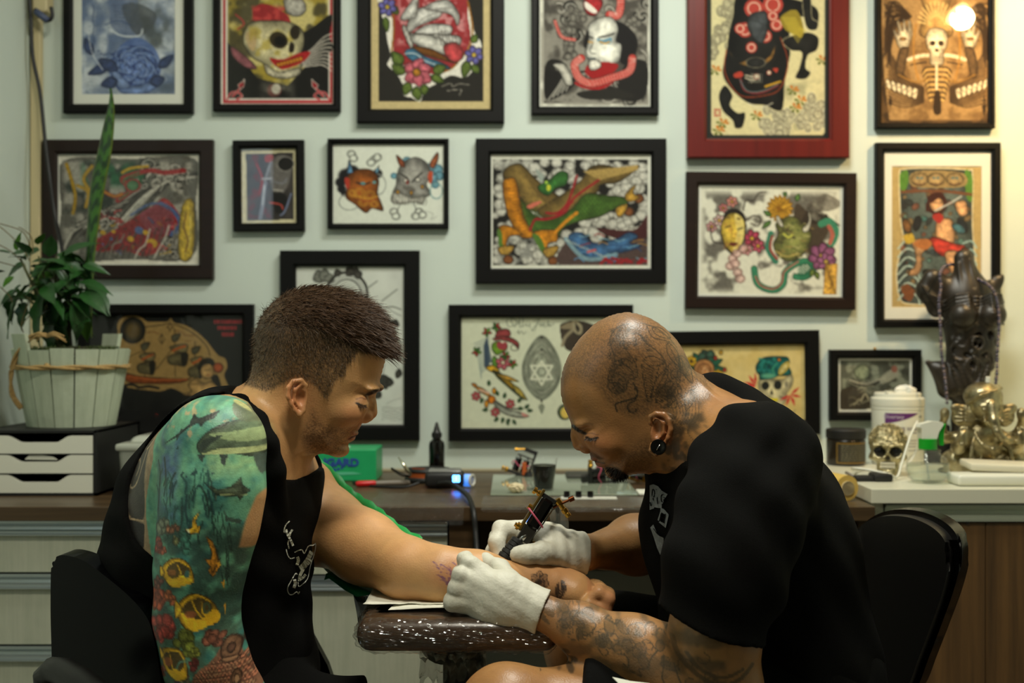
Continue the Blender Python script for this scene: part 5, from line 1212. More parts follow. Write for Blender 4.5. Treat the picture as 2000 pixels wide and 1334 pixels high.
t2,q2=machine('tattoo_machine','grey tattoo machine lying behind the one with the chrome grip',at(1172,2.56,DT+.014),(.9,-.35,.25),(-.2,-.2,.95),s=.95)
t3,q3=machine('tattoo_machine','brass tattoo machine lying between the chin and black shirt',at(1262,2.52,DT+.014),(-.7,.5,.2),(.1,-.3,.9),'brass',s=.85)
o=MB().box(at(1107,2.56,DT+.0005),at(1168,2.64,DT+.012),.004,2).build('black_case',mat('slate_case',(58,58,52),rough=.45),None,True,40);tag(o,'flat dark grey case lying behind the ink caps','case')
# cup of black water
t=empty('plastic_cup',at(1062,2.46,DT),'clear plastic cup filled with black liquid','cup')
k=2.46/FPX
MB().lathe([(.0195,.0006),(.0205,.002),(.0285,.060),(.0295,.061),(.0302,.0635),(.0290,.064),(.0278,.061),(.0198,.0035),(.0001,.0032)],t.location,n=32).build('cup_wall',pane_mat('cup_plastic',rough=.04,ior=1.2),t,True,40)
MB().lathe([(.0001,.0036),(.0196,.0038),(.0262,.050),(.0001,.0502)],t.location,n=32).build('black_liquid',mat('black_liquid',(10,11,9),rough=.08),t,True,40)
t.location=at(1062,2.36,DT+.0038);t.scale=(.93,.93,1.0)
o=MB().box(at(1000,2.44,DT+.0052)-Vector((.0055,.018,.001)),at(1000,2.44,DT+.0052)+Vector((.0055,.018,.001)),.0008,rot=(.0,0,-.35)).build('wooden_stick',mat('light_wood',(214,160,78),rough=.6));tag(o,'short flat wooden stick lying left of the ink cup','stick')
o=crumple('cotton_ball',at(1008,2.32,DT+.0045+.009),.0125,mat('cotton',(216,202,166),rough=1),8,sc=(1.2,1,.72));tag(o,'small cream cotton ball in front of the wooden stick','cotton ball')
o=MB().box(at(958,2.30,DT+.0006),at(1215,2.64,DT+.0036),.0006).build('glass_sheet',mat('pale_glass',(150,160,140),rough=.06,spec=.8));tag(o,'pale glass sheet lying on the worktop under the ink cup','glass sheet')
t=o=MB().box(at(1096,2.24,DT+.0006),at(1203,2.275,DT+.0028),.0006).build('white_strip',mat('paper',rough=.8));tag(o,'white paper strip under the three small ink caps','strip')
for x,l in((1107,'left one of three small black ink pots on the white strip'),(1130,'middle one of three small black ink pots on the white strip'),(1153,'right one of three small black ink pots on the white strip')):
 o=MB().lathe([(.0042,.0001),(.0060,.001),(.0058,.011),(.0048,.011),(.0046,.006),(.0001,.006)],at(x,2.26,DT+.003),n=14).build('ink_pot',M_GLOSSBLACK,None,True,40);tag(o,l,'ink pot','ink pots on the white strip')
o=MB().box(at(1248,2.30,DT+.0006),at(1290,2.36,DT+.006),.002).build('white_pad',mat('paper',rough=.8));tag(o,'small white pad half hidden by the black shirt on the worktop','pad')
# cling film over the front edge of the worktop
def film_sheet(name,label,x0,x1,ya,yb,hang,nx=40,seed=1,cat='film',amp=.004):
 rg=np.random.default_rng(seed);rows=[]
 prof=[(yb+(ya-yb)*s_,DT+.0045)for s_ in np.linspace(0,1,10)]+[(ya-.004,DT+.003),(ya-.006,DT-.004)]+[(ya-.007-.002*s_,DT-hang*s_)for s_ in np.linspace(.3,1,5)]
 N1=vnoise(len(prof),nx+1,4,seed,3)-.5
 for i,(y,z)in enumerate(prof):rows.append([Vector((x0+(x1-x0)*j/nx+.004*N1[i,j],y-(abs(N1[i,j])*amp if z<DT else 0),z+(abs(N1[i,j])*amp if z>=DT else 0)+(.35*hang*N1[-1,j]*(i-11)/5 if i>11 else 0)))for j in range(nx+1)])
 o=MB().sheet(rows).build(name,pane_mat('cling_film',rough=.12,ior=1.36,bump=(110,1),bdist=.015,haze=.015),None,True);return tag(o,label,cat)
film_sheet('cling_film','crinkled clear film hanging over the worktop edge near the arm',at(722,2.14,0).x,at(905,2.14,0).x,DF,2.30,.030,46,3,amp=.012)
film_sheet('cling_film','clear film stretched along the worktop edge under the ink caps',at(940,2.14,0).x,at(1290,2.14,0).x,DF,2.26,.008,60,5,amp=.006)
# film roll
t=empty('film_roll',at(1650,2.27,DT),'yellowish cling film roll lying on the brown worktop beside the counter','film roll')
a=Vector((at(1655,2.225,0).x,2.225,DT+.0245));d=Vector((-.30,.95,0)).normalized()
MB().lathe([(.0135,0),(.0238,0),(.024,.001),(.024,.26),(.0135,.26),(.0135,0)],a,d,28).build('film',mat('yellow_film',(206,172,84),rough=.3,spec=.6),t,True,40)
MB().lathe([(.0128,-.003),(.0134,-.003),(.0134,.262),(.0118,.262),(.0118,-.003),(.0128,-.003)],a,d,24).build('card_core',mat('card_core',(186,168,126),rough=.8),t,True,40)
# ------------------------------------------------------------------ things on the white counter
CT1=CT;CT=P(0,955,2.0).z  # pieces are modelled at bench size, then set out on the counter
def place(t,px,Y,k):t.location=at(px,Y,CT1+.0002);t.scale=(k,k,k)
M_PEWTER=mat('antique_silver',(160,150,118),rough=.33,metal=.92,noise=(60,.5),bump=(160,.3))
M_DARKRESIN=mat('dark_resin',(36,31,24),rough=.4,spec=.5,noise=(40,.2))
t=empty('cosmetic_jar',at(1652,2.40,CT),'black jar with a gold framed label at the counter corner','jar');c=t.location
MB().lathe([(.0365,.0005),(.0382,.004),(.0382,.050),(.036,.053)],c,n=36).build('jar_body',mat('dark_brown_gloss',(34,28,20),rough=.25),t,True,35)
MB().lathe([(.0388,.0535),(.0395,.055),(.0395,.070),(.037,.0725),(.0001,.073)],c,n=36).build('lid',M_MATTBLACK,t,True,35)
def band(c,r,a0,a1,z0,z1,n=14):return[[c+Vector((r*math.sin(a),-r*math.cos(a),z))for a in np.linspace(a0,a1,n)]for z in np.linspace(z0,z1,3)]
b=MB();L_=.0386
for a0,a1,z0,z1 in((-.75,1.25,.006,.0076),(-.75,1.25,.0445,.0461),(-.75,-.71,.006,.046),(1.21,1.25,.006,.046)):b.sheet(band(c,L_,a0,a1,z0,z1))
b.build('gold_label_frame',mat('gold_print',(150,116,42),rough=.4),t)
b=MB();b.sheet(band(c,.03845,-.70,1.20,.008,.044));b.build('label',mat('brown_label',(44,38,26),rough=.5),t)
b=MB();rg=random.Random(2)
for i in range(8):
 z=.0405-i*.0042;a=-.5
 while a<.95:l=rg.uniform(.05,.18);b.sheet(band(c,.03875,a,min(a+l,1.0),z,z+.0016,4));a+=l+.05
b.build('label_print',mat('grey_label_print',(112,108,84),rough=.6),t)
place(t,1652,2.62,1.09)
# disinfectant wipes tub
t=empty('wipes_tub',at(1753,2.45,CT),'white wipes tub with a purple label flag behind the silver skull','tub');c=t.location
MB().lathe([(.050,.0005),(.0515,.003),(.0515,.112),(.0525,.113),(.0525,.117),(.0515,.118)],c,n=40).build('tub_body',M_WHITEPL,t,True,35)
MB().lathe([(.0528,.1185),(.0532,.120),(.0532,.134),(.0515,.136),(.047,.1365),(.0465,.144),(.0445,.146),(.0001,.146)],c,n=40).build('lid',M_WHITEPL,t,True,35)
crumple('wipe',Vector((.012,-.01,.150)),.014,mat('tissue_paper',rough=.95),11,t,(1.5,.7,.8))
MB().box(c+Vector((-.034,-.034,.1455)),c+Vector((-.020,-.020,.150)),.001).build('lid_tab',M_WHITEPL,t)
b=MB();rows=[]
for a in np.linspace(-.80,.54,16):
 u=(a+.80)/1.34;zt,zb=.106,.0855+.0195*u**1.6;rows.append([c+Vector((.0519*math.sin(a),-.0519*math.cos(a),z))for z in(zt,(zt+zb)/2,zb)])
b.sheet(rows);b.build('purple_flag',mat('purple_print',(92,42,104),rough=.45),t)
def curved_text(s_,size,ang,z,m,name,parent,c,r,sx=1.0,shear=0):
 o=textobj(name,s_,size,(0,0,0),(PI/2,0,0),m,None,extrude=.0001,sx=sx,shear=shear)
 for v in o.data.vertices:
  a=ang+v.co.x/r;rr_=r-v.co.y;v.co=Vector((rr_*math.sin(a),-rr_*math.cos(a),z+v.co.z))
 o.parent=parent;return o
curved_text('Diversey',.0115,-.46,.0985,mat('pale_print',(196,184,198),rough=.5),'flag_lettering',t,c,.0523)
curved_text('Oxivir TB Wipes',.0105,-.14,.074,mat('purple_print2',(70,44,84),rough=.5),'product_lettering',t,c,.0520)
curved_text('160',.0065,.69,.0985,mat('dark_print',(60,60,56),rough=.5),'count_lettering',t,c,.0520)
b=MB();b.sheet(band(c,.0518,.20,1.0,.0655,.0670,10));b.build('purple_rule',MATS['purple_print2'],t)
b=MB()
for z,a1 in((.050,1.0),(.044,.9),(.038,1.05),(.030,.95)):b.sheet(band(c,.0518,.10,a1-.25,z,z+.0018,8))
b.build('small_print',mat('grey_small_print',(150,146,140),rough=.6),t)
place(t,1753,2.645,1.08)
# silver skull
c=at(1734,2.21,CT)
def skull():
 s=Sdf(axis((c.x-.045,c.x+.045,.0012)),axis((c.y-.055,c.y+.045,.0014)),axis((c.z-.002,c.z+.10,.0012)))
 q=lambda x,y,z:c+Vector((x,y,z))
 s.ell(q(0,.002,.060),(.0345,.041,.034),.01);s.ell(q(0,-.022,.040),(.029,.020,.022),.01);s.ell(q(0,-.022,.017),(.0205,.018,.016),.008)
 for k in(-1,1):
  s.ell(q(.024*k,-.018,.034),(.010,.016,.008),.008);s.cap(q(.007*k,-.043,.056),q(.024*k,-.036,.058),.0045,.004,.006)
  s.ell(q(.0145*k,-.044,.046),(.0118,.016,.0104),.003,sub=True);s.ell(q(.0275*k,-.03,.022),(.007,.016,.008),.006,sub=True)
 s.ell(q(0,-.046,.0345),(.005,.010,.0068),.003,sub=True)
 s.ell(q(0,-.040,.0215),(.015,.010,.0075),.003,sub=True)
 s.ell(q(0,-.028,.006),(.0165,.014,.007),.006)
 s.noise(lambda x,y,z:(.0009*(np.abs(np.sin(330*x+120*y))+np.abs(np.sin(300*z+90*x))+np.abs(np.sin(260*y-200*z)))-.0014)*(z>c.z+.052))
 s.f=np.maximum(s.f,(c.z+.0004-s.zs)[None,None,:]);return s.mesh()
v,f=skull();t=empty('skull_ornament',c,'studded silver skull ornament on the counter before the wipes tub','skull');link('skull_shell',mesh_from('skull_shell',local(v,t),f),mat('studded_silver',(176,166,130),rough=.24,metal=.9,noise=(120,.4),bump=(300,.6)),t,True)
b=MB();rg=random.Random(4)
for i in range(150):
 a,e_=rg.uniform(-1.9,1.9),rg.uniform(.12,1.5);b.sphere(c+Vector((.0352*math.cos(e_)*math.sin(a),.002-.0415*math.cos(e_)*math.cos(a),.060+.0346*math.sin(e_))),.0021,6)
o=b.build('studs',mat('studded_silver',metal=1),t,True);o['kind']='stuff'
for k in(-1,1):MB().sphere(c+Vector((.0145*k,-.030,.046)),.0112,14,(1,.6,.9)).build('eye_socket',mat('socket_black',(6,6,6),rough=.3),t,True)
MB().lathe([(.0001,.002),(.0042,.0005),(.0001,-.004)],c+Vector((0,-.0405,.034)),(0,-1,0),3).build('nose_hole',MATS['socket_black'],t)
for r_,z in((0,.0245),(1,.0185)):
 for k in range(7):x=(k-3)*.0037;MB().box(c+Vector((x-.0016,-.0415+.05*abs(x),z-.0026)),c+Vector((x+.0016,-.0375+.05*abs(x),z+.0026)),.0009).build('tooth',mat('tooth_silver',(226,220,196),rough=.25,metal=.3),t)
t.rotation_euler.z=-.31;place(t,1734,2.42,1.09)
# spray bottle
c=at(1812,2.09,CT);t=empty('spray_bottle',c,'round clear spray bottle with a green and white trigger head','bottle')
MB().lathe([(.022,.0006),(.026,.0015),(.034,.010),(.0375,.022),(.036,.036),(.030,.046),(.022,.051),(.0205,.056),(.0225,.0565),(.0225,.058),(.0205,.0585),(.0165,.059)],c,n=36).build('bottle_body',pane_mat('bottle_plastic',rough=.02,ior=1.3,haze=.03),t,True,50)
MB().lathe([(.0001,.003),(.025,.0035),(.0325,.0110),(.0358,.022),(.0345,.034),(.0001,.0345)],c,n=36).build('water',pane_mat('water',tint=(238,244,240),rough=.01,ior=1.2,haze=.05),t,True,50)
MB().tube([c+Vector((.002,0,.006)),c+Vector((-.004,.003,.060))],.0022,8).build('dip_tube',pane_mat('dip_tube',haze=.4),t,True)
MB().lathe([(.0150,.0592),(.0158,.060),(.0158,.077),(.0145,.0775)],c,n=28).build('green_collar',mat('green_plastic',(10,150,30),rough=.4),t,True,35)
hd=lambda x,z,Y=0:c+Vector((x,Y,z))
b=MB();b.prism([hd(-.0135,.0778,-.011),hd(.0125,.0778,-.011),hd(.016,.090,-.011),hd(.0245,.103,-.011),hd(.022,.107,-.011),hd(.004,.1085,-.011),hd(-.016,.1030,-.011),hd(-.0185,.098,-.011),hd(-.0145,.096,-.011)],(0,.022,0));b.build('trigger_head',M_WHITEPL,t)
b=MB();b.prism([hd(.0165,.086,-.006),hd(.0235,.101,-.006),hd(.0300,.104,-.006),hd(.0265,.090,-.006),hd(.0260,.066,-.006),hd(.0195,.066,-.006)],(0,.012,0));b.build('green_trigger',MATS['green_plastic'],t)
place(t,1812,2.285,1.09);CT=CT1
# white cable
o=MB().tube(spline([at(1792,2.40,CT+.11),at(1778,2.37,CT+.082),at(1762,2.345,CT+.033),at(1752,2.33,CT+.006),at(1735,2.32,CT+.013),at(1700,2.33,CT+.019),at(1672,2.34,CT+.022),at(1664,2.37,CT+.018),at(1668,2.42,CT+.010),at(1686,2.49,CT+.0035),at(1760,2.52,CT+.0035),at(1790,2.53,CT+.04),at(1793,2.50,CT+.10)],8),.0024,8).build('white_cable',M_WHITEPL,None,True);tag(o,'thin white cable arching between skull and spray bottle','cable')
o=MB().box(at(1672,2.30,CT+.0006),at(1712,2.335,CT+.010),.003).build('black_clip',M_MATTBLACK,None,True,40)
MB().box(at(1708,2.295,CT+.0006),at(1731,2.34,CT+.015),.004).build('clip_head',M_MATTBLACK,o,True,40)
MB().tube([at(1672,2.32,CT+.006),at(1652,2.34,CT+.014)],.003,8).build('clip_tip',mat('grey_plastic',rough=.45),o,True);tag(o,'black clip tool lying on the counter before the skull','clip')
o=MB().box(at(1806,2.66,CT+.0006),at(1838,2.72,CT+.085),.004).build('black_box',M_MATTBLACK,None,True,40);tag(o,'black box standing behind the spray bottle','box')
CT=P(0,955,2.0).z
# elephant-headed statue
c=at(1921,2.26,CT);S_=.97
def ganesha():
 s=Sdf(axis((c.x-.105,c.x+.105,.0015)),axis((c.y-.105,c.y+.07,.0018)),axis((c.z-.002,c.z+.185,.0015)))
 q=lambda x,y,z:c+Vector((x,y,z))*1.0
 p=lambda x,y,d=-.02:Vector(((x-1000)*2.23/FPX,2.23+d,CAMZ-(y-667)*2.23/FPX))
 s.ell(q(.002,.005,.050),(.042,.038,.040),.012)  # belly
 s.ell(p(1918,850,.02),(.036,.03,.030),.012)  # chest
 for k in(-1,1):
  s.ell(q(.048*k,-.012,.024),(.036,.034,.024),.010);s.cap(q(.060*k,-.02,.018),q(.004*k,-.042,.012),.017,.012,.008);s.ell(q(.010*k,-.050,.010),(.014,.012,.008),.004)
 for j in range(5):  # folds on the legs
  for k in(-1,1):s.chain([q((.022+.012*j)*k,-.046+.004*j,.034-.001*j),q((.030+.012*j)*k,-.048+.005*j,.020),q((.026+.011*j)*k,-.046+.005*j,.006)],[.0016,.002,.0016],.002)
 hx=lambda x,y,d:p(x,y,d)
 s.ell(hx(1922,790,-.01),(.030,.030,.030),.008);s.ell(hx(1920,772,.0),(.035,.036,.026),.006)  # head, turban
 for j in range(6):s.chain([hx(1884+3*j,786-4*j,-.012),hx(1900+4*j,770-2.5*j,-.036+.004*j),hx(1932+3*j,760-1.5*j,-.032+.005*j),hx(1950,757,-.012)],[.0028,.0032,.003,.0024],.0018)
 s.ell(hx(1926,757,-.01),(.012,.014,.009),.004);s.ell(hx(1920,790,-.042),(.007,.004,.010),.003)
 s.chain([hx(1922,792,-.038),hx(1921,818,-.048),hx(1925,838,-.054),hx(1934,850,-.056),hx(1950,857,-.050),hx(1960,858,-.044)],[.0105,.0088,.0074,.0062,.0052,.0042],.005)  # trunk
 for i in range(12):
  t_=i/11;a=spline([hx(1922,792,-.038),hx(1921,818,-.048),hx(1925,838,-.054),hx(1934,850,-.056),hx(1950,857,-.050)],4)[int(t_*15)];r_=.0108-.0055*t_;s.ell(a,(r_,r_,.0013),.001)
 for k,xe_ in((-1,1878),(1,1962)):
  d=k;s.ell(hx(xe_-2*k,811,-.004),(.022,.006,.021),.004,rot=(0,.25*k,.25*k));s.ell(hx(xe_+12*k,797,-.004),(.011,.005,.009),.006,rot=(0,-.4*k,0))
  for j in range(4):s.chain([hx(1922+k*26,806+5*j,-.012),hx(xe_+k*3,800+7*j,-.011),hx(xe_+k*17,797+8*j,-.006)],[.0016,.0018,.0012],.0015)
  s.ell(hx(1922+14*k,797,-.036),(.0045,.003,.003),.001);s.ell(hx(1921+13*k,790,-.034),(.008,.004,.003),.003)
  s.cap(hx(1922+13*k,812,-.034),hx(1922+17*k,820,-.046),.0036,.0018,.002)  # tusk
# raised rear arm and blessing front arm
  s.chain([hx(1920+34*k,855,.015),hx(1920+70*k,856,.02),hx(1920+78*k,838,.01),hx(1920+76*k,815,.0)],[.013,.0105,.0085,.006],.006);s.ell(hx(1920+75*k,808,.0),(.0085,.0085,.012),.004)
  for j in range(4):s.ell(hx(1920+75*k,800+4*j,.0),(.009-.001*abs(j-1),.009,.0018),.001)
  s.chain([hx(1920+32*k,850,0),hx(1920+56*k,872,-.02),hx(1920+55*k,856,-.042)],[.0135,.0125,.0085],.006);s.ell(hx(1920+55*k,847,-.045),(.0085,.005,.0095),.003)
  for j in range(4):s.cap(hx(1920+(49+4*j)*k,842,-.045),hx(1920+(48.5+4.4*j)*k,829+abs(j-1.5)*1.6,-.043),.0021,.0017,.001)
  s.ell(hx(1920+56*k,862,-.042),(.0098,.0088,.003),.002)
  s.ell(hx(1920+70*k,849,.012),(.012,.011,.0028),.002)
  for j in range(3):s.chain([hx(1920+22*k,838+3*j,-.02),hx(1920+(34+2*j)*k,860+5*j,-.035),hx(1920+(38+2*j)*k,888+3*j,-.04)],[.0022,.0024,.002],.002)
 for i in range(17):a=PI*i/16;s.ell(hx(1920+26*math.cos(a),846+24*math.sin(a),-.030-.016*math.sin(a)),(.0032,.0032,.0032),.001)
 s.ell(hx(1920,873,-.047),(.005,.004,.005),.001);s.ell(q(0,0,.004),(.086,.05,.008),.006)
 s.f=np.maximum(s.f,(c.z+.0004-s.zs)[None,None,:]);return s.mesh()
v,f=ganesha();t=empty('elephant_statue',c,'silver seated elephant headed deity statue on the white counter','statue');link('figure',mesh_from('figure',local(v,t),f),M_PEWTER,t,True)
MB().lathe([(.0050,0),(.0050,.016),(.004,.017),(.0001,.017)],Vector(((1927-1000)*2.2315/FPX,2.225,CAMZ-(757-667)*2.2315/FPX+.0045)),(.05,0,1),12).build('white_stub',mat('paper',rough=.8),t,True,40)
place(t,1921,2.47,1.09);CT=CT1
# dark torso sculpture on a stem
TY=2.635
def sculpture():
 p=lambda x,y,d=0.0:P(x,y,TY)+Vector((0,d,0))
 s=Sdf(axis((P(1782,0,TY).x,P(1975,0,TY).x,.0017)),axis((TY-.085,TY+.07,.0022)),axis((CT-.002,P(0,488,TY).z,.0017)))
 s.cap(p(1893,590),p(1882,505),.036,.021,.02,flat=((0,1,0),.8));s.cap(p(1893,585,.0),p(1893,640,.0),.052,.050,.03,flat=((0,1,0),.7))
 s.cap(p(1862,578),p(1822,545),.026,.022,.02,flat=((0,1,0),.7));s.cap(p(1925,582),p(1946,548),.024,.011,.015,flat=((0,1,0),.6));s.ell(p(1948,556),(.010,.008,.026),.008,rot=(0,.5,0))
 s.ell(p(1808,566,.01),(.018,.022,.024),.012);s.ell(p(1832,590,.01),(.024,.022,.034),.02);[s.chain([p(1796+5*j,556+3*j,-.012),p(1808+6*j,576+2*j,-.016),p(1826+4*j,600,-.014)],[.002,.003,.002],.0015)for j in range(4)]
 for k,x in((-1,1868),(1,1925)):
  s.ell(p(x,616,-.036),(.030,.028,.029),.012)
  for j in range(7):s.chain([p(1893+k*6,585+6*j,-.036),p(x-k*6,576+6.2*j,-.048-.002*j),p(x+k*14,578+7*j,-.042),p(x+k*30,592+7*j,-.014)],[.0018,.0040,.0040,.0024],.0012)
 for j in range(8):s.ell(p(1894,582+7.2*j,-.037),(.0055,.006,.0027),.002)
 s.cap(p(1876,510,-.012),p(1888,574,-.030),.0036,.004,.004);s.cap(p(1890,508,-.014),p(1896,574,-.032),.0036,.004,.004);s.cap(p(1868,515,-.012),p(1870,575,-.026),.003,.0036,.004);s.cap(p(1883,520,-.03),p(1891,560,-.04),.0075,.006,.004,sub=True)
 s.cap(p(1893,650),p(1890,730),.050,.048,.02,flat=((0,1,0),.7));s.ell(p(1912,660),(.036,.034,.05),.02)
 s.cap(p(1848,735),p(1812,708),.024,.006,.012,flat=((0,1,0),.6));s.cap(p(1850,760),p(1835,720),.022,.016,.012);s.cap(p(1928,700),p(1934,716),.022,.010,.010)
 s.cap(p(1880,755),p(1882,770),.040,.026,.02,flat=((0,1,0),.7));s.chain([p(1884,770,.01),p(1884,820,.02),Vector((p(1884,0).x,TY+.02,CT+.012))],[.024,.020,.026],.01)
 s.ell(Vector((p(1884,0).x,TY+.02,CT+.006)),(.05,.04,.008),.004)
# faces in the belly: sockets, mouth ring, swirls
 for x,y,rx,ry in((1862,655,9,9),(1922,655,7,9),(1898,656,7,7),(1878,693,9,7),(1912,692,9,7),(1893,672,3.5,5),(1902,675,3.5,5),(1888,712,5,8),(1852,690,6,6),(1934,668,5,9)):s.ell(p(x,y,-.040),(rx*.00112,.016,ry*.00112),.003,sub=True)
 s.chain([p(1896+11*math.cos(a),670+13*math.sin(a),-.040)for a in np.linspace(0,6.28,14)],[.0026]*14,.002)
 for pts in([(1872,640),(1885,648),(1898,640),(1915,650),(1920,672),(1908,690)],[(1862,668),(1850,680),(1856,700),(1872,704)],[(1880,704),(1874,720),(1884,742),(1894,752)],[(1898,702),(1906,716),(1902,740),(1894,752)],[(1890,696),(1896,712),(1890,728)],[(1908,700),(1922,704),(1918,724),(1906,748)],[(1858,708),(1868,728),(1874,750)],[(1850,714),(1858,740),(1866,756)],[(1926,690),(1930,706),(1920,736)],[(1852,660),(1858,674),(1874,678),(1880,664)],[(1884,690),(1893,684),(1902,690)]):
  s.chain([p(x,y,-.036+.00035*abs(x-1892))for x,y in spline(pts,3)],[.0028]*(3*(len(pts)-1)+1),.003)
 s.f=np.maximum(s.f,(CT+.0004-s.zs)[None,None,:]);return s.mesh()
v,f=sculpture();t=empty('torso_sculpture',at(1884,TY+.02,CT),'dark winged torso sculpture with carved faces on a stem','sculpture');link('torso',mesh_from('torso',local(v,t),f),M_DARKRESIN,t,True)
# bead necklace hung round the neck
cl=spline([P(1850,790,2.56),P(1846,740,2.56),P(1839,690,2.56),P(1837,640,2.565),P(1834,590,2.57),P(1838,560,2.58),P(1836,535,2.59),P(1850,518,2.635),P(1886,520,2.68),P(1905,542,2.62),P(1930,556,2.585),P(1944,575,2.575),P(1951,610,2.57),P(1951,650,2.56),P(1948,690,2.56),P(1947,730,2.56),P(1942,765,2.56),P(1938,790,2.54)],24)
L=np.r_[0,np.cumsum(np.linalg.norm(np.diff(cl,axis=0),axis=1))];nb=int(L[-1]/.0066)
t=empty('bead_necklace',P(1894,520,2.6),'long string of dark violet beads hung over the torso sculpture','necklace')
MB().tube(cl,.0007,5).build('thread',M_MATTBLACK,t)
BM=[]
for i,col in enumerate(((70,64,84),(104,88,92),(44,42,62))):
 b=MB();b.sphere((0,0,0),.0036 if i!=2 else.0041,10);o=b.build('bead',mat('bead_%d'%i,col,rough=.18,spec=.8));me=o.data;me.shade_smooth();bpy.data.objects.remove(o);BM.append(me)
for i in range(nb):
 s_=(i+.5)*L[-1]/nb;k=int(np.searchsorted(L,s_));o=bpy.data.objects.new('bead',BM[(i*7+i//3)%3]);COL.objects.link(o);o.parent=t;o.location=Vector(cl[min(k,len(cl)-1)])-Vector(t.location)
# white boxes at the front edge
t=MB().box(at(1872,2.225,CT+.0006),at(2075,2.29,CT+.0215),.006,3).build('white_box',M_WHITEPL,None,True,40);tag(t,'long white rounded box at the front edge of the counter','box')
o=MB().box(at(1905,2.255,CT+.0225),at(2080,2.34,CT+.036),.004,2,rot=(.03,.035,-.10)).build('white_case',mat('warm_white_plastic',(214,208,184),rough=.4),None,True,40);tag(o,'flat white case resting on the long white box','case')
# ------------------------------------------------------------------ arm rest, drape, chairs, the machine in the hand
M_BROWNVINYL=mat('brown_vinyl',(62,44,30),rough=.3,spec=.5,bump=(30,.3))
ax0,ax1,ay0,ay1,az0,az1=P(702,0,1.50).x,P(1090,0,1.50).x,1.455,1.70,.698,.739
t=empty('arm_rest',(P(890,0,1.56).x,1.58,0),'film wrapped brown padded arm rest on a black stand under the forearm','arm rest')
MB().box((ax0,ay0,az0),(ax1,ay1,az1),.019,4).build('cushion',M_BROWNVINYL,t,True)
def wrapped(e):
 """crinkled film shell: a rounded box whose sides are broken into small tilted facets"""
 bm=bmesh.new();bmesh.ops.create_cube(bm,size=1);bmesh.ops.subdivide_edges(bm,edges=bm.edges[:],cuts=70,use_grid_fill=True)
 c=Vector(((ax0+ax1)/2,(ay0+ay1)/2,(az0+az1)/2));h=[(ax1-ax0)/2+e,(ay1-ay0)/2+e,(az1-az0)/2+e];r_=.020;vs=bm.verts[:];out=[]
 for v in vs:
  p=Vector([v.co[i]*2*h[i]for i in range(3)]);q_=Vector([max(-h[i]+r_,min(h[i]-r_,p[i]))for i in range(3)]);n_=p-q_
  if n_.length<1e-6:n_=Vector((0,0,1))
  n_.normalize();out.append((q_+n_*r_,n_))
 Pn=np.array([tuple(p)for p,n_ in out]);S_=Pn*np.array([.55,1,1.25]);wv=sum(a*np.abs(2*hash3(S_+np.array([.02,.01,0])*np.sin(Pn[:,::-1]*90),f,sd)-1)for a,f,sd in((.0030,160,1),(.0022,330,5),(.0012,620,9)))
 for v,(p,n_),w_ in zip(vs,out,wv):v.co=c+p+n_*float(w_)*(1.0 if n_.z<.92 else.12)
 return bm
b=MB();b.bm.free();b.bm=wrapped(.0006);b.build('film_wrap',pane_mat('crinkled_film',rough=.09,ior=1.7),t)
b=MB();b.sheet([[P(690,1162,1.64),P(712,1156,1.66),P(738,1154,1.68)],[P(697,1200,1.56),P(708,1196,1.555),P(716,1190,1.55)],[P(704,1252,1.475),P(709,1250,1.468),P(714,1244,1.462)]],.0015);b.build('dark_end_flap',mat('dark_film',(44,46,44),rough=.2,spec=.6),t,True)
o=MB().sheet([[P(x,y,1.48)for x,y in r]for r in([(714,1257),(790,1258),(830,1262)],[(735,1262),(800,1272),(836,1285)])]).build('film_tail',pane_mat('cling_film2',rough=.12,haze=.25),t,True)
bx=P(868,0,1.55).x
b=MB();b.prism([Vector((bx+.034*math.cos(a),1.545,.697-.036*math.sin(a)))for a in np.linspace(0,PI,14)],(0,.006,0));b.build('bracket_plate',M_MATTBLACK,t)
b=MB()
for a in(.35,.75,1.2,1.9,2.4,2.8):b.lathe([(.0042,0),(.0042,.0014),(.0001,.0018)],(bx+.026*math.cos(a),1.5448,.697-.027*math.sin(a)),(0,-1,0),10)
b.build('bracket_bolts',M_STEEL,t,True,40)
MB().box((bx-.002,1.55,.04),(bx+.050,1.60,.70),.003).build('post',M_MATTBLACK,t)
b=MB()
for k in range(3):a=k*2.1+.4;b.tube([Vector((bx+.024,1.575,.06)),Vector((bx+.024+.24*math.cos(a),1.575+.24*math.sin(a),.012))],.011,8)
b.build('tripod_feet',M_MATTBLACK,t,True)
b=MB();rg=np.random.default_rng(6);Nn=vnoise(13,25,5,8)-.5;b.sheet([[Vector((bx-.03+.085*j/24,1.53+.05*Nn[i,j]-.010*math.sin(i*1.1),.688-.040*i/12+.030*Nn[i,(j*7)%25]))for j in range(25)]for i in range(13)]);b.build('film_bunch',pane_mat('cloudy_film',rough=.2,haze=.45,hazecol=(170,174,160),bump=(90,1)),t,True)
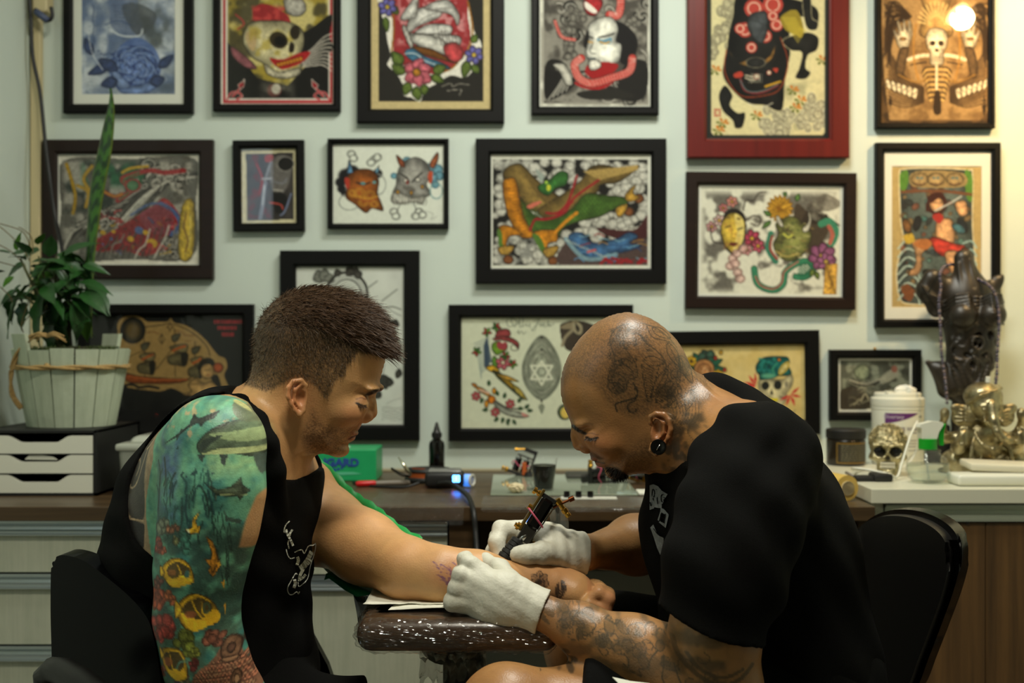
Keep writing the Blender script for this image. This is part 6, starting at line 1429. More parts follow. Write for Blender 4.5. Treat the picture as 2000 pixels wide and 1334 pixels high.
# white paper under the forearm, folded strip, green backed drape
M_PAPER2=mat('paper_towel',(218,216,200),rough=.95,bump=(220,.2))
Nn=vnoise(7,21,5,4)-.5
o=MB().sheet([[Vector((P(724+(890-724)*j/20,0,1.60).x,1.520+.16*i/6-(.010*Nn[0,j]if i==0 else 0),.7425+.004*abs(Nn[i,j])+(.003 if i==0 else 0)))for j in range(21)]for i in range(7)],.0008).build('paper_towel',M_PAPER2,None,True);tag(o,'white paper towel spread on the arm rest beneath the forearm','paper towel')
o=MB().sheet([[P(733+1.2*j,1199-.9*min(j,6),1.500).lerp(P(733+150*j/12,1194-8*math.sin(j/12*1.6),1.500),.999)for j in range(13)],[P(752+133*j/12,1178-4*math.sin(j/12*3.1),1.545)for j in range(13)]],.0008).build('paper_strip',M_PAPER2,None,True);tag(o,'flat white paper strip along the front of the arm rest','paper')
for v in o.data.vertices:v.co.z=max(v.co.z,.7425)
t=empty('green_drape',P(690,1050,1.83),'white sheet with a green border hanging behind the outstretched arm','drape')
top=spline([(x+14,y-13)for x,y in((584,900),(610,908),(640,932),(668,962),(690,980),(722,1000),(748,1022),(780,1046),(812,1062))],4);rows=[]
for k,off in enumerate((0,9,16)):rows.append([P(x-off*.55,y+off,1.845-.003*k+.004*math.sin(i*1.3)-(x-578)*.0010)+Vector((0,0,.0016*math.sin(i*2.1)if k==0 else 0))for i,(x,y)in enumerate(top)])
MB().sheet(rows,.0008).build('upper_border',mat('green_cloth',(16,150,66),rough=.55),t,True)
M_DRAPE=mat('pale_green_cloth',(170,208,190),rough=.7)
r2=[[Vector(p)+Vector((0,.002,0))for p in rows[1]]]
for s_ in np.linspace(.25,1,4):r2.append([P(x+(x_-x)*s_,y+(y_-y)*s_,1.845-(x-578)*.0010-.05*s_)for(x,y),(x_,y_)in zip([(x-5,y+9)for x,y in top],spline([(600,1060),(618,1090),(640,1118),(664,1136),(690,1150),(715,1160),(740,1166),(765,1168),(790,1168)],4))])
MB().sheet(r2,.0008).build('sheet',M_DRAPE,t,True)
b=MB();b.sheet([[P(637,1120,1.70),P(652,1116,1.70),P(690,1143,1.66),P(730,1160,1.62)],[P(633,1133,1.70),P(643,1130,1.70),P(672,1152,1.66),P(697,1166,1.62)]],.0008);b.build('lower_border',mat('dark_green_cloth',(18,158,104),rough=.5),t,True)
b=MB();b.sheet([[P(640,1119,1.705),P(700,1148,1.66),P(760,1166,1.615)],[P(660,1098,1.73),P(720,1124,1.68),P(780,1150,1.64)]],.0008);b.build('lower_flap',M_DRAPE,t,True)
# the machine in the gloved hand
UB=P(1032,1040,1.600);u=(P(1078,966,1.606)-UB).normalized();v_=Vector((-u.z,0,u.x)).normalized();w_=u.cross(v_).normalized();v_=w_.cross(u).normalized()
if v_.x>0:v_=-v_;w_=-w_
q=lambda a,b_,c=0.0:UB+u*a+v_*b_+w_*c
t=empty('tattoo_machine',UB,'brass and black tattoo machine held in the gloved right hand','tattoo machine')
def qbar(a0,a1,b0,b1,c0,c1,name,m,bev=.0008):
 b=MB();P8=[q(a,bb,c)for a in(a0,a1)for bb in(b0,b1)for c in(c0,c1)];vs=[b.bm.verts.new(p)for p in P8]
 for f in((0,1,3,2),(4,6,7,5),(0,4,5,1),(2,3,7,6),(0,2,6,4),(1,5,7,3)):b.bm.faces.new([vs[i]for i in f])
 bmesh.ops.recalc_face_normals(b.bm,faces=b.bm.faces[:]);bmesh.ops.bevel(b.bm,geom=b.bm.edges[:],offset=bev,segments=1,affect='EDGES');return b.build(name,m,t)
def qrod(prof,a,b_,c,d,name,m,n=14,parent=None):b=MB();b.lathe(prof,q(a,b_,c),d,n);return b.build(name,m,parent or t,True,40)
M_GREYMETAL=mat('gunmetal',(64,62,56),rough=.4,metal=.7)
qbar(-.004,.060,.0105,.0145,-.006,.006,'brass_plate',mat('aged_brass',(128,104,52),rough=.4,metal=.8))
qbar(.006,.052,-.0085,.0095,-.0085,.0085,'coil_block',M_GLOSSBLACK,.004)
qbar(-.014,.008,-.008,.010,-.006,.006,'lower_frame',M_GREYMETAL);qbar(.050,.056,-.010,.010,-.005,.005,'upper_frame',M_MATTBLACK)
tip=P(969,1113,1.578);g0,g1=P(979,1099,1.584),P(1014,1056,1.594);gd=(g1-g0).normalized();gl=(g1-g0).length
qq=MB();prof=[(.0001,0),(.0085,0)]
for k in range(6):prof+=[(.0105,gl*(k+.12)/6),(.0108,gl*(k+.8)/6),(.0094,gl*(k+.86)/6),(.0094,gl*(k+.98)/6)]
qq.lathe(prof+[(.008,gl),(.0001,gl)],g0,gd,20);gr=qq.build('grip',mat('black_rubber_grip',(30,30,28),rough=.5),t,True,40)
MB().lathe([(.0022,-.001),(.0040,.006),(.0046,(g0-tip).length)],tip,(g0-tip),14).build('clear_tip',mat('clear_grey_tip',(120,128,112),rough=.2),t,True,40)
MB().tube([tip-(g0-tip).normalized()*.005,tip],.0005,5).build('needle',M_STEEL,t)
MB().tube([g1-gd*.002,q(.004,-.002)],.0042,12).build('steel_tube',M_STEEL,t,True)
MB().tube([q(-.016,-.0095,-.004),q(.046,-.0120,-.004)],.0011,6).build('needle_bar',M_STEEL,t,True)
qrod([(.005,0),(.005,.004)],.047,-.010,-.002,-w_,'steel_nut',M_STEEL,6)
qrod([(.0045,0),(.0045,.003),(.0026,.003),(.0026,.006),(.005,.006),(.005,.010)],.052,.0145,0,v_,'top_brass_screw',M_BRASS);qrod([(.0055,0),(.0055,.004),(.003,.004),(.003,.007)],.000,.0145,0,v_,'lower_brass_screw',M_BRASS)
qrod([(.004,0),(.004,.005)],.030,.0145,.002,v_,'plate_screw',M_BRASS)
dd=(-v_*.9-u*.35).normalized();qrod([(.0028,-.004),(.005,-.003),(.005,.004),(.0034,.005),(.0034,.012),(.0046,.013),(.0046,.018),(.003,.019),(.004,.021),(.004,.025),(.0001,.026)],.056,-.012,-.003,dd,'contact_screw',M_BRASS)
qrod([(.0018,-.010),(.0018,.014),(.0036,.014),(.0036,.021),(.0001,.022)],.054,-.016,-.002,(u*.85-v_*.55),'copper_screw',mat('copper',(140,82,50),rough=.35,metal=1))
qrod([(.003,0),(.0055,.002),(.0055,.007),(.0028,.008),(.0028,.011),(.0062,.012),(.0062,.018),(.003,.019),(.0030,.022),(.0055,.023),(.005,.028),(.0001,.029)],-.010,-.010,-.004,(-v_*.95-u*.30),'binding_post',M_BRASS)
r_=[q(.022+.006*math.cos(k),.003+.0155*math.cos(k),.0125*math.sin(k))for k in np.linspace(0,2*PI,28,endpoint=False)];b=MB();b.tube(r_,.0013,6,closed=True);b.build('rubber_band',mat('pink_rubber',(206,92,104),rough=.55),t,True)
t=empty('clip_cord',P(1088,990,1.63),'clip cord in a clear plastic sleeve hanging behind the machine','cable')
MB().tube(spline([P(1080,985,1.62),P(1088,992,1.64),P(1090,1020,1.67),P(1086,1060,1.69),P(1090,1120,1.71),P(1110,1250,1.72),P(1120,1500,1.75)],6),.0030,8).build('cord',MATS['black_rubber'],t,True)
cl=spline([P(1084,975,1.635),P(1090,1000,1.655),P(1092,1030,1.675),P(1086,1070,1.70),P(1092,1120,1.715)],6);b=MB();Nn=vnoise(len(cl),12,4,3)-.5;Nn[:,11]=Nn[:,0]
b.sheet([[Vector(c)+Vector(((.0125+.004*Nn[i,j])*math.cos(2*PI*j/11),(.008+.004*Nn[i,j])*math.sin(2*PI*j/11),0))for j in range(12)]for i,c in enumerate(cl)]);b.build('clear_sleeve',pane_mat('sleeve_film',rough=.12,haze=.10,bump=(60,.8)),t,True)
# ------------------------------------------------------------------ chairs
M_SHELL=mat('black_shell',(4,4,5),rough=.25,spec=.07);M_VINYL=mat('black_vinyl',(13,12,11),rough=.45,spec=.35)
def plate(name,pts,Yf,vec,m,parent,bev=.006,seg=3,inset=0):
 p=spline(pts,5,True)
 if inset:c=p.mean(0);p=c+(p-c)*(1-inset)
 b=MB();b.prism([P(x,y,Yf(x))for x,y in p],vec);es=[e for e in b.bm.edges if len([f for f in e.link_faces if len(f.verts)>4])==1]
 bmesh.ops.bevel(b.bm,geom=es,offset=bev,segments=seg,affect='EDGES');return b.build(name,m,parent,True,50)
def chair_base(t,c,seat_z,parent):
 MB().tube([Vector((c.x,c.y,.09)),Vector((c.x,c.y,seat_z-.05))],.026,14).build('gas_column',M_MATTBLACK,t,True)
 for k in range(5):
  a=k*2*PI/5+.3;e_=Vector((c.x+.26*math.cos(a),c.y+.26*math.sin(a),.075));o=MB().tube([Vector((c.x,c.y,.105)),e_],[.022,.014],8).build('base_arm',M_MATTBLACK,t,True)
  MB().lathe([(.0001,-.013),(.024,-.012),(.026,0),(.024,.012),(.0001,.013)],Vector((e_.x,e_.y,.0265)),(math.sin(a),-math.cos(a),0),16).build('caster',M_MATTBLACK,o,True,40)
cc=Vector((-.37,CY,0));t=empty('office_chair',cc,'glossy black shell chair behind the client in the tank top','chair')
yl=lambda x:1.555-(x-100)*.0007
plate('back_shell',[(100,1250),(99,1130),(103,1097),(116,1085),(140,1087),(168,1098),(205,1125),(245,1158),(274,1188),(291,1214),(300,1246),(310,1300),(318,1370),(322,1450),(280,1500),(160,1480),(110,1400)],yl,(.012,.022,.004),M_SHELL,t,.0035,3)
MB().box((-.60,1.40,.43),(-.14,1.84,.474),.02,3).build('seat',M_VINYL,t,True,40)
MB().tube([Vector((-.40,1.64,.44)),Vector((-.58,1.64,.46)),P(190,1440,1.64)],.018,8).build('back_bracket',M_MATTBLACK,t,True)
b=MB();b.tube([P(84,1360,1.44),P(88,1322,1.44),P(104,1308,1.43),P(124,1312,1.41),P(160,1335,1.37),P(200,1368,1.33),P(215,1382,1.32)],[.010,.0145,.0155,.0165,.0175,.016,.008],14);b.build('armrest_pad',M_VINYL,t,True)
MB().tube([P(130,1325,1.40),P(150,1480,1.43),Vector((-.52,1.46,.44))],.013,8).build('armrest_support',M_MATTBLACK,t,True)
b=MB();b.prism([P(x,y,1.86)for x,y in((586,1205),(596,1218),(640,1300),(650,1330),(640,1420),(560,1420),(570,1300))],(0,.02,0));b.build('far_side_panel',M_SHELL,t)
chair_base(t,cc,.474,t)
cc=Vector((.42,1.63,0));t=empty('office_chair',cc,'black upholstered chair with rounded backrest behind the tattooist','chair')
yr=lambda x:1.90-(x-1680)*.0021
ol=[(1672,1180),(1674,1070),(1688,1024),(1722,1001),(1766,995),(1812,1003),(1852,1025),(1872,1055),(1875,1100),(1862,1155),(1838,1222),(1812,1290),(1790,1345),(1750,1390),(1700,1330)]
plate('back_shell',ol,yr,(.020,.022,0),M_SHELL,t,.005,3)
plate('back_cushion',[(x-5,y+2)for x,y in ol],lambda x:yr(x)-.001,(-.016,-.018,0),M_VINYL,t,.010,4,inset=.045)
MB().box((.24,1.41,.43),(.62,1.85,.474),.02,3).build('seat',M_VINYL,t,True,40)
MB().tube([Vector((.45,1.66,.44)),Vector((.60,1.70,.45)),P(1760,1360,1.75)+Vector((.02,.02,0))],.018,8).build('back_bracket',M_MATTBLACK,t,True)
chair_base(t,cc,.474,t)
o=MB().sheet([[P(1196,1322,1.33),P(1232,1330,1.33),P(1268,1334,1.33)],[P(1214,1340,1.31),P(1245,1346,1.31),P(1275,1350,1.31)]],.0008).build('white_paper',mat('paper',rough=.8));tag(o,'white paper corner on the black shorts of the tattooist','paper')
# ------------------------------------------------------------------ the framed pictures
YP=WALL-.022  # front of the frames
def frame(label,rect,bar,art,matw=(0,0,0,0),matcol=None,m='black',roll=0.0,lean=None,cell=1.7,back=WALL-.002,liner=None,depth=.021):
 x0,y0,x1,y1=rect;YF_=back-depth;k=YF_/FPX
 X=lambda px:(px-1000)*k
 Zz=lambda py:CAMZ-(py-667)*k
 cx,cz=(X(x0)+X(x1))/2,(Zz(y0)+Zz(y1))/2
 t=empty('picture_frame',(cx,back,cz),label,'picture');b=MB();bw=bar*k;R=[]
 for ins,h in((0,0),(0,depth-.003),(.0025,depth),(bw-.006,depth),(bw-.002,depth-.005),(bw,depth-.006),(bw,.004)):
  R.append([b.bm.verts.new((X(x)+sx*ins,back-h,Zz(y)+sz*ins))for x,y,sx,sz in((x0,y0,1,-1),(x1,y0,-1,-1),(x1,y1,-1,1),(x0,y1,1,1))])
 for A,B in zip(R,R[1:]):
  for i in range(4):b.bm.faces.new((A[i],A[(i+1)%4],B[(i+1)%4],B[i]))
 b.build('frame',FM[m],t)
 MB().box((X(x0)+.004,back-.006,Zz(y1)+.004),(X(x1)-.004,back-.002,Zz(y0)-.004)).build('backing',FM['board'],t)
 ix0,iy0,ix1,iy1=x0+bar-2,y0+bar-2,x1-bar+2,y1-bar+2
 if matcol is not None:
  b=MB();w=(matw[0]+2,matw[1]+2,matw[2]+2,matw[3]+2);O=[(ix0,iy0),(ix1,iy0),(ix1,iy1),(ix0,iy1)];I_=[(ix0+w[0],iy0+w[1]),(ix1-w[2],iy0+w[1]),(ix1-w[2],iy1-w[3]),(ix0+w[0],iy1-w[3])]
  A=[b.bm.verts.new((X(x),back-.0102,Zz(y)))for x,y in O];B=[b.bm.verts.new((X(x),back-.0102,Zz(y)))for x,y in I_];C_=[b.bm.verts.new((X(x),back-.0085,Zz(y)))for x,y in I_]
  for i in range(4):j=(i+1)%4;b.bm.faces.new((A[i],A[j],B[j],B[i]));b.bm.faces.new((B[i],B[j],C_[j],C_[i]))
  b.build('mat_board',mat('mat_%d_%d_%d'%matcol,matcol,rough=.85),t);ix0+=w[0]-1;iy0+=w[1]-1;ix1-=w[2]-1;iy1-=w[3]-1
 nx,ny=max(8,int((ix1-ix0)/cell)),max(8,int((iy1-iy0)/cell));gx=np.linspace(ix0,ix1,nx+1);gy=np.linspace(iy0,iy1,ny+1);GX,GY=np.meshgrid(gx,gy)
 V=np.stack([(GX-1000)*k-cx,np.full(GX.shape,-.0084),CAMZ-(GY-667)*k-cz],-1).reshape(-1,3);I0=np.arange(ny)[:,None]*(nx+1)+np.arange(nx)[None]
 Fq=np.stack([I0,I0+nx+1,I0+nx+2,I0+1],-1).reshape(-1,4);me=mesh_from('print',V,Fq);c=art();setcol(me,c.sample(GX.ravel(),GY.ravel()));link('print',me,FM['print'],t)
 b=MB();b.sheet([[Vector((X(x),back-.0125,Zz(y)))for x in(x0+bar-1,x1-bar+1)]for y in(y0+bar-1,y1-bar+1)]);b.build('glass',M_GLASS,t)
 if lean:t.rotation_euler.x=lean
 t.rotation_euler.y=math.radians(roll);return t
FM={'black':mat('frame_black',(9,9,8),rough=.5,spec=.18),'brown':mat('frame_brown',(34,20,13),rough=.42,spec=.3,wave=(0,60,(26,15,10))),'red':mat('frame_red',(104,24,18),rough=.38,spec=.4,wave=(2,60,(84,18,14))),'board':mat('backing_board',(110,92,66),rough=.9),'print':mat('print',attr=True,rough=.75,spec=.2)}
def zz(ox,oy,s):return lambda pts:[(ox+x/s,oy+y/s)for x,y in pts]
zA=zz(0,0,2.383);zB=zz(640,0,2.34);zC=zz(1300,0,2.021);zD=zz(480,480,2.779);zE=zz(880,590,4.94);zF=zz(190,590,5.335);zG=zz(1300,620,5.56);zH=zz(1600,740,6.065);zI=zz(1580,480,2.3)
BLK,INK=(26,25,23),(40,36,30)
def one(z,x,y):return z([(x,y)])[0]
def clouds(c,pts,r,col,line,seed=0):
 q=random.Random(seed)
 for x,y in pts:
  for i in range(5):c.ell(x+q.uniform(-r,r),y+q.uniform(-r,r)*.7,r*q.uniform(.4,.7),r*q.uniform(.4,.7),col,line=line,lw=1)
def scales(c,poly_pts,col,line,r=4,n=None):
 p=spline(poly_pts,6,True);x0,y0=p.min(0);x1,y1=p.max(0);j=0;y=y0
 while y<y1:
  x=x0+(j%2)*r
  while x<x1:
   if inpoly(np.array([x]),np.array([y]),p)[0]:c.ell(x,y,r,r*.9,None,line=line,lw=.9)
   x+=2*r
  y+=r*1.2;j+=1
def art_rose():
 c=Cv(140,-130,360,205,(150,160,170),.9);c.fog((70,90,130),40,.35,.7,.7,1);c.fog((206,212,214),36,.45,.7,.8,2);c.fog((70,76,74),40,.45,.65,.8,5,(230,-130,360,200,50))
 c.poly(zA([(540,-200),(620,-60),(640,60),(660,150),(600,170),(520,130),(500,60),(520,-40)]),(96,110,140),op=.7);c.poly(zA([(560,20),(640,10),(720,60),(700,120),(640,160),(590,110)]),(70,74,76),op=.7);c.line(zA([(500,130),(560,160),(640,160),(655,130)]),3,(200,208,212));c.line(zA([(480,110),(540,90),(600,110)]),2,(60,80,120))
 for i in range(7):c.line(zA([(520,20+14*i),(600,10+16*i)]),1.4,(60,74,104),op=.7)
 c.poly(zA([(560,200),(640,170),(720,230),(740,330),(690,400),(600,420),(520,380),(500,300)]),(74,100,160),op=.8)
 q=random.Random(3);cx,cy=one(zA,612,305)
 for R_,n,k in((46,7,0),(36,6,22),(27,5,10),(18,5,34),(10,3,16)):
  for i in range(n):
   a=6.283*i/n+R_*.21;x,y=cx+math.cos(a)*R_*.62,cy+math.sin(a)*R_*.5;c.ell(x,y,R_*.60,R_*.40,(84+k,110+k,166+k),a+1.57+q.uniform(-.3,.3),op=.92,line=(40,56,108),lw=1.4);c.line([(x+R_*.5*math.cos(a+1.2-t*.6),y+R_*.4*math.sin(a+1.2-t*.6))for t in range(5)],1.8,(156,178,214),op=.8)
 c.line([(cx+5*math.cos(t)*t/6,cy+4*math.sin(t)*t/6)for t in np.linspace(0,9,24)],1.2,(36,50,100),n=2)
 c.poly(zA([(520,330),(600,390),(700,370),(730,320),(720,400),(620,440),(540,410)]),(120,146,196),line=(46,64,116),lw=1.6);c.poly(zA([(500,300),(560,350),(600,400),(540,400)]),(134,158,204),line=(46,64,116),lw=1.6)
 for a,b_,w_ in(((500,300),(400,340),10),((540,320),(450,270),12),((540,370),(460,390),12),((690,380),(760,360),12),((730,310),(800,250),10),((420,250),(385,170),9)):A,B=one(zA,*a),one(zA,*b_);c.leaf(A[0],A[1],B[0],B[1],w_,(52,66,104),line=(34,44,76))
 for i in range(16):x,y=one(zA,425+3*math.sin(i),20+i*12);c.ell(x,y,1.8,1.8,(60,76,110))
 for i in range(9):x,y=one(zA,450+i*12,230+10*math.sin(i)+i*5);c.ell(x,y,1.9,1.9,(40,56,96))
 c.line(zA([(400,130),(420,240),(470,320)]),1.5,(210,214,216));c.ink(22,12,.35,3,None,(50,64,100));c.mottle(5,.08,3);return c
def art_skull():
 c=Cv(425,-150,655,208,(222,218,204),.9);x0,y0,x1,y1=433,-140,648,200
 c.poly([(x0,y0),(x1,y0),(x1,y1),(x0,y1)],(176,34,44),sm=False);c.poly([(x0+5,y0+5),(x1-5,y0+5),(x1-5,y1-6),(x0+5,y1-6)],(222,218,204),sm=False);c.poly([(x0+8,y0+8),(x1-8,y0+8),(x1-8,y1-10),(x0+8,y1-10)],(200,186,120),sm=False)
 c.fog((150,130,40),36,.4,.6,.8,3,(441,-130,640,190,6));c.fog((60,56,40),30,.5,.66,.8,6,(441,-130,640,190,6))
 c.poly([(441,80),(470,110),(500,150),(560,165),(610,110),(640,60),(640,190),(441,190)],BLK,sm=False);c.poly(zA([(1330,200),(1450,120),(1540,60),(1530,160),(1540,230),(1400,300)]),BLK)
 for i in range(9):c.line(zA([(1390,260+i*6),(1450,220+i*10),(1500,170+16*i),(1540,150+22*i)]),2.2,(214,206,190),op=.9)
 c.poly(zA([(1170,40),(1230,10),(1330,60),(1340,110),(1260,120),(1190,110)]),(150,44,46));c.fog((190,70,66),10,.5,.6,.9,9,(485,5,565,50,10))
 c.poly(zA([(1320,-20),(1400,-10),(1420,40),(1380,70),(1330,50)]),(176,172,160),line=INK);c.line(zA([(1090,60),(1130,100),(1100,130)]),3,(170,60,60))
 sk=[(1130,150),(1160,100),(1230,90),(1330,95),(1400,130),(1410,200),(1390,260),(1400,310),(1370,350),(1300,360),(1240,330),(1220,290),(1170,260),(1130,200)]
 c.poly(zA(sk),(214,204,158),line=INK,lw=1.6);c.poly(zA([(1140,150),(1190,130),(1180,230),(1150,210)]),(190,164,120));c.fog((170,150,60),14,.5,.65,.7,12,(480,45,585,140,8))
 c.ell(*one(zA,1292,180),19,16,(52,44,26),.5);c.ell(*one(zA,1298,185),12,10,(20,18,14));c.ell(*one(zA,1368,145),10,14,(44,38,26));c.poly(zA([(1345,190),(1365,200),(1362,235),(1340,235)]),(36,28,20))
 c.poly(zA([(1250,265),(1310,270),(1390,240),(1440,235),(1420,270),(1370,300),(1300,315)]),(168,34,36));
 for i in range(8):x,y=one(zA,1290+i*15,296-i*4);c.ell(x,y,3.4,4.5,(206,132,40),line=(90,40,20))
 c.poly(zA([(1230,290),(1290,330),(1380,310),(1390,340),(1320,362),(1240,340)]),(196,188,160),line=INK)
 c.poly(zA([(1070,210),(1130,250),(1190,310),(1140,310),(1080,260)]),(150,90,96),line=INK);c.ell(*one(zA,1272,415),15,14,(96,36,34),line=BLK);c.ell(*one(zA,1280,408),9,10,(216,208,190));c.fog((150,146,130),20,.4,.6,.5,15,(500,150,580,195,20))
 for s_ in(-1,1):
  X=lambda v:541+s_*(541-v)
  for pts in([(441,192),(448,180),(462,178),(470,186),(460,192)],[(452,186),(468,168),(474,155)]):c.line([(X(x),y)for x,y in pts],4.5,(222,214,200));c.line([(X(x),y)for x,y in pts],3,(176,34,44))
  c.poly([(X(462),164),(X(470),158),(X(475),152),(X(474),166),(X(468),172)],(176,34,44),sm=False,line=(222,214,200))
 c.ink(14,9,.35,3,(441,-130,640,190));c.mottle(4,.06,2);return c
def art_ship():
 c=Cv(720,-190,965,215,(196,178,128),.9);c.poly([(738,-170),(944,-170),(944,196),(738,196)],(40,38,34),sm=False)
 shape=[(250,-60),(240,40),(260,110),(270,180),(285,250),(270,290),(310,330),(340,380),(345,430),(380,440),(420,460),(440,410),(490,380),(560,340),(620,350),(660,320),(700,250),(700,190),(670,140),(660,80),(640,0),(600,-60)]
 c.poly(zB(shape),(226,222,208));c.poly(zB([(280,-60),(290,60),(300,160),(300,250),(340,290),(460,330),(560,310),(610,260),(650,180),(640,80),(600,-60)]),(150,46,50));c.fog((210,150,150),12,.5,.6,.8,4,(770,-60,915,90,12))
 c.line(zB([(286,-60),(300,120),(292,250),(340,300)]),3.4,(150,100,36));c.line(zB([(640,0),(660,110),(650,200),(600,270),(560,310),(480,340)]),3.4,(150,100,36))
 for i,(a,b_,cc_)in enumerate((((350,150),(400,40),(520,20)),((360,190),(440,110),(560,110)),((370,150),(470,150),(600,160)),((330,80),(380,0),(420,-50)),((440,30),(540,-10),(600,60)))):c.poly(zB([a,b_,cc_,(cc_[0]-10,cc_[1]+50),(b_[0]+20,b_[1]+70)]),(206,204,196),line=INK,lw=1.4);c.line(zB([(a[0]+20,a[1]+10),(b_[0]+30,b_[1]+40),(cc_[0]-10,cc_[1]+25)]),1.6,(120,118,112))
 c.poly(zB([(370,160),(440,150),(530,180),(570,250),(520,240),(420,210)]),(196,194,184),line=INK);c.poly(zB([(340,130),(350,110),(390,200),(375,210)]),(210,206,196),line=INK);c.poly(zB([(530,200),(590,190),(620,250),(580,280),(540,250)]),(186,70,72),line=INK)
 for i in range(6):c.line(zB([(500+16*i,120+8*i),(520+14*i,200)]),1.3,(70,64,58))
 c.poly(zB([(390,205),(480,220),(560,270),(590,285),(500,262),(400,230)]),(120,74,30),line=INK);c.poly(zB([(350,230),(390,215),(440,250),(520,280),(560,310),(470,300),(380,270)]),(70,120,150),line=INK);c.line(zB([(350,240),(400,240),(450,275),(530,300)]),2,(196,210,210))
 for a,b_,w_ in(((340,290),(290,230),12),((350,330),(290,290),11),((370,370),(350,430),10),((400,390),(415,455),11),((440,380),(440,430),9),((480,320),(540,300),11),((470,340),(530,370),9),((640,270),(620,350),10),((660,290),(690,330),8),((660,190),(680,150),8),((260,70),(270,140),7),((290,20),(320,60),8)):A,B=one(zB,*a),one(zB,*b_);c.leaf(A[0],A[1],B[0],B[1],w_,(88,106,46))
 for a,b_,w_ in(((400,320),(350,290),14),((400,320),(430,260),14),((410,320),(470,300),14),((410,330),(470,370),14),((400,340),(350,360),13),((405,330),(420,390),12)):A,B=one(zB,*a),one(zB,*b_);c.leaf(A[0],A[1],B[0],B[1],w_,(196,100,112),line=(80,26,34))
 c.ell(*one(zB,405,325),8,8,(176,120,40),line=INK);c.flower(*one(zB,270,25),18,(100,96,160),(200,170,70),6);c.flower(*one(zB,668,245),18,(100,96,160),(200,170,70),6)
 c.line(zB([(520,390),(560,375),(570,390),(600,378),(645,382)]),1.2,(170,164,150));c.line(zB([(545,410),(580,405),(610,405),(600,430)]),1.2,(170,164,150));c.ink(10,8,.3,3,(765,-60,920,160));c.mottle(4,.06,2);return c
def wave_bg(c,zf,seed,n,box,r0):
 q=random.Random(seed)
 for i in range(n):
  x,y=q.uniform(box[0],box[2]),q.uniform(box[1],box[3]);r_=q.uniform(.6,1.2)*r0;a0=q.uniform(0,6.28);s_=q.choice((-1,1))
  p=[(x+r_*(1-t/11)*math.cos(a0+s_*t*.55),y+r_*(1-t/11)*math.sin(a0+s_*t*.55))for t in range(10)];c.line(p,r0*.34,q.choice(((30,28,26),(96,92,84),(36,34,30))));c.line([(a+1.5,b_+2)for a,b_ in p],1.8,(196,192,178))
def art_samurai():
 c=Cv(1052,-190,1275,212,(214,212,196),.9);c.poly([(1062,-170),(1266,-170),(1266,200),(1062,200)],(74,70,64),sm=False);c.fog((150,146,134),24,.4,.6,.8,4);wave_bg(c,None,7,34,(1062,-160,1266,195),22)
 c.poly(zB([(1000,280),(1080,280),(1130,380),(1000,450)]),(30,28,26));c.poly(zB([(1360,290),(1460,280),(1450,440),(1330,440)]),(34,32,30));c.poly(zB([(1140,420),(1250,400),(1330,400),(1400,440),(1200,450)]),(40,38,34))
 for i in range(5):c.line(zB([(1010+i*20,450-i*10),(1060+16*i,380-i*12),(1100+10*i,300)]),2,(186,182,168))
 clouds(c,zB([(1080,150),(1110,120),(1090,200),(1130,90),(1150,60),(1400,100),(1060,300),(1110,260)]),12,(120,116,106),(50,46,42),3)
 def snake(pts,w_):
  p=spline(zB(pts),14);c.line(zB(pts),w_,(40,30,26));c.line(zB(pts),w_-2.4,(186,66,58))
  for i in range(0,len(p),2):d=np.array(p[min(i+1,len(p)-1)])-p[max(i-1,0)];d/=np.linalg.norm(d)+1e-6;n_=np.array([-d[1],d[0]]);c.line([p[i]-n_*w_*.4,p[i]+n_*w_*.4],1,(224,190,176),sm=False)
 snake([(1300,-80),(1340,-20),(1330,60),(1290,60)],17);c.poly(zB([(1200,-40),(1260,0),(1230,60),(1190,60),(1170,10)]),(160,40,44),line=BLK);c.poly(zB([(1180,0),(1230,40),(1220,55),(1180,30)]),(226,220,206));snake([(1040,90),(1070,160),(1130,175)],8)
 c.poly(zB([(1180,150),(1230,90),(1330,90),(1400,140),(1420,200),(1390,280),(1340,280),(1330,190),(1250,130),(1210,180),(1190,220),(1170,200)]),(28,26,26))
 c.poly(zB([(1200,100),(1290,70),(1330,120),(1320,180),(1345,200),(1335,270),(1300,290),(1240,320),(1190,310),(1195,270),(1180,230),(1195,170)]),(222,220,206),line=BLK,lw=1.4)
 c.poly(zB([(1230,170),(1260,175),(1300,165),(1290,195),(1250,195)]),(96,140,160));c.line(zB([(1240,165),(1290,155),(1310,145)]),3.4,BLK);c.line(zB([(1195,160),(1215,168)]),3,BLK);c.line(zB([(1245,185),(1270,192),(1290,185)]),3,(206,150,50));c.line(zB([(1195,185),(1215,188)]),2.4,(206,150,50))
 c.line(zB([(1215,190),(1200,230),(1225,240)]),1.5,BLK);c.line(zB([(1190,262),(1225,262)]),3.4,(40,50,56));c.poly(zB([(1190,290),(1240,275),(1330,290),(1290,340),(1230,360),(1180,330)]),(150,30,32));c.poly(zB([(1195,275),(1240,270),(1250,300),(1205,315)]),(218,214,200),line=BLK)
 c.poly(zB([(1130,370),(1250,360),(1330,350),(1260,400),(1180,400)]),(160,34,36));snake([(1395,260),(1380,320),(1300,350),(1210,375),(1150,350),(1130,290),(1160,260)],17);c.poly(zB([(1030,290),(1080,285),(1110,330),(1120,380),(1090,380),(1060,320)]),(196,192,178),line=BLK);c.mottle(4,.06,2);return c
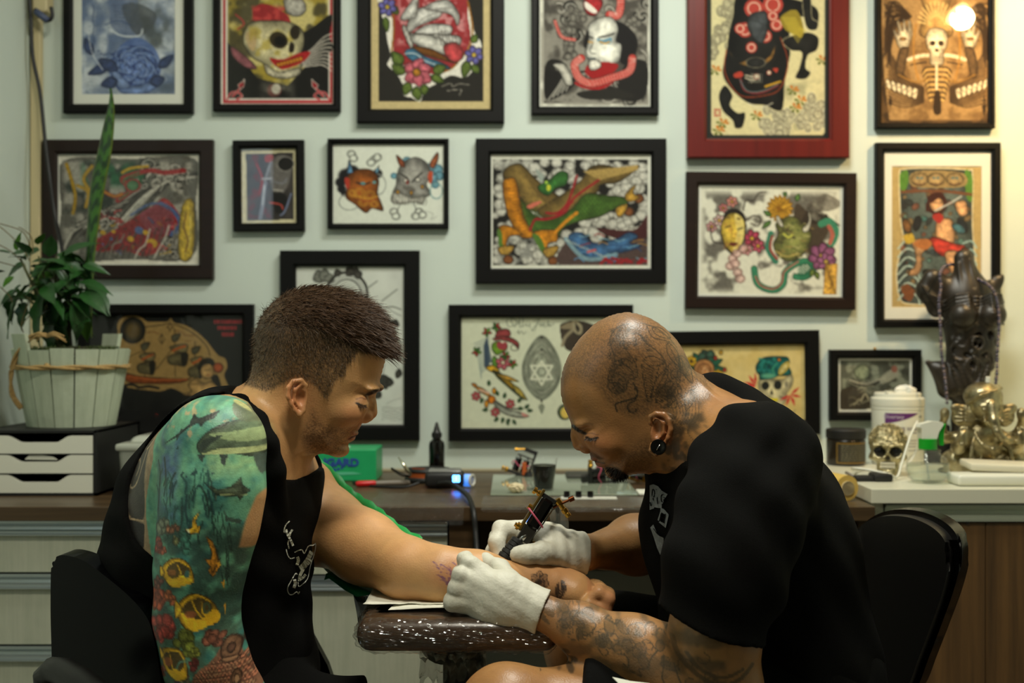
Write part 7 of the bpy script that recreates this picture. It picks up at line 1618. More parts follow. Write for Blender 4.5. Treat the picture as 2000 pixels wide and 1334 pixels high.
def art_ox():
 c=Cv(1375,-230,1640,285,(42,44,40),.9);c.poly([(1392,-200),(1615,-200),(1615,256),(1611,261),(1396,261),(1392,256)],(208,198,150),sm=False)
 clouds(c,zC([(230,40),(270,60),(215,110),(260,20),(200,160),(220,190)]),16,(176,168,134),(150,142,112),2);c.fog((150,146,112),24,.45,.6,.7,8,(1490,150,1615,262,16));clouds(c,zC([(440,440),(480,460),(520,490),(560,440),(420,490),(600,480),(590,400),(470,500),(620,430)]),17,(172,166,136),(206,200,168),5)
 B_=(30,30,28)
 c.poly(zC([(300,-40),(480,-20),(600,20),(610,90),(590,110),(560,60),(500,80),(500,200),(480,300),(470,420),(440,430),(400,410),(330,400),(260,340),(230,280),(245,200),(255,120),(270,60)]),B_,line=(176,168,130),lw=1.4)
 c.poly(zC([(470,150),(560,120),(610,140),(605,190),(570,210),(560,260),(580,280),(560,305),(520,300),(535,260),(545,200),(500,190)]),B_,line=(190,180,140),lw=1.2);c.poly(zC([(240,330),(270,370),(260,410),(290,440),(320,440),(310,495),(280,500),(270,470),(230,430),(215,370)]),B_,line=(190,180,140),lw=1.2);c.poly(zC([(545,-60),(580,-20),(585,60),(610,80),(600,110),(560,90)]),B_,line=(190,180,140))
 for pts in([(250,190),(290,240),(340,255),(330,230),(290,240),(262,200)],[(440,170),(430,220),(400,245),(385,240),(420,210)]):c.poly(zC(pts),(150,108,50),line=B_)
 c.ell(*one(zC,362,240),19,10,(38,38,36),line=(110,104,86));c.line(zC([(320,290),(360,300),(350,310),(320,300)]),2,(210,200,170));c.ell(*one(zC,365,295),5,5,(206,196,170),line=(160,50,40));c.ell(*one(zC,415,280),4,4,(206,196,170),line=(160,50,40));c.poly(zC([(275,285),(305,275),(310,295),(280,300)]),(170,60,44));c.poly(zC([(430,265),(450,262),(445,280)]),(170,60,44))
 for i in range(6):c.line(zC([(345+8*i,285),(335+10*i,320)]),1.1,(190,184,160))
 c.line(zC([(300,300),(320,350),(380,360),(450,330)]),4.4,(110,40,40));c.line(zC([(300,310),(330,352),(390,352),(450,325)]),1.8,(80,110,110));c.line(zC([(400,335),(460,315)]),3.6,(196,150,40));c.line(zC([(245,190),(240,280),(300,370),(400,370),(460,340),(490,240),(460,140)]),1.8,(150,60,30));c.line(zC([(330,400),(380,420),(430,400)]),1.6,(206,200,176))
 R_=(170,62,52)
 for x,y,r_ in((320,110,30),(355,25,38),(430,10,40),(400,135,26),(445,90,26),(345,180,22),(430,55,22),(300,105,22)):px_,py_=one(zC,x,y);c.ell(px_,py_,r_/2.02,r_/2.02,R_);c.ell(px_,py_,r_/3.2,r_/3.2,None,line=(226,196,170),lw=2)
 c.poly(zC([(340,50),(400,40),(410,100),(390,160),(360,150),(330,100)]),(66,70,72),line=BLK);c.line(zC([(345,70),(390,90),(370,140)]),1.4,(40,42,44));c.poly(zC([(460,60),(520,30),(550,90),(545,140),(520,130),(480,110)]),(140,122,40))
 for i in range(9):c.line(zC([(470+6*i,60),(490+6*i,100),(530+4*i,160-6*i)]),1.2,(190,170,60))
 for x,y in((510,350),(540,390),(230,480),(200,270),(625,230),(365,450),(215,510),(520,420)):px_,py_=one(zC,x,y);[c.poly([(px_,py_),(px_+11*math.cos(a-.3),py_+9*math.sin(a-.3)),(px_+13*math.cos(a),py_+11*math.sin(a)),(px_+11*math.cos(a+.3),py_+9*math.sin(a+.3))],((186,110,30),(96,104,40))[int(a*7)%2],sm=False)for a in np.linspace(0,5.5,6)]
 for i in range(3):
  for j in range(3):x,y=one(zC,200+i*9,428+j*11);c.poly([(x-1.8,y-2.2),(x+1.8,y-2.2),(x+1.8,y+2.2),(x-1.8,y+2.2)],None if(i,j)==(1,1)else(170,60,50),sm=False)
 c.border(1392,-200,1615,261,(42,44,40));c.mottle(5,.06,2);return c
def art_bones():
 c=Cv(1718,-220,1940,245,(58,42,26),.9);c.poly(zC([(860,-300),(860,120),(870,300),(890,470),(1250,470),(1280,440),(1280,-300)]),(166,132,84),sm=False);c.fog((110,82,48),22,.45,.65,.7,3)
 D,W_=(48,34,22),(230,214,178)
 rr=random.Random(6)
 for s_ in(-1,1):
  X=lambda pts:[(1078+s_*(x-1078),y)for x,y in pts]
  for i in range(26):a=rr.uniform(-.5,1.4);c.line(zC(X([(1180,60),(1220+40*math.cos(a),30+60*math.sin(a)),(1260+30*rr.random(),10+260*i/26)])),3.5,D,op=.8)
  for i in range(16):c.line(zC(X([(1130,400-i*4),(1200,420-8*i),(1270,400-14*i)])),2.2,D,op=.85)
  c.poly(zC(X([(1190,180),(1175,130),(1180,80),(1190,70),(1195,120),(1205,70),(1212,68),(1213,120),(1228,74),(1236,76),(1230,130),(1248,110),(1250,120),(1235,170),(1220,195)])),W_,line=D,sm=False);c.ell(*one(zC,*X([(1212,148)])[0]),6,3.4,(150,110,60),line=D);c.poly(zC(X([(1190,185),(1225,190),(1240,280),(1215,300),(1200,240)])),(96,74,48),line=D)
  for i in range(6):c.poly(zC(X([(1150+i*22,350-i*4-2*i),(1168+i*22,340-i*7),(1180+i*20,375-i*9),(1162+i*20,388-i*7)])),W_,line=D,sm=False)
  c.line(zC(X([(1090,215),(1140,215),(1190,230)])),7,W_);c.line(zC(X([(1120,240),(1180,250)])),3,D)
  for i in range(7):c.line(zC(X([(1082,260+20*i),(1120-i*2,262+20*i),(1136-5*i,282+18*i)])),2.8,D);c.line(zC(X([(1082,268+20*i),(1118-i*2,270+20*i),(1130-5*i,286+18*i)])),2.2,(214,176,100))
  c.line(zC(X([(1160,90),(1170,170),(1165,250),(1150,310)])),3,(170,120,50));c.line(zC(X([(1100,300),(1160,320),(1230,290)])),3,(150,110,50))
 c.poly(zC([(1010,-60),(1140,-60),(1120,40),(1140,90),(1130,140),(1020,140),(1015,90),(1030,40)]),(176,140,84),line=D)
 for i in range(14):a=PI+PI*i/13;c.line(zC([(1078+30*math.cos(a),90+30*math.sin(a)),(1078+74*math.cos(a),80+80*math.sin(a))]),3,(216,186,120))
 c.poly(zC([(1035,140),(1050,110),(1078,105),(1106,110),(1121,140),(1116,180),(1105,200),(1104,245),(1078,255),(1052,245),(1051,200),(1040,180)]),W_,line=D,lw=1.4);c.ell(*one(zC,1062,165),5.5,5.5,D);c.ell(*one(zC,1095,165),5.5,5.5,D);c.poly(zC([(1074,185),(1082,185),(1088,200),(1068,200)]),D,sm=False)
 for i in range(7):c.line(zC([(1058+7*i,218),(1058+7*i,240)]),1,D)
 c.line(zC([(1078,255),(1078,440)]),4,W_);c.poly(zC([(1070,360),(1090,360),(1095,440),(1065,440)]),D);c.line(zC([(1266,380),(1266,450)]),2.6,D);c.line(zC([(1256,392),(1276,392)]),2.2,D);c.poly(zC([(1256,410),(1276,410),(1270,445),(1262,445)]),D,sm=False);c.poly(zC([(885,400),(895,370),(902,400),(895,420)]),D,sm=False);c.ink(8,8,.45,6,(1722,-200,1936,236),(44,32,20));c.mottle(4,.08,2);return c
def art_waves():
 c=Cv(104,300,390,520,(214,210,194),.9);c.poly(zA([(285,745),(600,735),(900,735),(905,930),(890,1190),(600,1205),(290,1195),(275,960)]),(92,90,82));c.fog((30,40,36),40,.4,.6,.9,3,(115,308,300,420,16));c.fog((176,172,158),26,.5,.65,.8,5,(115,308,376,500,10));c.fog((34,100,62),26,.45,.6,.8,9,(150,310,290,370,18))
 q=random.Random(3)
 for i in range(17):x=600+i*18;c.line(zA([(x-240,1100-i*6),(x-120,990-i*8),(x,900-6*i),(x+80,870-4*i)]),q.uniform(2,4),q.choice(((196,192,178),(60,58,54),(150,146,134),(50,48,44))))
 for i in range(14):c.line(zA([(280+6*i,1190-12*i),(320+14*i,1090-10*i),(420+14*i,1040-9*i)]),q.uniform(2,4),q.choice(((186,182,168),(70,68,62),(40,38,36))))
 wave_bg(c,None,5,20,zA([(650,760)])[0]+zA([(880,860)])[0],14);wave_bg(c,None,9,12,zA([(740,1110)])[0]+zA([(880,1190)])[0],11);wave_bg(c,None,11,10,zA([(440,960)])[0]+zA([(560,1050)])[0],12)
 Rd,Ye,Bl=(146,40,42),(190,150,36),(70,92,136)
 c.line(zA([(540,930),(600,880),(560,830),(640,800),(700,790),(760,800),(850,790)]),9,Rd);c.line(zA([(545,925),(600,880),(565,835),(640,800)]),3,(60,110,70));c.line(zA([(560,800),(600,780),(680,770)]),5,Ye);c.ell(*one(zA,610,860),14,12,(70,110,76),line=Rd,lw=3)
 for p in([(300,760),(340,900),(330,990)],[(350,860),(400,890),(390,960)],[(420,770),(380,830),(420,900)],[(460,880),(520,910),(560,900)]):c.line(zA(p),7,q.choice(((150,62,40),(60,100,60),(150,120,40))));c.line(zA(p),2,Ye)
 c.poly(zA([(430,1120),(520,1070),(600,1020),(700,960),(760,920),(830,1000),(820,1070),(740,1110),(740,1160),(660,1190),(560,1160),(450,1170)]),Rd);c.poly(zA([(640,1000),(760,940),(800,1010),(780,1080),(700,1080)]),(150,70,84));c.line(zA([(740,945),(800,980),(830,1040),(790,1090)]),8,Bl);c.line(zA([(600,1000),(680,950),(740,945)]),4,Bl)
 for i in range(40):x,y=q.uniform(440,800),q.uniform(990,1190);c.line(zA([(x,y),(x+q.uniform(-20,20),y+q.uniform(-14,14)),(x+q.uniform(-36,36),y+q.uniform(-24,24))]),q.uniform(2,4),q.choice((Rd,(120,30,36),Ye,Bl,(190,70,70),(60,40,40))))
 scales(c,zA([(450,1120),(520,1080),(620,1020),(730,950),(800,1010),(770,1080),(720,1150),(600,1170),(470,1160)]),None,(84,22,26),3.6)
 for i in range(12):x=440+30*i;c.line(zA([(x,1200),(x+20,1160-12*(i%3)),(x+50,1140-8*i%40),(x+70,1100-6*i)]),q.uniform(2,3.4),q.choice(((186,182,168),(60,58,54),(120,116,106))))
 for x,y,r_,k in((640,1070,22,Bl),(670,1080,14,Ye),(700,1130,26,Ye),(600,1110,16,Ye),(690,1140,16,Rd),(470,1080,14,Ye),(520,1075,10,Ye),(580,1130,14,Rd),(510,1110,8,Bl),(470,1135,6,Bl)):c.ell(*one(zA,x,y),r_/2.4,r_/3,k,.4,soft=.3)
 c.poly(zA([(840,960),(895,940),(890,1185),(825,1190)]),(190,160,48),line=(60,50,24));c.line(zA([(860,990),(850,1060),(868,1120),(855,1170)]),3.4,(120,84,30));c.line(zA([(880,1000),(875,1150)]),2,(210,190,90));c.ink(11,10,.5,4,(116,310,376,505));c.ink(7,6,.35,8,(116,310,376,505),(190,186,172));c.mottle(4,.1,2);return c
def art_machine():
 c=Cv(470,285,580,445,(206,198,160),.9);c.poly(zA([(1140,712),(1360,706),(1362,1020),(1144,1024)]),(52,48,46),sm=False);c.fog((84,78,74),22,.5,.68,.45,3,(480,298,570,428,5));c.fog((110,34,34),16,.5,.62,.8,6,(480,298,530,428,6))
 c.poly(zA([(1290,720),(1350,740),(1345,830),(1310,900),(1270,900),(1250,800)]),(104,100,96));c.ell(*one(zA,1325,760),16,14,(30,28,28),line=(140,136,128),lw=1.8);c.poly(zA([(1260,900),(1320,900),(1330,960),(1280,990)]),(26,24,24));c.line(zA([(1260,840),(1310,850),(1330,830)]),4,(120,120,124));c.line(zA([(1270,880),(1310,885)]),3,(170,166,156))
 c.line(zA([(1190,760),(1215,830),(1200,900)]),5,(140,36,36));c.line(zA([(1265,730),(1240,800),(1225,860)]),5,(130,132,140));c.line(zA([(1230,850),(1222,900),(1215,960),(1205,1010)]),8,(120,126,140));c.line(zA([(1226,860),(1216,950)]),2.4,(200,206,214));c.line(zA([(1215,830),(1260,826)]),4,(160,160,164));c.poly(zA([(1230,720),(1265,718),(1262,745),(1232,750)]),(150,50,44))
 c.line(zA([(1250,940),(1300,950),(1310,970)]),3,(180,70,60));c.line(zA([(1350,900),(1320,980),(1300,1000)]),3,(120,130,160));c.ink(9,8,.35,6,(478,298,572,428));c.mottle(4,.12,2);return c
def art_heads():
 c=Cv(648,280,868,440,(218,222,208),.85)
 for s_,bx in((1,0),):
  Br,Go,Dk=(150,84,34),(196,140,50),(50,40,34)
  for x,y,r_ in((55,830,24),(60,860,20),(80,800,34),(110,780,30),(225,790,22),(70,880,14)):c.ell(*one(zB,x,y),r_/2.34,r_/2.5,(30,30,32),soft=.4)
  c.ell(*one(zB,95,920),20,16,None,line=(150,154,146),lw=2);c.ell(*one(zB,225,840),16,20,None,line=(150,154,146),lw=2)
  c.poly(zB([(90,800),(140,770),(200,775),(230,820),(225,880),(240,920),(250,960),(200,950),(170,970),(120,930),(80,900),(85,850)]),Br,line=Dk);c.poly(zB([(75,810),(95,815),(95,860),(80,850)]),(180,60,44))
  for x,y,r_ in((140,880,26),(190,890,24),(160,920,22),(210,930,18),(110,880,18)):
   for k in(1,.6):c.ell(*one(zB,x,y),r_*k/2.34,r_*k/2.6,None,line=Go,lw=1.6)
  c.line(zB([(130,830),(160,840),(190,830)]),3.4,Dk);c.ell(*one(zB,158,835),5,3,(100,150,150));c.ell(*one(zB,210,830),4,3,(100,150,150));c.line(zB([(120,890),(180,905),(225,895)]),3,Go);c.line(zB([(130,905),(180,915),(220,905)]),1.6,(160,60,40))
  c.poly(zB([(85,790),(92,730),(100,735),(112,785)]),(92,140,176),line=Dk,sm=False);c.poly(zB([(212,780),(232,752),(226,795)]),(100,150,176),line=Dk,sm=False)
  Gy,Bl=(150,148,140),(110,160,176)
  for x,y,r_ in((500,770,24),(510,800,22),(480,810,22),(470,760,20),(360,730,18),(490,840,18),(300,800,14)):c.ell(*one(zB,x,y),r_/2.34,r_/2.5,Bl,line=(70,110,126))
  c.poly(zB([(315,790),(340,740),(400,715),(450,740),(470,790),(450,840),(470,880),(440,900),(380,900),(330,890),(295,880),(310,840)]),Gy,line=(70,68,62));c.poly(zB([(295,880),(330,880),(380,900),(440,895),(430,930),(390,920),(340,930),(290,920)]),(186,184,172),line=(80,78,70))
  c.line(zB([(330,790),(360,810),(370,830)]),3,(50,48,44));c.line(zB([(430,785),(400,810),(385,830)]),3,(50,48,44));c.ell(*one(zB,355,822),5,3.4,(214,210,196),line=(40,38,36));c.ell(*one(zB,410,818),5,3.4,(214,210,196),line=(40,38,36));c.poly(zB([(340,850),(385,850),(400,870),(360,870)]),(110,106,98));c.ell(*one(zB,362,830),3,4,(130,50,44))
  for i in range(12):c.line(zB([(300+13*i,890),(296+14*i,915),(302+13*i,935)]),1.2,(110,108,98))
  for x,y in((318,875),(380,878),(430,850)):c.ell(*one(zB,x,y),3,4,(190,140,50),line=Dk)
  c.poly(zB([(312,705),(345,735),(350,760),(325,750)]),(150,80,50),line=Dk);c.poly(zB([(500,692),(502,730),(480,765),(465,745)]),(160,90,56),line=Dk);c.poly(zB([(458,790),(478,780),(475,830),(460,830)]),(190,80,50));c.ell(*one(zB,495,870),12,15,None,line=(120,160,160),lw=2)
  for x,y in((105,700),(115,720),(210,725),(195,740),(225,715),(300,965),(310,985),(415,965),(430,980),(400,985)):c.ell(*one(zB,x,y),8,7,(214,218,204),line=(70,70,66),lw=1.2)
 c.line(zB([(330,930),(315,960)]),1.4,(70,70,66));c.line(zB([(390,925),(405,960)]),1.4,(70,70,66));c.line(zB([(440,960),(480,975),(470,1000),(500,985)]),.9,(150,152,144));c.ink(6,8,.5,6,(650,285,866,438),paper=(218,222,208),tol=.16);c.mottle(5,.03,2);return c
def art_kirin():
 c=Cv(950,298,1282,530,(214,214,198),.9);c.poly([(963,310),(1266,310),(1266,518),(963,518)],(30,29,27),sm=False);q=random.Random(4)
 pts=[(q.uniform(966,1262),q.uniform(314,514))for _ in range(330)];pts=[p for p in pts if not(p[0]>1100 and p[1]>470)]
 for x,y in pts:r_=q.uniform(7,13);c.ell(x,y,r_,r_*.85,(206,204,190),line=(130,128,118),lw=1);c.ell(x,y,r_*.6,r_*.5,(186,184,172),op=.5)
 c.fog((140,140,132),22,.5,.6,.8,7,(970,440,1080,518,8));c.fog((150,150,140),18,.5,.6,.7,9,(963,312,1040,380,8))
 Mn,Gr,Or,Rd=(132,108,56),(86,122,48),(214,138,34),(150,34,40)
 c.poly(zB([(800,800),(820,760),(880,745),(930,790),(990,850),(1060,900),(1020,960),(930,960),(880,900),(860,850),(830,870)]),Mn,line=INK);c.poly(zB([(960,960),(1080,880),(1160,820),(1200,760),(1270,750),(1350,770),(1430,755),(1330,830),(1250,840),(1230,880),(1100,980),(1020,1000)]),Mn,line=INK)
 for i in range(20):c.line(zB([(1170+4*i,780+2*i),(1260+5*i,770+i),(1420,752+i)]),1,(176,148,84));c.line(zB([(900+6*i,790+5*i),(940+5*i,860+4*i),(1000,930)]),1,(104,84,44))
 bd=[(880,900),(930,970),(1020,1000),(1120,950),(1160,900),(1200,880),(1280,890),(1360,900),(1370,930),(1300,960),(1240,990),(1150,1010),(1080,1040),(1050,1090),(990,1080),(930,1080),(890,1000)]
 c.poly(zB(bd),Gr,line=INK,lw=1.5);scales(c,zB([(900,920),(1000,1000),(1060,1000),(1030,1060),(950,1050)]),Gr,(48,76,30),3.6);scales(c,zB([(1150,920),(1220,895),(1290,910),(1270,960),(1180,990),(1120,980)]),Gr,(48,76,30),4)
 c.poly(zB([(800,830),(830,810),(860,820),(875,900),(900,1000),(940,1060),(930,1085),(880,1080),(840,1020),(810,930)]),Or,line=INK,lw=1.4)
 for i in range(15):c.line(zB([(803+5*i,850+15*i),(830+5*i,858+15*i),(868+4*i,846+15*i)]),1.2,(150,84,20))
 c.poly(zB([(780,1040),(830,1030),(890,1070),(830,1080),(810,1140),(790,1150)]),Or,line=INK);c.poly(zB([(776,1050),(795,1060),(800,1140),(785,1140)]),Gr);c.poly(zB([(940,1060),(1040,1050),(1050,1100),(1010,1110),(1000,1160),(970,1120)]),Or,line=INK);c.poly(zB([(935,1070),(970,1080),(1000,1150),(985,1160)]),Gr)
 c.poly(zB([(780,1130),(850,1120),(830,1160),(790,1160)]),(176,138,62),line=INK);c.poly(zB([(985,1140),(1050,1120),(1050,1150),(1010,1180)]),(176,138,62),line=INK)
 for x,y in((825,1185),(1030,1190),(1425,905),(1380,965)):c.ell(*one(zB,x,y),10,9,(126,76,42),line=INK)
 c.poly(zB([(1360,890),(1410,840),(1400,880),(1430,900),(1380,920)]),(196,152,60),line=INK);c.poly(zB([(1320,950),(1370,930),(1360,970),(1330,990)]),(196,152,60),line=INK);c.line(zB([(1040,1060),(1090,1010),(1140,970)]),6,Or)
 for p in([(925,1050),(950,1000),(1000,1000),(1080,970),(1130,900),(1240,820)],[(960,1000),(1040,990),(1090,940),(1120,920)],[(1000,970),(1050,970),(1100,920),(1140,800)]):c.line(zB(p),4.5,Rd)
 c.poly(zB([(960,850),(1010,820),(1060,780),(1100,790),(1090,840),(1040,860),(1010,890),(980,880)]),(60,116,52),line=INK);c.poly(zB([(975,830),(950,770),(990,800)]),(150,160,150));c.ell(*one(zB,1010,855),4,6,(206,206,60));c.ell(*one(zB,1000,830),3,3,(180,220,80));c.poly(zB([(910,940),(950,920),(980,920),(930,950)]),(206,110,90))
 Bl=(64,104,146);c.poly(zB([(1070,1210),(1090,1100),(1130,1060),(1200,1110),(1260,1110),(1340,1080),(1400,1060),(1465,1100),(1465,1210)]),(80,64,60));c.poly(zB([(1230,1040),(1400,1050),(1465,980),(1465,1080),(1330,1090)]),(70,36,36));c.poly(zB([(1100,1080),(1160,1060),(1220,1110),(1320,1090),(1380,1060),(1420,1080),(1380,1110),(1440,1120),(1360,1150),(1300,1160),(1240,1190),(1150,1160)]),Bl,line=(26,40,66),lw=1.4)
 c.line(zB([(1090,1090),(1130,1140),(1180,1180),(1250,1180),(1320,1160)]),8,(120,150,160))
 for i in range(14):c.line(zB([(1090+i*14,1090+6*i),(1100+i*14,1104+6*i)]),1.3,(206,210,190))
 for i in range(26):x,y=q.uniform(1110,1440),q.uniform(1070,1200);c.line(zB([(x,y),(x+20,y+q.uniform(-14,10)),(x+46,y+q.uniform(-20,14))]),2,q.choice(((90,140,180),(40,66,110),(120,160,176),(140,40,44),(160,120,60))))
 for i in range(12):x=q.uniform(1170,1460);c.line(zB([(x,1205),(x+20,1190-q.random()*20),(x+50,1200)]),3,Rd)
 c.line(zB([(1190,1150),(1225,1140)]),4,(206,90,84));c.line(zB([(1350,735),(1425,732)]),1,INK);c.ink(9,9,.45,5,(963,310,1266,518));c.border(963,310,1266,518,(214,214,198));c.mottle(4,.07,2);return c
def art_mask():
 c=Cv(1360,355,1650,590,(212,212,194),.9);c.fog((70,66,60),30,.52,.66,.75,4,(1370,370,1640,575,14));c.fog((214,212,196),30,.4,.6,.6,14,(1450,380,1500,500,14));c.poly(zC([(600,780),(640,760),(700,800),(640,830),(560,810)]),(90,84,74),op=.6)
 rr=random.Random(2)
 for x,y,r_,k in((265,795,22,(196,130,120)),(185,895,22,(190,140,140)),(215,870,24,(206,176,170)),(345,940,34,(176,66,90)),(370,970,26,(186,84,104)),(325,985,22,(200,140,140)),(230,820,18,(196,120,120))):c.flower(*one(zC,x,y),r_/2.02,k,(206,166,60),6)
 c.poly(zC([(228,870),(240,835),(275,822),(310,840),(322,880),(318,940),(300,985),(270,1005),(240,980),(222,930)]),(36,32,30));c.poly(zC([(222,890),(245,850),(275,838),(305,855),(318,890),(312,945),(290,985),(268,998),(240,970),(225,930)]),(212,182,72),line=INK,lw=1.5);c.poly(zC([(275,845),(305,860),(315,900),(305,960),(270,995),(285,920)]),(222,204,120));c.fog((170,120,60),10,.5,.65,.5,9,(1412,430,1450,490,8))
 c.line(zC([(240,898),(260,890)]),2.4,INK);c.line(zC([(288,905),(308,898)]),2.4,INK);c.line(zC([(268,905),(264,935),(278,938)]),1.4,(140,100,40));c.poly(zC([(252,962),(272,955),(290,962),(270,972)]),(96,40,34));c.ell(*one(zC,250,858),5,2.4,(110,90,50),op=.7);c.ell(*one(zC,292,862),5,2.4,(110,90,50),op=.7)
 for p in([(320,870),(350,850),(380,860),(370,890),(340,880)],[(310,830),(320,790),(350,790),(370,760),(400,755)],[(225,960),(190,950),(180,900)]):c.line(zC(p),2.6,(60,54,48))
 for x,y in((270,1020),(285,1000),(260,1050),(290,1075),(280,1040),(300,1100),(310,980)):c.ell(*one(zC,x,y),9,8,(206,170,160),line=(120,80,74),op=.8)
 for i in range(16):a=i/16*6.28;A=one(zC,455,820);c.leaf(A[0],A[1],A[0]+27*math.cos(a),A[1]+27*math.sin(a),6,(196,150,50),line=(130,84,24))
 for a,b_ in(((420,850),(390,830)),((420,870),(385,900)),((520,790),(530,760)),((470,770),(480,755))):A,B=one(zC,*a),one(zC,*b_);c.leaf(A[0],A[1],B[0],B[1],5,(84,120,60))
 c.poly(zC([(520,800),(560,830),(600,870),(640,840),(650,900),(620,960),(580,1000),(540,960),(510,880)]),(70,60,48));
 for i in range(18):c.line(zC([(540+i*4,880),(560+i*5,830+i*2),(580+8*i,800+6*i)]),1.4,(44,38,32))
 c.poly(zC([(440,880),(500,850),(550,880),(580,920),(570,970),(540,1010),(500,1030),(450,1010),(430,960),(450,920)]),(122,126,70),line=INK,lw=1.5);
 for i in range(46):x,y=rr.uniform(440,575),rr.uniform(870,1020);c.line(zC([(x,y),(x+rr.uniform(-10,14),y+rr.uniform(-8,10)),(x+rr.uniform(-20,26),y+rr.uniform(-10,16))]),1.6,rr.choice(((60,74,46),(170,166,110),(60,52,40),(140,120,70))))
 c.poly(zC([(545,900),(570,870),(565,815),(580,860),(572,900),(555,915)]),(206,204,186),line=INK);c.poly(zC([(470,890),(450,850),(440,860),(455,890)]),(206,204,186),line=INK);c.line(zC([(470,920),(490,935),(505,925)]),3,(206,206,90));c.line(zC([(440,990),(480,1010),(530,1000)]),3,(176,160,90))
 c.line(zC([(420,920),(410,980),(440,1030)]),11,(52,120,96));c.line(zC([(425,930),(418,980),(445,1020)]),5,(150,70,60));c.line(zC([(620,880),(650,870),(675,900),(670,940),(650,970)]),14,(60,130,100));c.line(zC([(650,890),(665,920),(655,955)]),8,(176,96,80));sp=[(355,1060),(370,1120),(430,1145),(470,1120),(480,1070),(530,1035),(575,1030),(590,1060),(560,1090),(520,1090)]
 c.line(zC(sp),13,(30,70,54));c.line(zC(sp),10,(56,130,96));c.line(zC([(360,1090),(380,1125),(430,1140),(465,1115),(475,1070),(530,1030)]),3,(176,96,90));scales(c,zC([(540,1035),(590,1040),(580,1090),(530,1090)]),None,(30,90,64),3)
 c.flower(*one(zC,625,1010),27,(140,84,120),(190,160,80),7);c.flower(*one(zC,640,1030),18,(150,92,130),(190,160,80),6)
 for a,b_ in(((600,1070),(610,1100)),((590,1060),(580,1090))):A,B=one(zC,*a),one(zC,*b_);c.leaf(A[0],A[1],B[0],B[1],5,(110,130,60))
 c.poly(zC([(638,1040),(684,1038),(680,1160),(630,1158)]),(206,160,70),sm=False,line=(120,84,40));c.line(zC([(660,1060),(650,1090),(668,1110),(652,1140)]),1.6,(120,80,40));c.ink(9,8,.4,6,(1365,360,1645,585),paper=(212,212,194),tol=.2);c.mottle(5,.05,2);return c
def art_warrior():
 c=Cv(1725,300,1945,630,(216,210,190),.9);c.poly(zC([(900,655),(1258,655),(1252,1212),(892,1212)]),(172,150,98),sm=False);pn=[(930,690),(950,665),(1060,660),(1200,668),(1220,690),(1220,900),(1235,1060),(1240,1160),(1180,1195),(980,1200),(930,1170),(920,1060),(945,950),(935,860)]
 c.poly(zC(pn),(84,96,92),line=(222,214,180),lw=2.2);q=random.Random(8)
 for i in range(120):x,y=q.uniform(945,1205),q.uniform(680,1180);c.ell(*one(zC,x,y),q.uniform(3,9),q.uniform(3,7),q.choice(((60,110,110),(120,90,56),(50,60,66),(150,116,70),(90,130,120),(44,44,44),(130,70,50))),q.uniform(0,3),op=.7,line=(40,40,38),lw=.8)
 c.poly(zC([(930,690),(960,670),(965,720),(940,760)]),(84,130,50));c.poly(zC([(1190,672),(1218,690),(1218,790),(1195,770)]),(84,130,50));c.poly(zC([(980,680),(1060,670),(1180,680),(1190,730),(1080,740),(980,730)]),(150,128,84));
 for x in(1010,1075,1150):c.ell(*one(zC,x,705),17,13,(160,136,92),line=(70,60,44));c.ell(*one(zC,x-8,700),3,2,(60,110,120));c.ell(*one(zC,x+8,700),3,2,(60,110,120));c.line(zC([(x-20,720),(x,726),(x+20,720)]),2,(90,60,44))
 c.line(zC([(940,755),(1080,750),(1215,765)]),6,(110,70,46))
 for i in range(7):y=960+34*i;c.line(zC([(925,y+20),(960,y-14),(1000,y+4),(1010,y+36)]),3.4,(170,190,180));c.line(zC([(1180,y),(1215,y-10),(1236,y+16)]),3.4,(150,180,176))
 Sk=(214,164,116);c.poly(zC([(1080,870),(1130,860),(1150,900),(1145,960),(1110,965),(1075,940)]),Sk,line=INK);c.poly(zC([(1040,790),(1090,755),(1118,790),(1110,830),(1080,850),(1050,835),(1035,830)]),(60,30,26));c.ell(*one(zC,1078,805),14,14,Sk,line=INK);c.line(zC([(1065,800),(1078,798)]),1.6,INK);c.line(zC([(1088,800),(1098,796)]),1.6,INK);c.poly(zC([(1040,775),(1085,755),(1115,785),(1085,780),(1055,800)]),(60,30,26));c.line(zC([(1070,830),(1130,800),(1175,772)]),3,(186,190,186))
 c.poly(zC([(1060,850),(1090,840),(1105,860),(1085,880)]),(170,50,44));c.poly(zC([(1150,800),(1190,790),(1200,840),(1170,850)]),Sk,line=INK);c.poly(zC([(1050,940),(1080,935),(1150,960),(1190,970),(1170,1000),(1100,1010),(1060,970)]),(190,62,50),line=INK);c.poly(zC([(980,950),(1020,940),(1060,960),(1020,1000),(1020,1050),(1000,1085),(965,1085),(970,1070),(995,1040),(990,990)]),Sk,line=INK);c.poly(zC([(985,960),(1030,940),(1060,960),(1030,985)]),(176,110,60));c.poly(zC([(1110,1000),(1160,990),(1180,1040),(1140,1080)]),Sk,line=INK);c.poly(zC([(945,930),(980,920),(990,950),(960,960)]),(190,160,60))
 for x,y,k in((1000,880,(40,40,42)),(1180,890,(40,46,52)),(1165,900,(70,110,120)),(960,890,(120,84,50)),(1200,1000,(100,64,46)),(1050,1080,(44,50,50)),(1180,1130,(110,70,46))):c.ell(*one(zC,x,y),15,8,k,q.uniform(0,2),line=INK)
 c.poly(zC([(935,1140),(960,1120),(990,1150),(970,1190)]),(120,74,46));c.ink(8,8,.45,6,(1762,330,1908,590));c.mottle(4,.07,2);return c
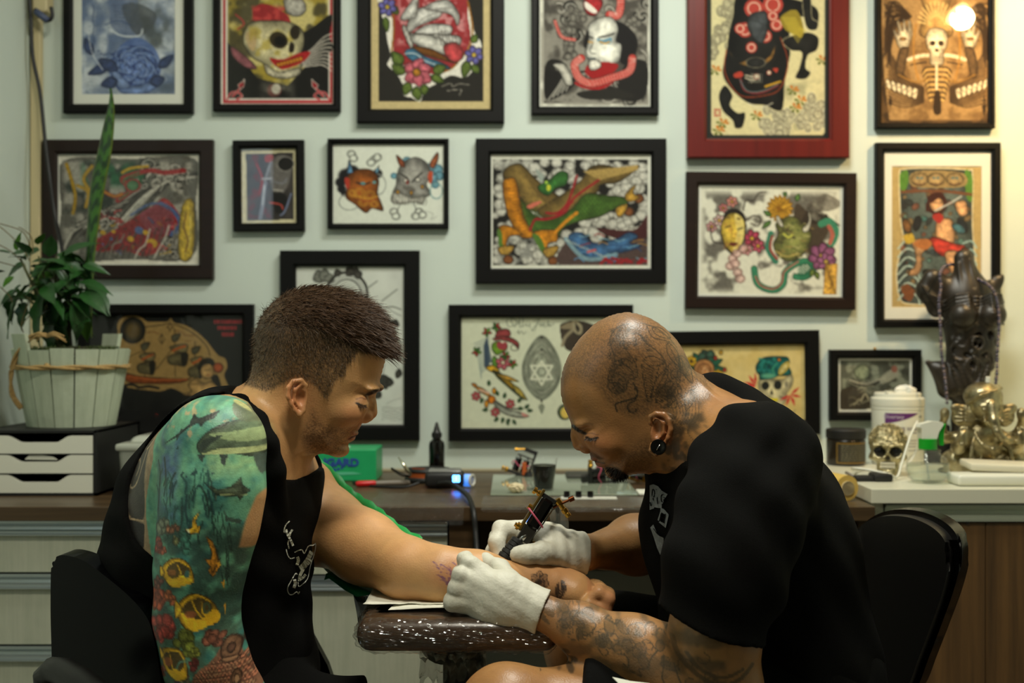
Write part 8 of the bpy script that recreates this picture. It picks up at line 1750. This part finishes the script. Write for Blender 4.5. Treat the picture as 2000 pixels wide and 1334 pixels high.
def art_glass():
 c=Cv(568,510,798,845,(206,210,200),.9);c.mottle(30,.05,4);D=(44,42,38)
 for a,b_,w_ in(((405,200),(385,130),14),((420,195),(425,120),12),((440,200),(460,150),11)):A,B=one(zD,*a),one(zD,*b_);c.leaf(A[0],A[1],B[0],B[1],w_,(120,122,112),line=(80,80,74))
 c.ell(*one(zD,545,260),36,38,None,ring=.16);c.ell(*one(zD,545,260),40,42,None,line=D,lw=5);c.ell(*one(zD,545,262),33,35,None,line=(170,172,164),lw=4);c.ell(*one(zD,545,264),28,30,None,line=D,lw=2.4);c.ell(*one(zD,535,262),22,24,(186,190,180),soft=.5)
 for a,b_,w_ in(((575,160),(545,115),10),((580,160),(600,115),10),((500,165),(488,125),8),((560,150),(575,112),9),((590,170),(625,140),9)):A,B=one(zD,*a),one(zD,*b_);c.leaf(A[0],A[1],B[0],B[1],w_,(70,68,62),line=D)
 for a,b_,w_ in(((800,440),(815,400),9),((810,690),(845,700),10),((735,700),(760,780),12),((760,740),(800,745),9),((700,800),(730,825),9),((690,340),(740,360),9),((780,470),(810,480),8)):A,B=one(zD,*a),one(zD,*b_);c.leaf(A[0],A[1],B[0],B[1],w_,(60,60,54),line=D)
 c.line(zD([(840,345),(790,330),(750,345),(770,380),(775,410)]),2,(90,90,84));c.line(zD([(840,380),(800,360),(770,340)]),1.4,(110,110,104));c.line(zD([(735,300),(780,265),(820,235)]),2.4,(120,122,114));c.line(zD([(655,230),(690,205),(710,190)]),2.4,(120,122,114));c.line(zD([(640,310),(660,250),(655,220)]),1,(120,122,114));c.line(zD([(750,640),(740,700),(720,760),(690,830)]),1.2,(80,80,74))
 for i in range(6):c.line(zD([(735,880+13*i),(770,876+13*i),(800,884+13*i),(848,878+13*i)]),1,(130,132,126))
 c.line(zD([(760,860),(800,840),(840,830)]),1,(150,152,146));return c
def art_galleon():
 c=Cv(150,600,485,840,(28,29,27),.9);pap,D=(150,122,72),(52,42,26)
 c.poly(zF([(120,400),(190,330),(190,230),(240,160),(330,130),(430,150),(500,200),(620,205),(710,205),(750,165),(790,215),(900,240),(1020,310),(1120,400),(1190,490),(1250,560),(1320,590),(1340,680),(1310,760),(1340,850),(1390,960),(1200,990),(1050,1000),(900,960),(760,900),(650,930),(500,920),(250,880),(100,800)]),pap)
 c.line(zF([(480,260),(640,240),(740,225),(900,275),(1040,370),(1130,470),(1160,560)]),1.8,D);c.ell(*one(zF,352,295),24,25,(30,30,26));c.ell(*one(zF,352,300),15,17,(92,76,44),soft=.7);c.ell(*one(zF,352,295),24,25,None,line=(20,20,18),lw=2)
 c.poly(zF([(655,330),(690,390),(655,440),(622,390)]),pap,sm=False,line=D);c.poly(zF([(740,195),(752,250),(780,262),(752,272),(740,310),(728,272),(705,262),(728,250)]),pap,sm=False,line=D)
 for p in([(500,320),(560,310),(620,330)],[(800,300),(850,310),(890,320)],[(880,340),(950,350),(1000,345)],[(900,410),(960,400)]):c.line(zF(p),2.4,(110,74,40),op=.8)
 for x,w_,top in((470,110,420),(790,130,330),(1000,80,460)):
  c.line(zF([(x,top-50),(x+6,780)]),1.6,D);c.poly(zF([(x-30,top+20),(x+60,top),(x+30,top+70),(x-20,top+80)]),(76,74,56),line=D);c.poly(zF([(x-40,top+130),(x+w_,top+110),(x+w_-20,top+200),(x-20,top+180)]),(110,100,66),line=D);c.line(zF([(x-20,top+180),(x+40,top+150),(x+w_-20,top+130)]),4,(170,84,36));c.poly(zF([(x-60,top+230),(x+w_,top+200),(x+w_-10,top+330),(x+20,top+330),(x-60,top+310)]),(92,84,56),line=D);c.poly(zF([(x+w_*.5,top+210),(x+w_,top+200),(x+w_-10,top+330),(x+w_*.6,top+330)]),(34,32,26))
 c.poly(zF([(260,740),(400,770),(600,790),(900,800),(960,790),(900,830),(760,850),(400,850),(280,820)]),(130,66,30),line=D);c.line(zF([(300,770),(600,810),(920,805)]),2,(180,100,50));c.line(zF([(250,880),(340,860),(420,890),(520,880),(620,900)]),5,(30,30,26));c.line(zF([(280,590),(440,520),(560,560)]),1.4,D);c.line(zF([(600,700),(740,520),(800,460)]),1.4,D)
 Sk=(176,140,84);c.poly(zF([(930,860),(1000,800),(1100,850),(1170,830),(1260,880),(1340,960),(1200,990),(1040,990),(900,970),(880,960),(960,930)]),Sk,line=D);c.ell(*one(zF,1130,710),14,17,Sk,line=D);c.poly(zF([(1030,690),(1060,610),(1140,580),(1200,610),(1210,680),(1150,650),(1090,660),(1060,720)]),(36,34,28));c.poly(zF([(1170,800),(1240,760),(1290,940),(1230,880)]),(36,34,28));c.ell(*one(zF,1245,685),10,10,(150,74,40),line=D);c.line(zF([(1115,712),(1135,710)]),1.6,D);c.line(zF([(1150,706),(1165,702)]),1.6,D);c.line(zF([(1130,765),(1155,760)]),2,(130,60,40));c.line(zF([(1060,940),(1070,980),(1100,990)]),1.4,D);c.line(zF([(1150,960),(1180,985)]),1.4,D);c.line(zF([(940,850),(1010,860),(1060,840)]),3,(120,96,56))
 q=random.Random(5)
 for y,x0,x1 in((203,1200,1490),(270,1235,1440),(337,1280,1385)):
  x=x0
  while x<x1:w_=q.uniform(18,26);c.poly(zF([(x,y-20),(x+w_,y-20),(x+w_,y+20),(x,y+20)]),(176,48,52),sm=False,op=.8);c.line(zF([(x+4,y+q.uniform(-10,10)),(x+w_-4,y+q.uniform(-10,10))]),1,(90,30,32));x+=w_+5
 c.fog((18,18,17),30,.4,.6,.6,4,(200,770,400,840,20));c.mottle(5,.08,2);return c
def art_parrot():
 c=Cv(898,612,1222,845,(206,210,184),.85);G,Y_,R_=(92,140,52),(206,160,40),(150,50,56);q=random.Random(3)
 c.poly([(1210,612),(1222,612),(1222,845),(1210,845)],(206,210,184),sm=False)
 for i in range(14):c.line(zE([(370,340+i*22),(300,370+i*24),(230+i*5,400+i*26)]),2,(150,160,150));
 for i in range(9):c.line(zE([(350+i*5,360+i*26),(330,420+24*i),(340+4*i,460+22*i)]),4,(58,74,90))
 c.poly(zE([(440,300),(470,265),(560,265),(570,330),(440,345)]),(140,60,60),line=INK);c.poly(zE([(410,350),(500,330),(600,350),(660,400),(650,450),(600,400),(500,370),(430,370)]),(150,66,64),line=INK);c.ell(*one(zE,620,440),8,6,None,line=INK);c.poly(zE([(405,400),(460,380),(540,400),(540,460),(480,500),(440,510),(400,460)]),(110,150,46),line=INK);c.poly(zE([(450,390),(540,390),(530,460),(460,450)]),(150,60,66));c.ell(*one(zE,500,385),3,2,(220,214,190))
 c.poly(zE([(420,520),(450,560),(440,640),(410,640),(400,560)]),G,line=INK);c.flower(*one(zE,505,585),14,(196,100,110),(214,200,170),6);c.poly(zE([(340,640),(400,610),(470,660),(430,690)]),Y_,line=INK)
 for i,k in enumerate((R_,Y_,(70,110,140),Y_,R_,(90,110,90),Y_)):c.leaf(*one(zE,400+i*8,660+i*4),*one(zE,560+i*30,760+30*i+(40 if i%2 else 0)),4.5,k)
 c.leaf(*one(zE,600,800),*one(zE,740,950),5,(206,180,80));c.leaf(*one(zE,450,700),*one(zE,660,770),4,(196,150,60))
 for x,y in((250,480),(350,290),(440,240),(600,600),(530,520)):
  for a in(.2,1.6,2.8,4.2,5.3):A=one(zE,x,y);c.leaf(A[0],A[1],A[0]+10*math.cos(a),A[1]+10*math.sin(a),3,q.choice((G,(60,110,50),(176,60,56))))
# mandala in ink
 mg=(130,136,118)
 for s_ in(1,.86,.74,.6,.46):
  c.poly(zE([(880,640-320*s_),(880+120*s_,640-200*s_),(880+190*s_,640-10),(880+150*s_,640+180*s_),(880,640+310*s_),(880-150*s_,640+180*s_),(880-190*s_,640-10),(880-120*s_,640-200*s_)]),(168,174,152)if s_ in(1,.74,.46)else(196,200,176),line=mg,lw=1.2)
 for i in range(44):a=i/44*6.28;A=one(zE,880+165*math.sin(a),640-270*math.cos(a)*(.93 if math.cos(a)>0 else.97));c.ell(A[0],A[1],2.2,2.2,None,line=(110,116,100),lw=.9)
 for i in range(15):a=-.9+i*.13;c.line(zE([(880,740),(880+130*math.sin(a*1.1),740+130*math.cos(a*.9)*.9)]),.9,(120,126,108))
 for p in([(880,570),(985,745),(775,745)],[(880,800),(775,615),(985,615)]):c.line(zE(p+[p[0]]),3.6,(214,216,192),sm=False)
 c.ell(*one(zE,880,675),9,9,(176,182,160),line=mg);c.ell(*one(zE,880,340),2.4,3,INK);c.ell(*one(zE,880,460),2,2.6,INK);c.ell(*one(zE,880,958),2.4,3,INK);c.poly(zE([(850,1010),(880,980),(910,1010),(895,1060),(880,1085),(865,1060)]),(130,136,116))
# dagger with flowers
 c.poly(zE([(200,790),(240,790),(260,830),(230,825)]),(190,120,40),line=INK);c.poly(zE([(240,820),(300,830),(380,890),(400,930),(340,900),(270,860)]),(206,140,50),line=INK);c.line(zE([(280,850),(370,880)]),4,(206,170,150));c.ell(*one(zE,420,860),4,6,(206,140,40),line=INK);c.ell(*one(zE,345,985),4,7,(206,140,40),line=INK);c.ell(*one(zE,395,945),8,8,(206,120,30),line=INK)
 c.poly(zE([(420,960),(480,990),(560,1040),(650,1060),(755,1100),(700,1120),(600,1110),(500,1070),(430,1010)]),(172,176,158),line=INK);c.line(zE([(440,960),(540,1020),(660,1035)]),3,(70,70,62));c.poly(zE([(690,1070),(755,1100),(700,1105)]),(196,130,120))
 for x,y in((575,985),(430,1065),(245,910)):c.flower(*one(zE,x,y),9,(190,84,90),(220,180,160),6)
 for x,y,a in((370,810,-1.6),(460,905,-2),(515,930,-1.3),(650,970,-.9),(720,1030,-.8),(360,1040,3),(310,930,2),(460,1120,2.4),(510,1120,1.9),(570,1130,2.2),(600,1140,1),(550,1140,1.5),(650,1030,0),(740,1050,0)):A=one(zE,x,y);c.leaf(A[0],A[1],A[0]+11*math.cos(a),A[1]+11*math.sin(a),3.4,(44,84,46))
 c.poly(zE([(1060,220),(1120,190),(1200,175),(1330,200),(1500,280),(1500,420),(1300,470),(1140,470),(1080,380),(1060,290)]),(56,50,42));c.poly(zE([(1060,240),(1170,190),(1200,250),(1100,260)]),(132,120,94));c.line(zE([(1080,420),(1110,340),(1180,270)]),6,(140,130,104));c.line(zE([(1190,190),(1200,270),(1250,300),(1260,240),(1210,185)]),6,(150,140,112));c.line(zE([(1210,200),(1230,290)]),2,(40,36,30));c.ell(*one(zE,1105,1065),14,15,(90,110,80),line=INK);c.ell(*one(zE,1110,1070),9,11,(214,186,90))
 c.poly(zE([(1250,620),(1420,640),(1450,900),(1300,960)]),(150,70,60));c.flower(1180,790,22,(150,84,90),Y_,6)
 for p in([(555,160),(540,190),(560,235),(600,225),(580,160),(640,180),(620,240),(610,220),(650,210),(670,160),(665,230),(690,235),(700,160),(695,235),(730,210),(740,235),(770,205),(765,250)],[(800,180),(860,165),(835,200),(815,265),(780,270),(840,215),(870,210),(860,235),(890,205),(885,235),(910,205),(905,240),(930,230),(945,180),(940,235),(965,205),(960,235),(1000,205)],[(640,295),(660,275),(655,310),(690,280),(700,310),(730,285)]):c.line(zE(p),1.3,(110,116,100),n=4)
 c.mottle(8,.03,2);return c
def art_frog():
 c=Cv(1315,668,1585,828,(212,192,128),.85);c.fog((196,170,96),40,.45,.65,.5,3);G=(30,88,74)
 for a in np.linspace(0,6.28,13):A=one(zG,430,560);c.leaf(A[0]+12*math.cos(a),A[1]+12*math.sin(a),A[0]+42*math.cos(a),A[1]+38*math.sin(a),7,(38,92,70),line=(30,50,40))
 for a,b_ in(((470,440),(410,350)),((480,440),(515,350)),((430,450),(380,380))):A,B=one(zG,*a),one(zG,*b_);c.leaf(A[0],A[1],B[0],B[1],9,(56,84,70),line=INK)
 c.ell(*one(zG,430,560),20,20,(196,140,84),line=INK,lw=1.5);c.ell(*one(zG,430,570),14,14,(176,124,76),line=(110,64,36),lw=1.4);c.line(zG([(390,540),(430,580),(460,540)]),1.6,(110,64,36));c.line(zG([(410,590),(440,540),(470,590)]),1.6,(220,180,130))
 for x,y in((292,470),(580,620)):c.flower(*one(zG,x,y),10,(206,166,40),(60,40,24),7)
 for x,y in((550,440),(610,380),(650,570)):c.leaf(*one(zG,x,y+25),*one(zG,x+10,y-30),4,(176,60,44)if x!=610 else(196,150,50))
 c.poly(zG([(1040,680),(1280,680),(1370,620),(1400,680),(1380,760),(1330,830),(1320,900),(1240,1000),(1140,960),(1080,880),(1030,800)]),(214,204,158),line=(120,110,84));c.poly(zG([(1000,520),(1060,450),(1150,430),(1260,430),(1340,440),(1360,490),(1350,540),(1380,610),(1330,640),(1240,640),(1200,660),(1150,670),(1040,680),(1030,630),(1000,590)]),(24,96,92),line=(16,44,44),lw=1.5);q=random.Random(2)
 for i in range(40):c.ell(*one(zG,q.uniform(1020,1200),q.uniform(450,640)),q.uniform(2,4),q.uniform(1.6,3),q.choice(((16,60,64),(20,74,60),(40,130,120))),op=.8)
 c.poly(zG([(1250,580),(1290,520),(1350,490),(1340,560),(1290,610),(1250,625)]),(214,200,130),line=(196,160,30),lw=2);c.ell(*one(zG,1250,465),3.6,3,(206,120,30),line=INK);c.line(zG([(1200,640),(1180,560),(1230,500)]),3,(60,150,120));c.ell(*one(zG,1130,640),14,5,(90,160,130),soft=.6)
 c.ell(*one(zG,1096,747),7.6,8.6,(32,34,30));c.ell(*one(zG,1232,742),8,9,(32,34,30));c.poly(zG([(1162,780),(1185,845),(1145,845)]),(32,34,30),sm=False);c.poly(zG([(1330,690),(1310,740),(1335,770)]),(120,116,100));c.poly(zG([(1110,890),(1230,885),(1220,920),(1130,915)]),(206,190,40));c.ell(*one(zG,1085,885),4,4,(176,60,50));c.line(zG([(1250,870),(1320,880)]),2.6,(110,100,90));c.line(zG([(1130,950),(1240,1000)]),1.4,(150,140,110))
 for x,y,aa in((990,740,(-2.9,-2.2,2.9,2.3,-1.6)),(1370,850,(.2,1.2,2.0,-.7,2.7))):
  for a in aa:A=one(zG,x,y);c.leaf(A[0],A[1],A[0]+22*math.cos(a),A[1]+24*math.sin(a),4.6,(190,52,50),line=None)if False else c.poly([A,(A[0]+12*math.cos(a-.25),A[1]+12*math.sin(a-.25)),(A[0]+24*math.cos(a),A[1]+25*math.sin(a)),(A[0]+12*math.cos(a+.25),A[1]+12*math.sin(a+.25))],(190,52,50),sm=False)
 c.line(zG([(1320,1050),(1360,1020),(1350,1060),(1400,1030),(1420,1010),(1400,1060)]),1.2,(130,120,90));c.mottle(8,.04,2);return c
def art_boat():
 c=Cv(1632,690,1795,812,(206,206,186),.85);c.poly(zI([(148,515),(462,512),(458,735),(145,735)]),(92,94,80),sm=False);c.fog((60,60,50),26,.4,.6,.8,3,(1645,704,1781,800,4));c.fog((150,154,132),20,.5,.65,.8,6,(1645,704,1781,800,6))
 c.ell(*one(zI,245,568),15,15,(136,146,118),soft=.2,line=(70,74,60));c.poly(zI([(180,600),(250,615),(330,600),(300,635),(220,630)]),(60,58,48),line=(150,150,130));c.line(zI([(190,605),(260,622),(340,595)]),2.4,(176,172,150));c.poly(zI([(330,590),(370,560),(400,545),(410,580),(370,610),(330,620)]),(150,148,128));c.ell(*one(zI,392,555),6,7,(140,90,74));c.poly(zI([(150,650),(220,640),(280,680),(270,735),(150,735)]),(60,54,42))
 q=random.Random(4)
 for i in range(26):x,y=q.uniform(155,450),q.uniform(640,725);c.line(zI([(x,y),(x+20,y-10),(x+44,y+q.uniform(-12,8))]),1.6,q.choice(((150,146,120),(50,46,38),(110,106,86))))
 c.line(zI([(240,700),(260,665),(275,690)]),3,(166,160,130));c.line(zI([(210,715),(235,690)]),3,(150,144,116));c.mottle(4,.08,2);return c
WHT,CRM=(214,216,204),(206,200,172)
frame('black framed blue rose drawing with white mat, top left of the wall',(122,-165,375,220),18,art_rose,(16,18,18,20),WHT)
frame('black framed skull print with red border, above the small machine picture',(415,-165,664,216),14,art_skull)
frame('black framed sailing ship flash on black paper with cream edge',(697,-215,985,239),27,art_ship)
frame('black framed warrior face with red snake, top row centre',(1038,-205,1287,223),16,art_samurai,(2,2,2,2),WHT)
frame('wide dark red frame with a black ox print',(1343,-245,1660,308),38,art_ox,m='red',depth=.026)
frame('black framed skeleton and raised hands print lit by the lamp',(1712,-225,1945,250),11,art_bones)
frame('dark brown framed red dragon in grey waves, behind the tall leaf',(82,272,415,545),28,art_waves,(2,2,2,2),WHT,m='brown')
frame('smallest black frame on the upper wall with tattoo machine and skull drawing',(454,273,593,451),16,art_machine,roll=-.5)
frame('thin black frame with two horned heads on white paper',(639,270,876,446),10,art_heads)
frame('wide black frame with green and orange dragon horse among clouds',(929,270,1302,554),30,art_kirin,(2,2,2,2),WHT)
frame('dark brown frame with yellow mask and horned green dragon, below the red frame',(1340,336,1673,604),25,art_mask,(5,5,5,5),WHT,m='brown',roll=.5)
frame('black frame with sword warrior print and wide mat behind the sculpture',(1712,278,1956,640),17,art_warrior,(16,28,18,22),WHT)
frame('black frame with grey leaf and ring drawing behind the head of the client',(546,489,819,861),31,art_glass)
frame('black frame with galleon and bather on black paper, behind the white planter',(150,594,494,862),22,art_galleon,back=WALL-.004)
frame('black frame with parrot, mandala and dagger flash between the two people',(876,595,1237,862),25,art_parrot)
frame('black frame with rose, frog and skull flash behind the shoulder of the tattooist',(1290,646,1602,850),28,art_frog,roll=-.6)
frame('small black frame with grey boat drawing behind the wipes tub',(1622,683,1801,822),17,art_boat,(4,4,4,4),WHT)
MB().lathe([(.003,0),(.003,.005),(.0001,.006)],P(1708,681,WALL-.02),(0,-1,0),8).build('frame_hook',M_BRASS,bpy.data.objects['picture_frame.016'],True)
